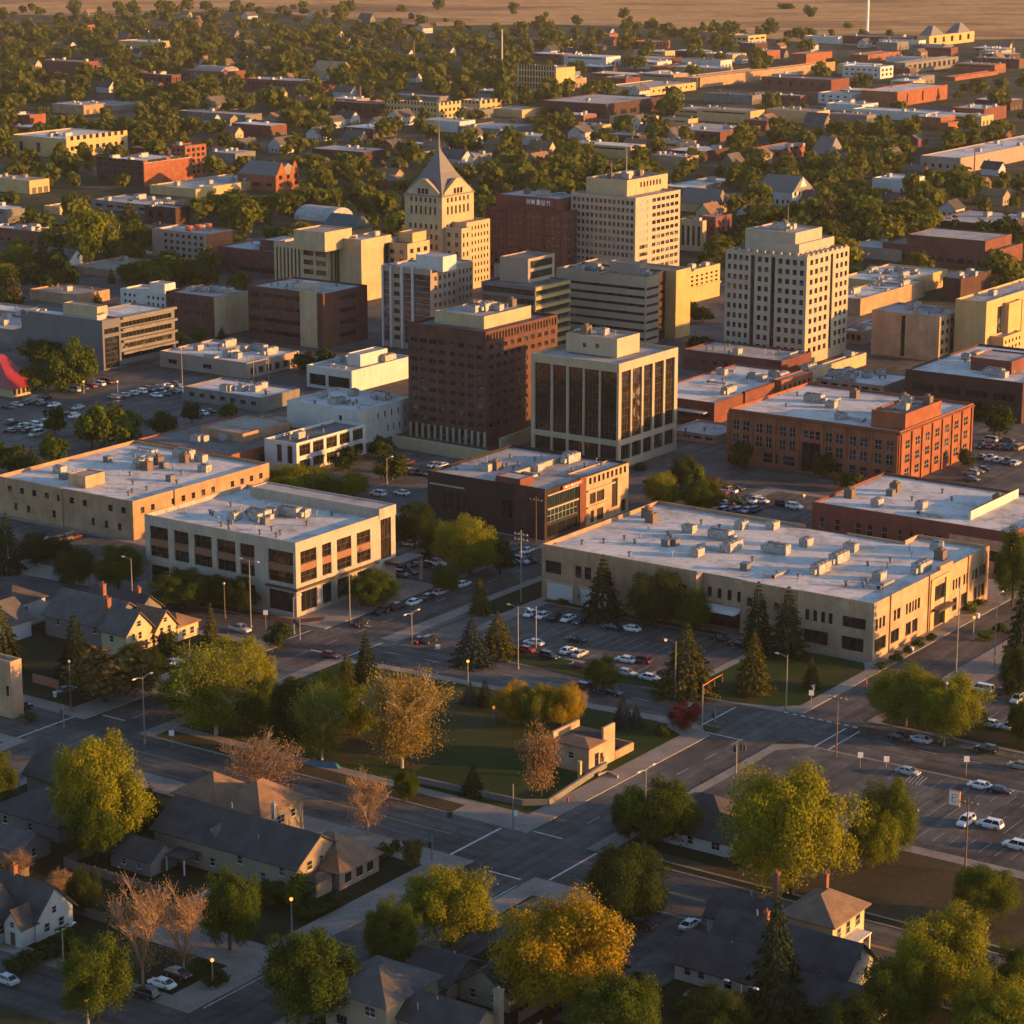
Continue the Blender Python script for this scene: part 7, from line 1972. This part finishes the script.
for px, py, tp_, arms, lit, look, dv in [(145, 744, 676, 2, False, 'grey lamp post with two heads', 'u'), (133, 613, 558, 1, False, 'slim grey lamp post', 'v'), (251, 628, 560, 2, False, 'grey two-armed lamp post', 'v'), (350, 622, 572, 1, False, 'slim grey lamp post', 'v'), (294, 634, 597, 1, False, 'short grey lamp post', 'u'), (412, 648, 612, 2, False, 'lamp post with two curved arms', 'u'), (468, 704, 662, 0, True, 'glowing ball lamp on a post', 'u'), (675, 699, 641, 1, True, 'lit orange lamp post', 'v'), (786, 710, 655, 1, False, 'pale lamp post with one arm', 'v'), (944, 746, 684, 0, False, 'slim lamp post', 'v'), (994, 669, 594, 1, False, 'pale lamp post', 'u'), (645, 846, 768, 2, False, 'tall mast lamp post with two heads', 'u'), (803, 538, 496, 0, True, 'lamp post with glowing red-orange head', 'u'), (64, 971, 928, 1, False, 'lamp post at the white house', 'u'), (740, 1030, 984, 2, False, 'lamp post cut by the bottom edge', 'v'), (292, 934, 900, 0, True, 'glowing ball lamp on a thin post', 'u'), (213, 988, 961, 0, True, 'glowing ball lamp on a thin post', 'u'), (88, 1024, 1001, 0, True, 'small glowing garden lamp', 'u'), (320, 1010, 982, 0, True, 'small glowing garden lamp', 'u'), (387, 704, 690, 0, True, 'low glowing path lamp', 'u'), (494, 720, 708, 0, True, 'low glowing path lamp', 'u'), (183, 402, 350, 0, False, 'tall dark thin mast', 'u'), (254, 386, 354, 1, False, 'slim lamp post', 'u'), (269, 384, 352, 1, False, 'slim lamp post', 'u'), (973, 192, 150, 0, False, 'tall thin mast', 'u'), (800, 214, 186, 0, False, 'slim pole', 'u'), (387, 484, 458, 1, False, 'slim lamp post', 'u'), (973, 640, 618, 0, True, 'glowing lamp in a shrub', 'u'), (890, 460, 446, 0, True, 'small glowing lamp', 'u'), (118, 396, 382, 0, True, 'small glowing lamp', 'u'), (84, 393, 382, 0, True, 'small glowing lamp', 'u'), (165, 392, 385, 0, True, 'small glowing lamp', 'u'), (693, 478, 470, 0, True, 'small glowing lamp', 'u'), (848, 246, 228, 0, False, 'slim pole', 'u'), (687, 480, 470, 0, True, 'small glowing lamp', 'u'), (71, 709, 662, 0, False, 'thin brown pole', 'u'), (225, 618, 584, 0, False, 'brown wooden pole', 'u'), (956, 673, 588, 0, False, 'tall thin dark pole', 'u'), (518, 669, 606, 2, False, 'pale mast with two heads', 'v')]:
    lamp(px, py, tp_, arms, lit, M_wood if 'brown' in look else None, look, dv, 'street_lamp' if 'pole' not in look and 'mast' not in look else 'pole')
# wooden crossbar poles, signals, signs
def crosspole(px, py, top, look, sign=False, mat=None, n=1):
    X, Y = G(px, py, .15); h = height_at(Y, top) - .15
    o = link('utility_pole', None, None, (X, Y, .14), AV)
    link('pole', MB().tube([(0, 0, 0), (0, 0, h)], [.17, .10], 7).mesh('pole', mat or M_wood), o)
    for k in range(n):
        c = link('crossarm', MB().box(-1.9, 1.9, -.09, .09, h - 1.2 - k * 1.2, h - 1.0 - k * 1.2).mesh('crossarm', mat or M_wood), o)
        for x in (-1.7, -.6, .6, 1.7): link('insulator', MB().tube([(x, 0, h - 1.0 - k * 1.2), (x, 0, h - .72 - k * 1.2)], .08, 6).mesh('insulator', M_headoff), c)
    if sign:
        s_ = link('sign_panel', MB().box(1.6, 3.4, -.12, .12, h - 1.9, h + .5).mesh('sign_panel', M_sign_white), o)
        fr = MB()
        for a in ((1.55, 3.45, h + .5, h + .62), (1.55, 3.45, h - 2.02, h - 1.9), (1.5, 1.6, h - 2.02, h + .62), (3.4, 3.5, h - 2.02, h + .62)): fr.box(a[0], a[1], -.15, .15, a[2], a[3])
        fr.tube([(2.15, .16, h - 1.3), (2.85, .16, h - 1.3), (2.85, .16, h), (2.15, .16, h), (2.15, .16, h - .6), (2.85, .16, h - .6)], .09, 5)
        fr.tube([(2.15, -.16, h - 1.3), (2.85, -.16, h - 1.3), (2.85, -.16, h), (2.15, -.16, h), (2.15, -.16, h - .6), (2.85, -.16, h - .6)], .09, 5)
        link('emblem', fr.mesh('emblem', SIG_O), s_)
    return later(o, look, 'pole', 'utility poles')
crosspole(836, 757, 693, 'wooden pole with one crossarm'); crosspole(965, 872, 797, 'wooden pole with an orange square sign', True)
crosspole(521, 602, 530, 'grey lattice mast', mat=M_pole, n=2); crosspole(536, 541, 496, 'thin wooden pole', n=1); crosspole(548, 500, 470, 'thin wooden pole')
def signal(px, py, top, look, arm=0.0, dv='v'):
    X, Y = G(px, py, .15); h = height_at(Y, top) - .15
    o = link('traffic_light', None, None, (X, Y, .14), ROT if dv == 'u' else AV)
    link('pole', MB().tube([(0, 0, 0), (0, 0, h)], [.16, .11], 8).mesh('pole', M_pole), o)
    heads = [(.35, h - 1.6)]
    if arm:
        link('arm', MB().tube([(0, 0, h - .4), (arm * .5, 0, h - .1), (arm, 0, h)], [.11, .09, .06], 6).mesh('arm', SIG_O if abs(arm) > 5 else M_pole), o)  # long arm coloured orange for the warm light on it
        heads += [(arm * .96, h - .9), (arm * .55, h - 1.0)]
    for x, z in heads:
        q = link('signal_head', MB().box(x - .2, x + .2, -.17, .17, z - .55, z + .55).mesh('signal_head', M_dark_metal), o)
        l_ = MB(); [l_.tube([(x, -.172, z + dz), (x, -.24, z + dz)], .12, 8) for dz in (-.34, 0, .34)]
        link('lens', l_.mesh('lens', M_tail), q)
    return later(o, look, 'traffic light', 'traffic lights')
signal(702, 732, 684, 'traffic light with a long orange-lit arm', 7.5, 'u'); signal(736, 774, 741, 'short post with several signal heads', -1.8); signal(513, 833, 784, 'dark slim traffic light', 0); signal(536, 648, 606, 'traffic light on a thin post'); signal(580, 606, 590, 'low signal post'); signal(64, 728, 705, 'low signal post'); signal(715, 722, 708, 'short signal post'); signal(432, 860, 836, 'slim traffic light'); signal(190, 662, 640, 'red-headed signal post', 0); signal(300, 640, 618, 'slim traffic light', 1.5)
def sign(px, py, top, look, mat):
    X, Y = G(px, py, .15); h = max(1.8, height_at(Y, top) - .15)
    o = link('road_sign', None, None, (X, Y, .14), ROT - 1.0)
    link('post', MB().tube([(0, 0, 0), (0, 0, h)], .06, 6).mesh('post', M_pole), o)
    link('sign_panel', MB().box(-.5, .5, -.10, -.062, h - 1.1, h).mesh('sign_panel', mat), o)
    return later(o, look, 'sign', 'road signs')
for px, py, tp_, m_ in ((266, 630, 610, M_sign_white), (438, 652, 645, M_sign_white), (172, 747, 730, M_sign_white), (450, 832, 812, M_dark_metal), (515, 826, 810, M_sign_white), (860, 768, 752, M_sign_white), (886, 773, 756, M_sign_white), (966, 776, 756, M_sign_white), (155, 655, 648, M_sign_white), (811, 706, 690, M_sign_white), (690, 712, 702, M_sign_white)): sign(px, py, tp_, 'small white road sign' if m_ is M_sign_white else 'small dark road sign', m_)
# a hydrant or two, bollards, bins
HYD = (lambda m: m.mesh('fire_hydrant', plain('hydrant_red', (.35, .05, .03), .5)))(MB().tube([(0, 0, 0), (0, 0, .75), (0, 0, .95)], [.18, .18, .05], 8).tube([(-.3, 0, .5), (.3, 0, .5)], .09, 6))
for px, py in ((866, 684), (72, 712), (568, 802)):
    X, Y = G(px, py, .15); later(link('fire_hydrant', HYD, None, (X, Y, .14)), 'red fire hydrant', 'hydrant', 'fire hydrants')
BIN = (lambda m: m.mesh('waste_bin', M_sign_white))(MB().tube([(0, 0, 0), (0, 0, 1.0)], [.32, .4], 8).tube([(0, 0, 1.0), (0, 0, 1.12)], .43, 8))
for px, py in ((55, 697), (813, 690), (912, 652), (978, 618)):
    X, Y = G(px, py, .15); later(link('waste_bin', BIN, None, (X, Y, .14)), 'pale waste bin', 'bin', 'waste bins')
# far masts
def mast(px, py, top, r, label, mat, name='mast', cat='mast'):
    X, Y = G(px, py); h = height_at(Y, top)
    o = tag(link(name, None, None, (X, Y, 0)), label, cat)
    link('pole', MB().tube([(0, 0, 0), (0, 0, h * .5), (0, 0, h)], [r, r * .8, r * .6], 8).mesh('pole', mat), o)
    link('base', MB().box(-r * 2.2, r * 2.2, -r * 2.2, r * 2.2, 0, 2.2).mesh('base', W_stone), o)
mast(867, 38, -30, 1.6, 'tall white pole rising from the far prairie edge, top right', M_sign_white)
mast(414, 75, 40, 1.0, 'far brown chimney mast left of the far slab office', M_wood, 'chimney_stack', 'chimney')
mast(502, 75, 29, .9, 'far thin pale mast just left of the far slab office', M_headoff)
mast(360, 100, 86, 1.2, 'short far brick stack above the long cream flats', M_wood, 'chimney_stack', 'chimney')
mast(900, 62, 45, .6, 'far thin dark post below the big gold barn', M_wood)
mast(1012, 58, 32, .6, 'far thin post at the right edge near the prairie', M_wood)
mast(973, 196, 148, .5, 'tall wooden pole among trees near the right edge', M_wood)

# overhead things finished; now give every waiting thing a label of its own
ORD = ['', 'second', 'third', 'fourth', 'fifth', 'sixth', 'seventh', 'eighth', 'ninth', 'tenth', 'eleventh', 'twelfth']
NUM = ['', 'one', 'two', 'three', 'four', 'five', 'six', 'seven', 'eight', 'nine', 'ten', 'eleven', 'twelve']
def place_phrase(px, py, used=0):
    best = sorted(LANDMARK, key=lambda q: math.hypot((q[1] - px), (q[2] - py) * 1.5))[used]
    dx, dy = px - best[1], py - best[2]
    if abs(dx) > 1.3 * abs(dy): rel = 'left of' if dx < 0 else 'right of'
    else: rel = 'behind' if dy < 0 else 'in front of'
    return rel + ' ' + best[0]
groups = {}
for it in PENDING:
    o, look, px, py, where = it
    ph = where or place_phrase(px, py)
    groups.setdefault(look + ' ' + ph, []).append(it)
def assign(key, lst):
    n = len(lst)
    if n == 1:
        lst[0][0]['label'] = key; return
    if n > 5:
        # split into a nearer and a farther half first
        lst.sort(key=lambda q: -q[3]); h_ = (n + 1) // 2
        assign(key + ', nearer row', lst[:h_]); assign(key + ', farther row', lst[h_:]); return
    lst.sort(key=lambda q: q[2])
    for i, it in enumerate(lst):
        if i == 0: t = 'leftmost'
        elif i == n - 1: t = 'rightmost'
        elif i == 1: t = 'second from left'
        elif i == n - 2: t = 'second from right'
        else: t = 'middle'
        it[0]['label'] = key + ', ' + (t if n > 2 or i in (0, 1) else t)
for key, lst in groups.items(): assign(key, lst)

# ---------------------------------------------------------------- the evening air
hz = MB().box(-8800, 8800, -500, 15500, -1.0, 420)
ho = struct('haze', hz, None, 'stuff') if False else None
m, n, l, b = new_mat('haze_air')
n.remove(b)
out = [x for x in n if x.type == 'OUTPUT_MATERIAL'][0]
pv = n.new('ShaderNodeVolumePrincipled')
pv.inputs['Color'].default_value = (1.0, .90, .78, 1)
pv.inputs['Density'].default_value = 0.000023
pv.inputs['Anisotropy'].default_value = 0.2
l.new(pv.outputs[0], out.inputs['Volume'])
ho = link('haze', hz.mesh('haze', m))
ho['kind'] = 'stuff'
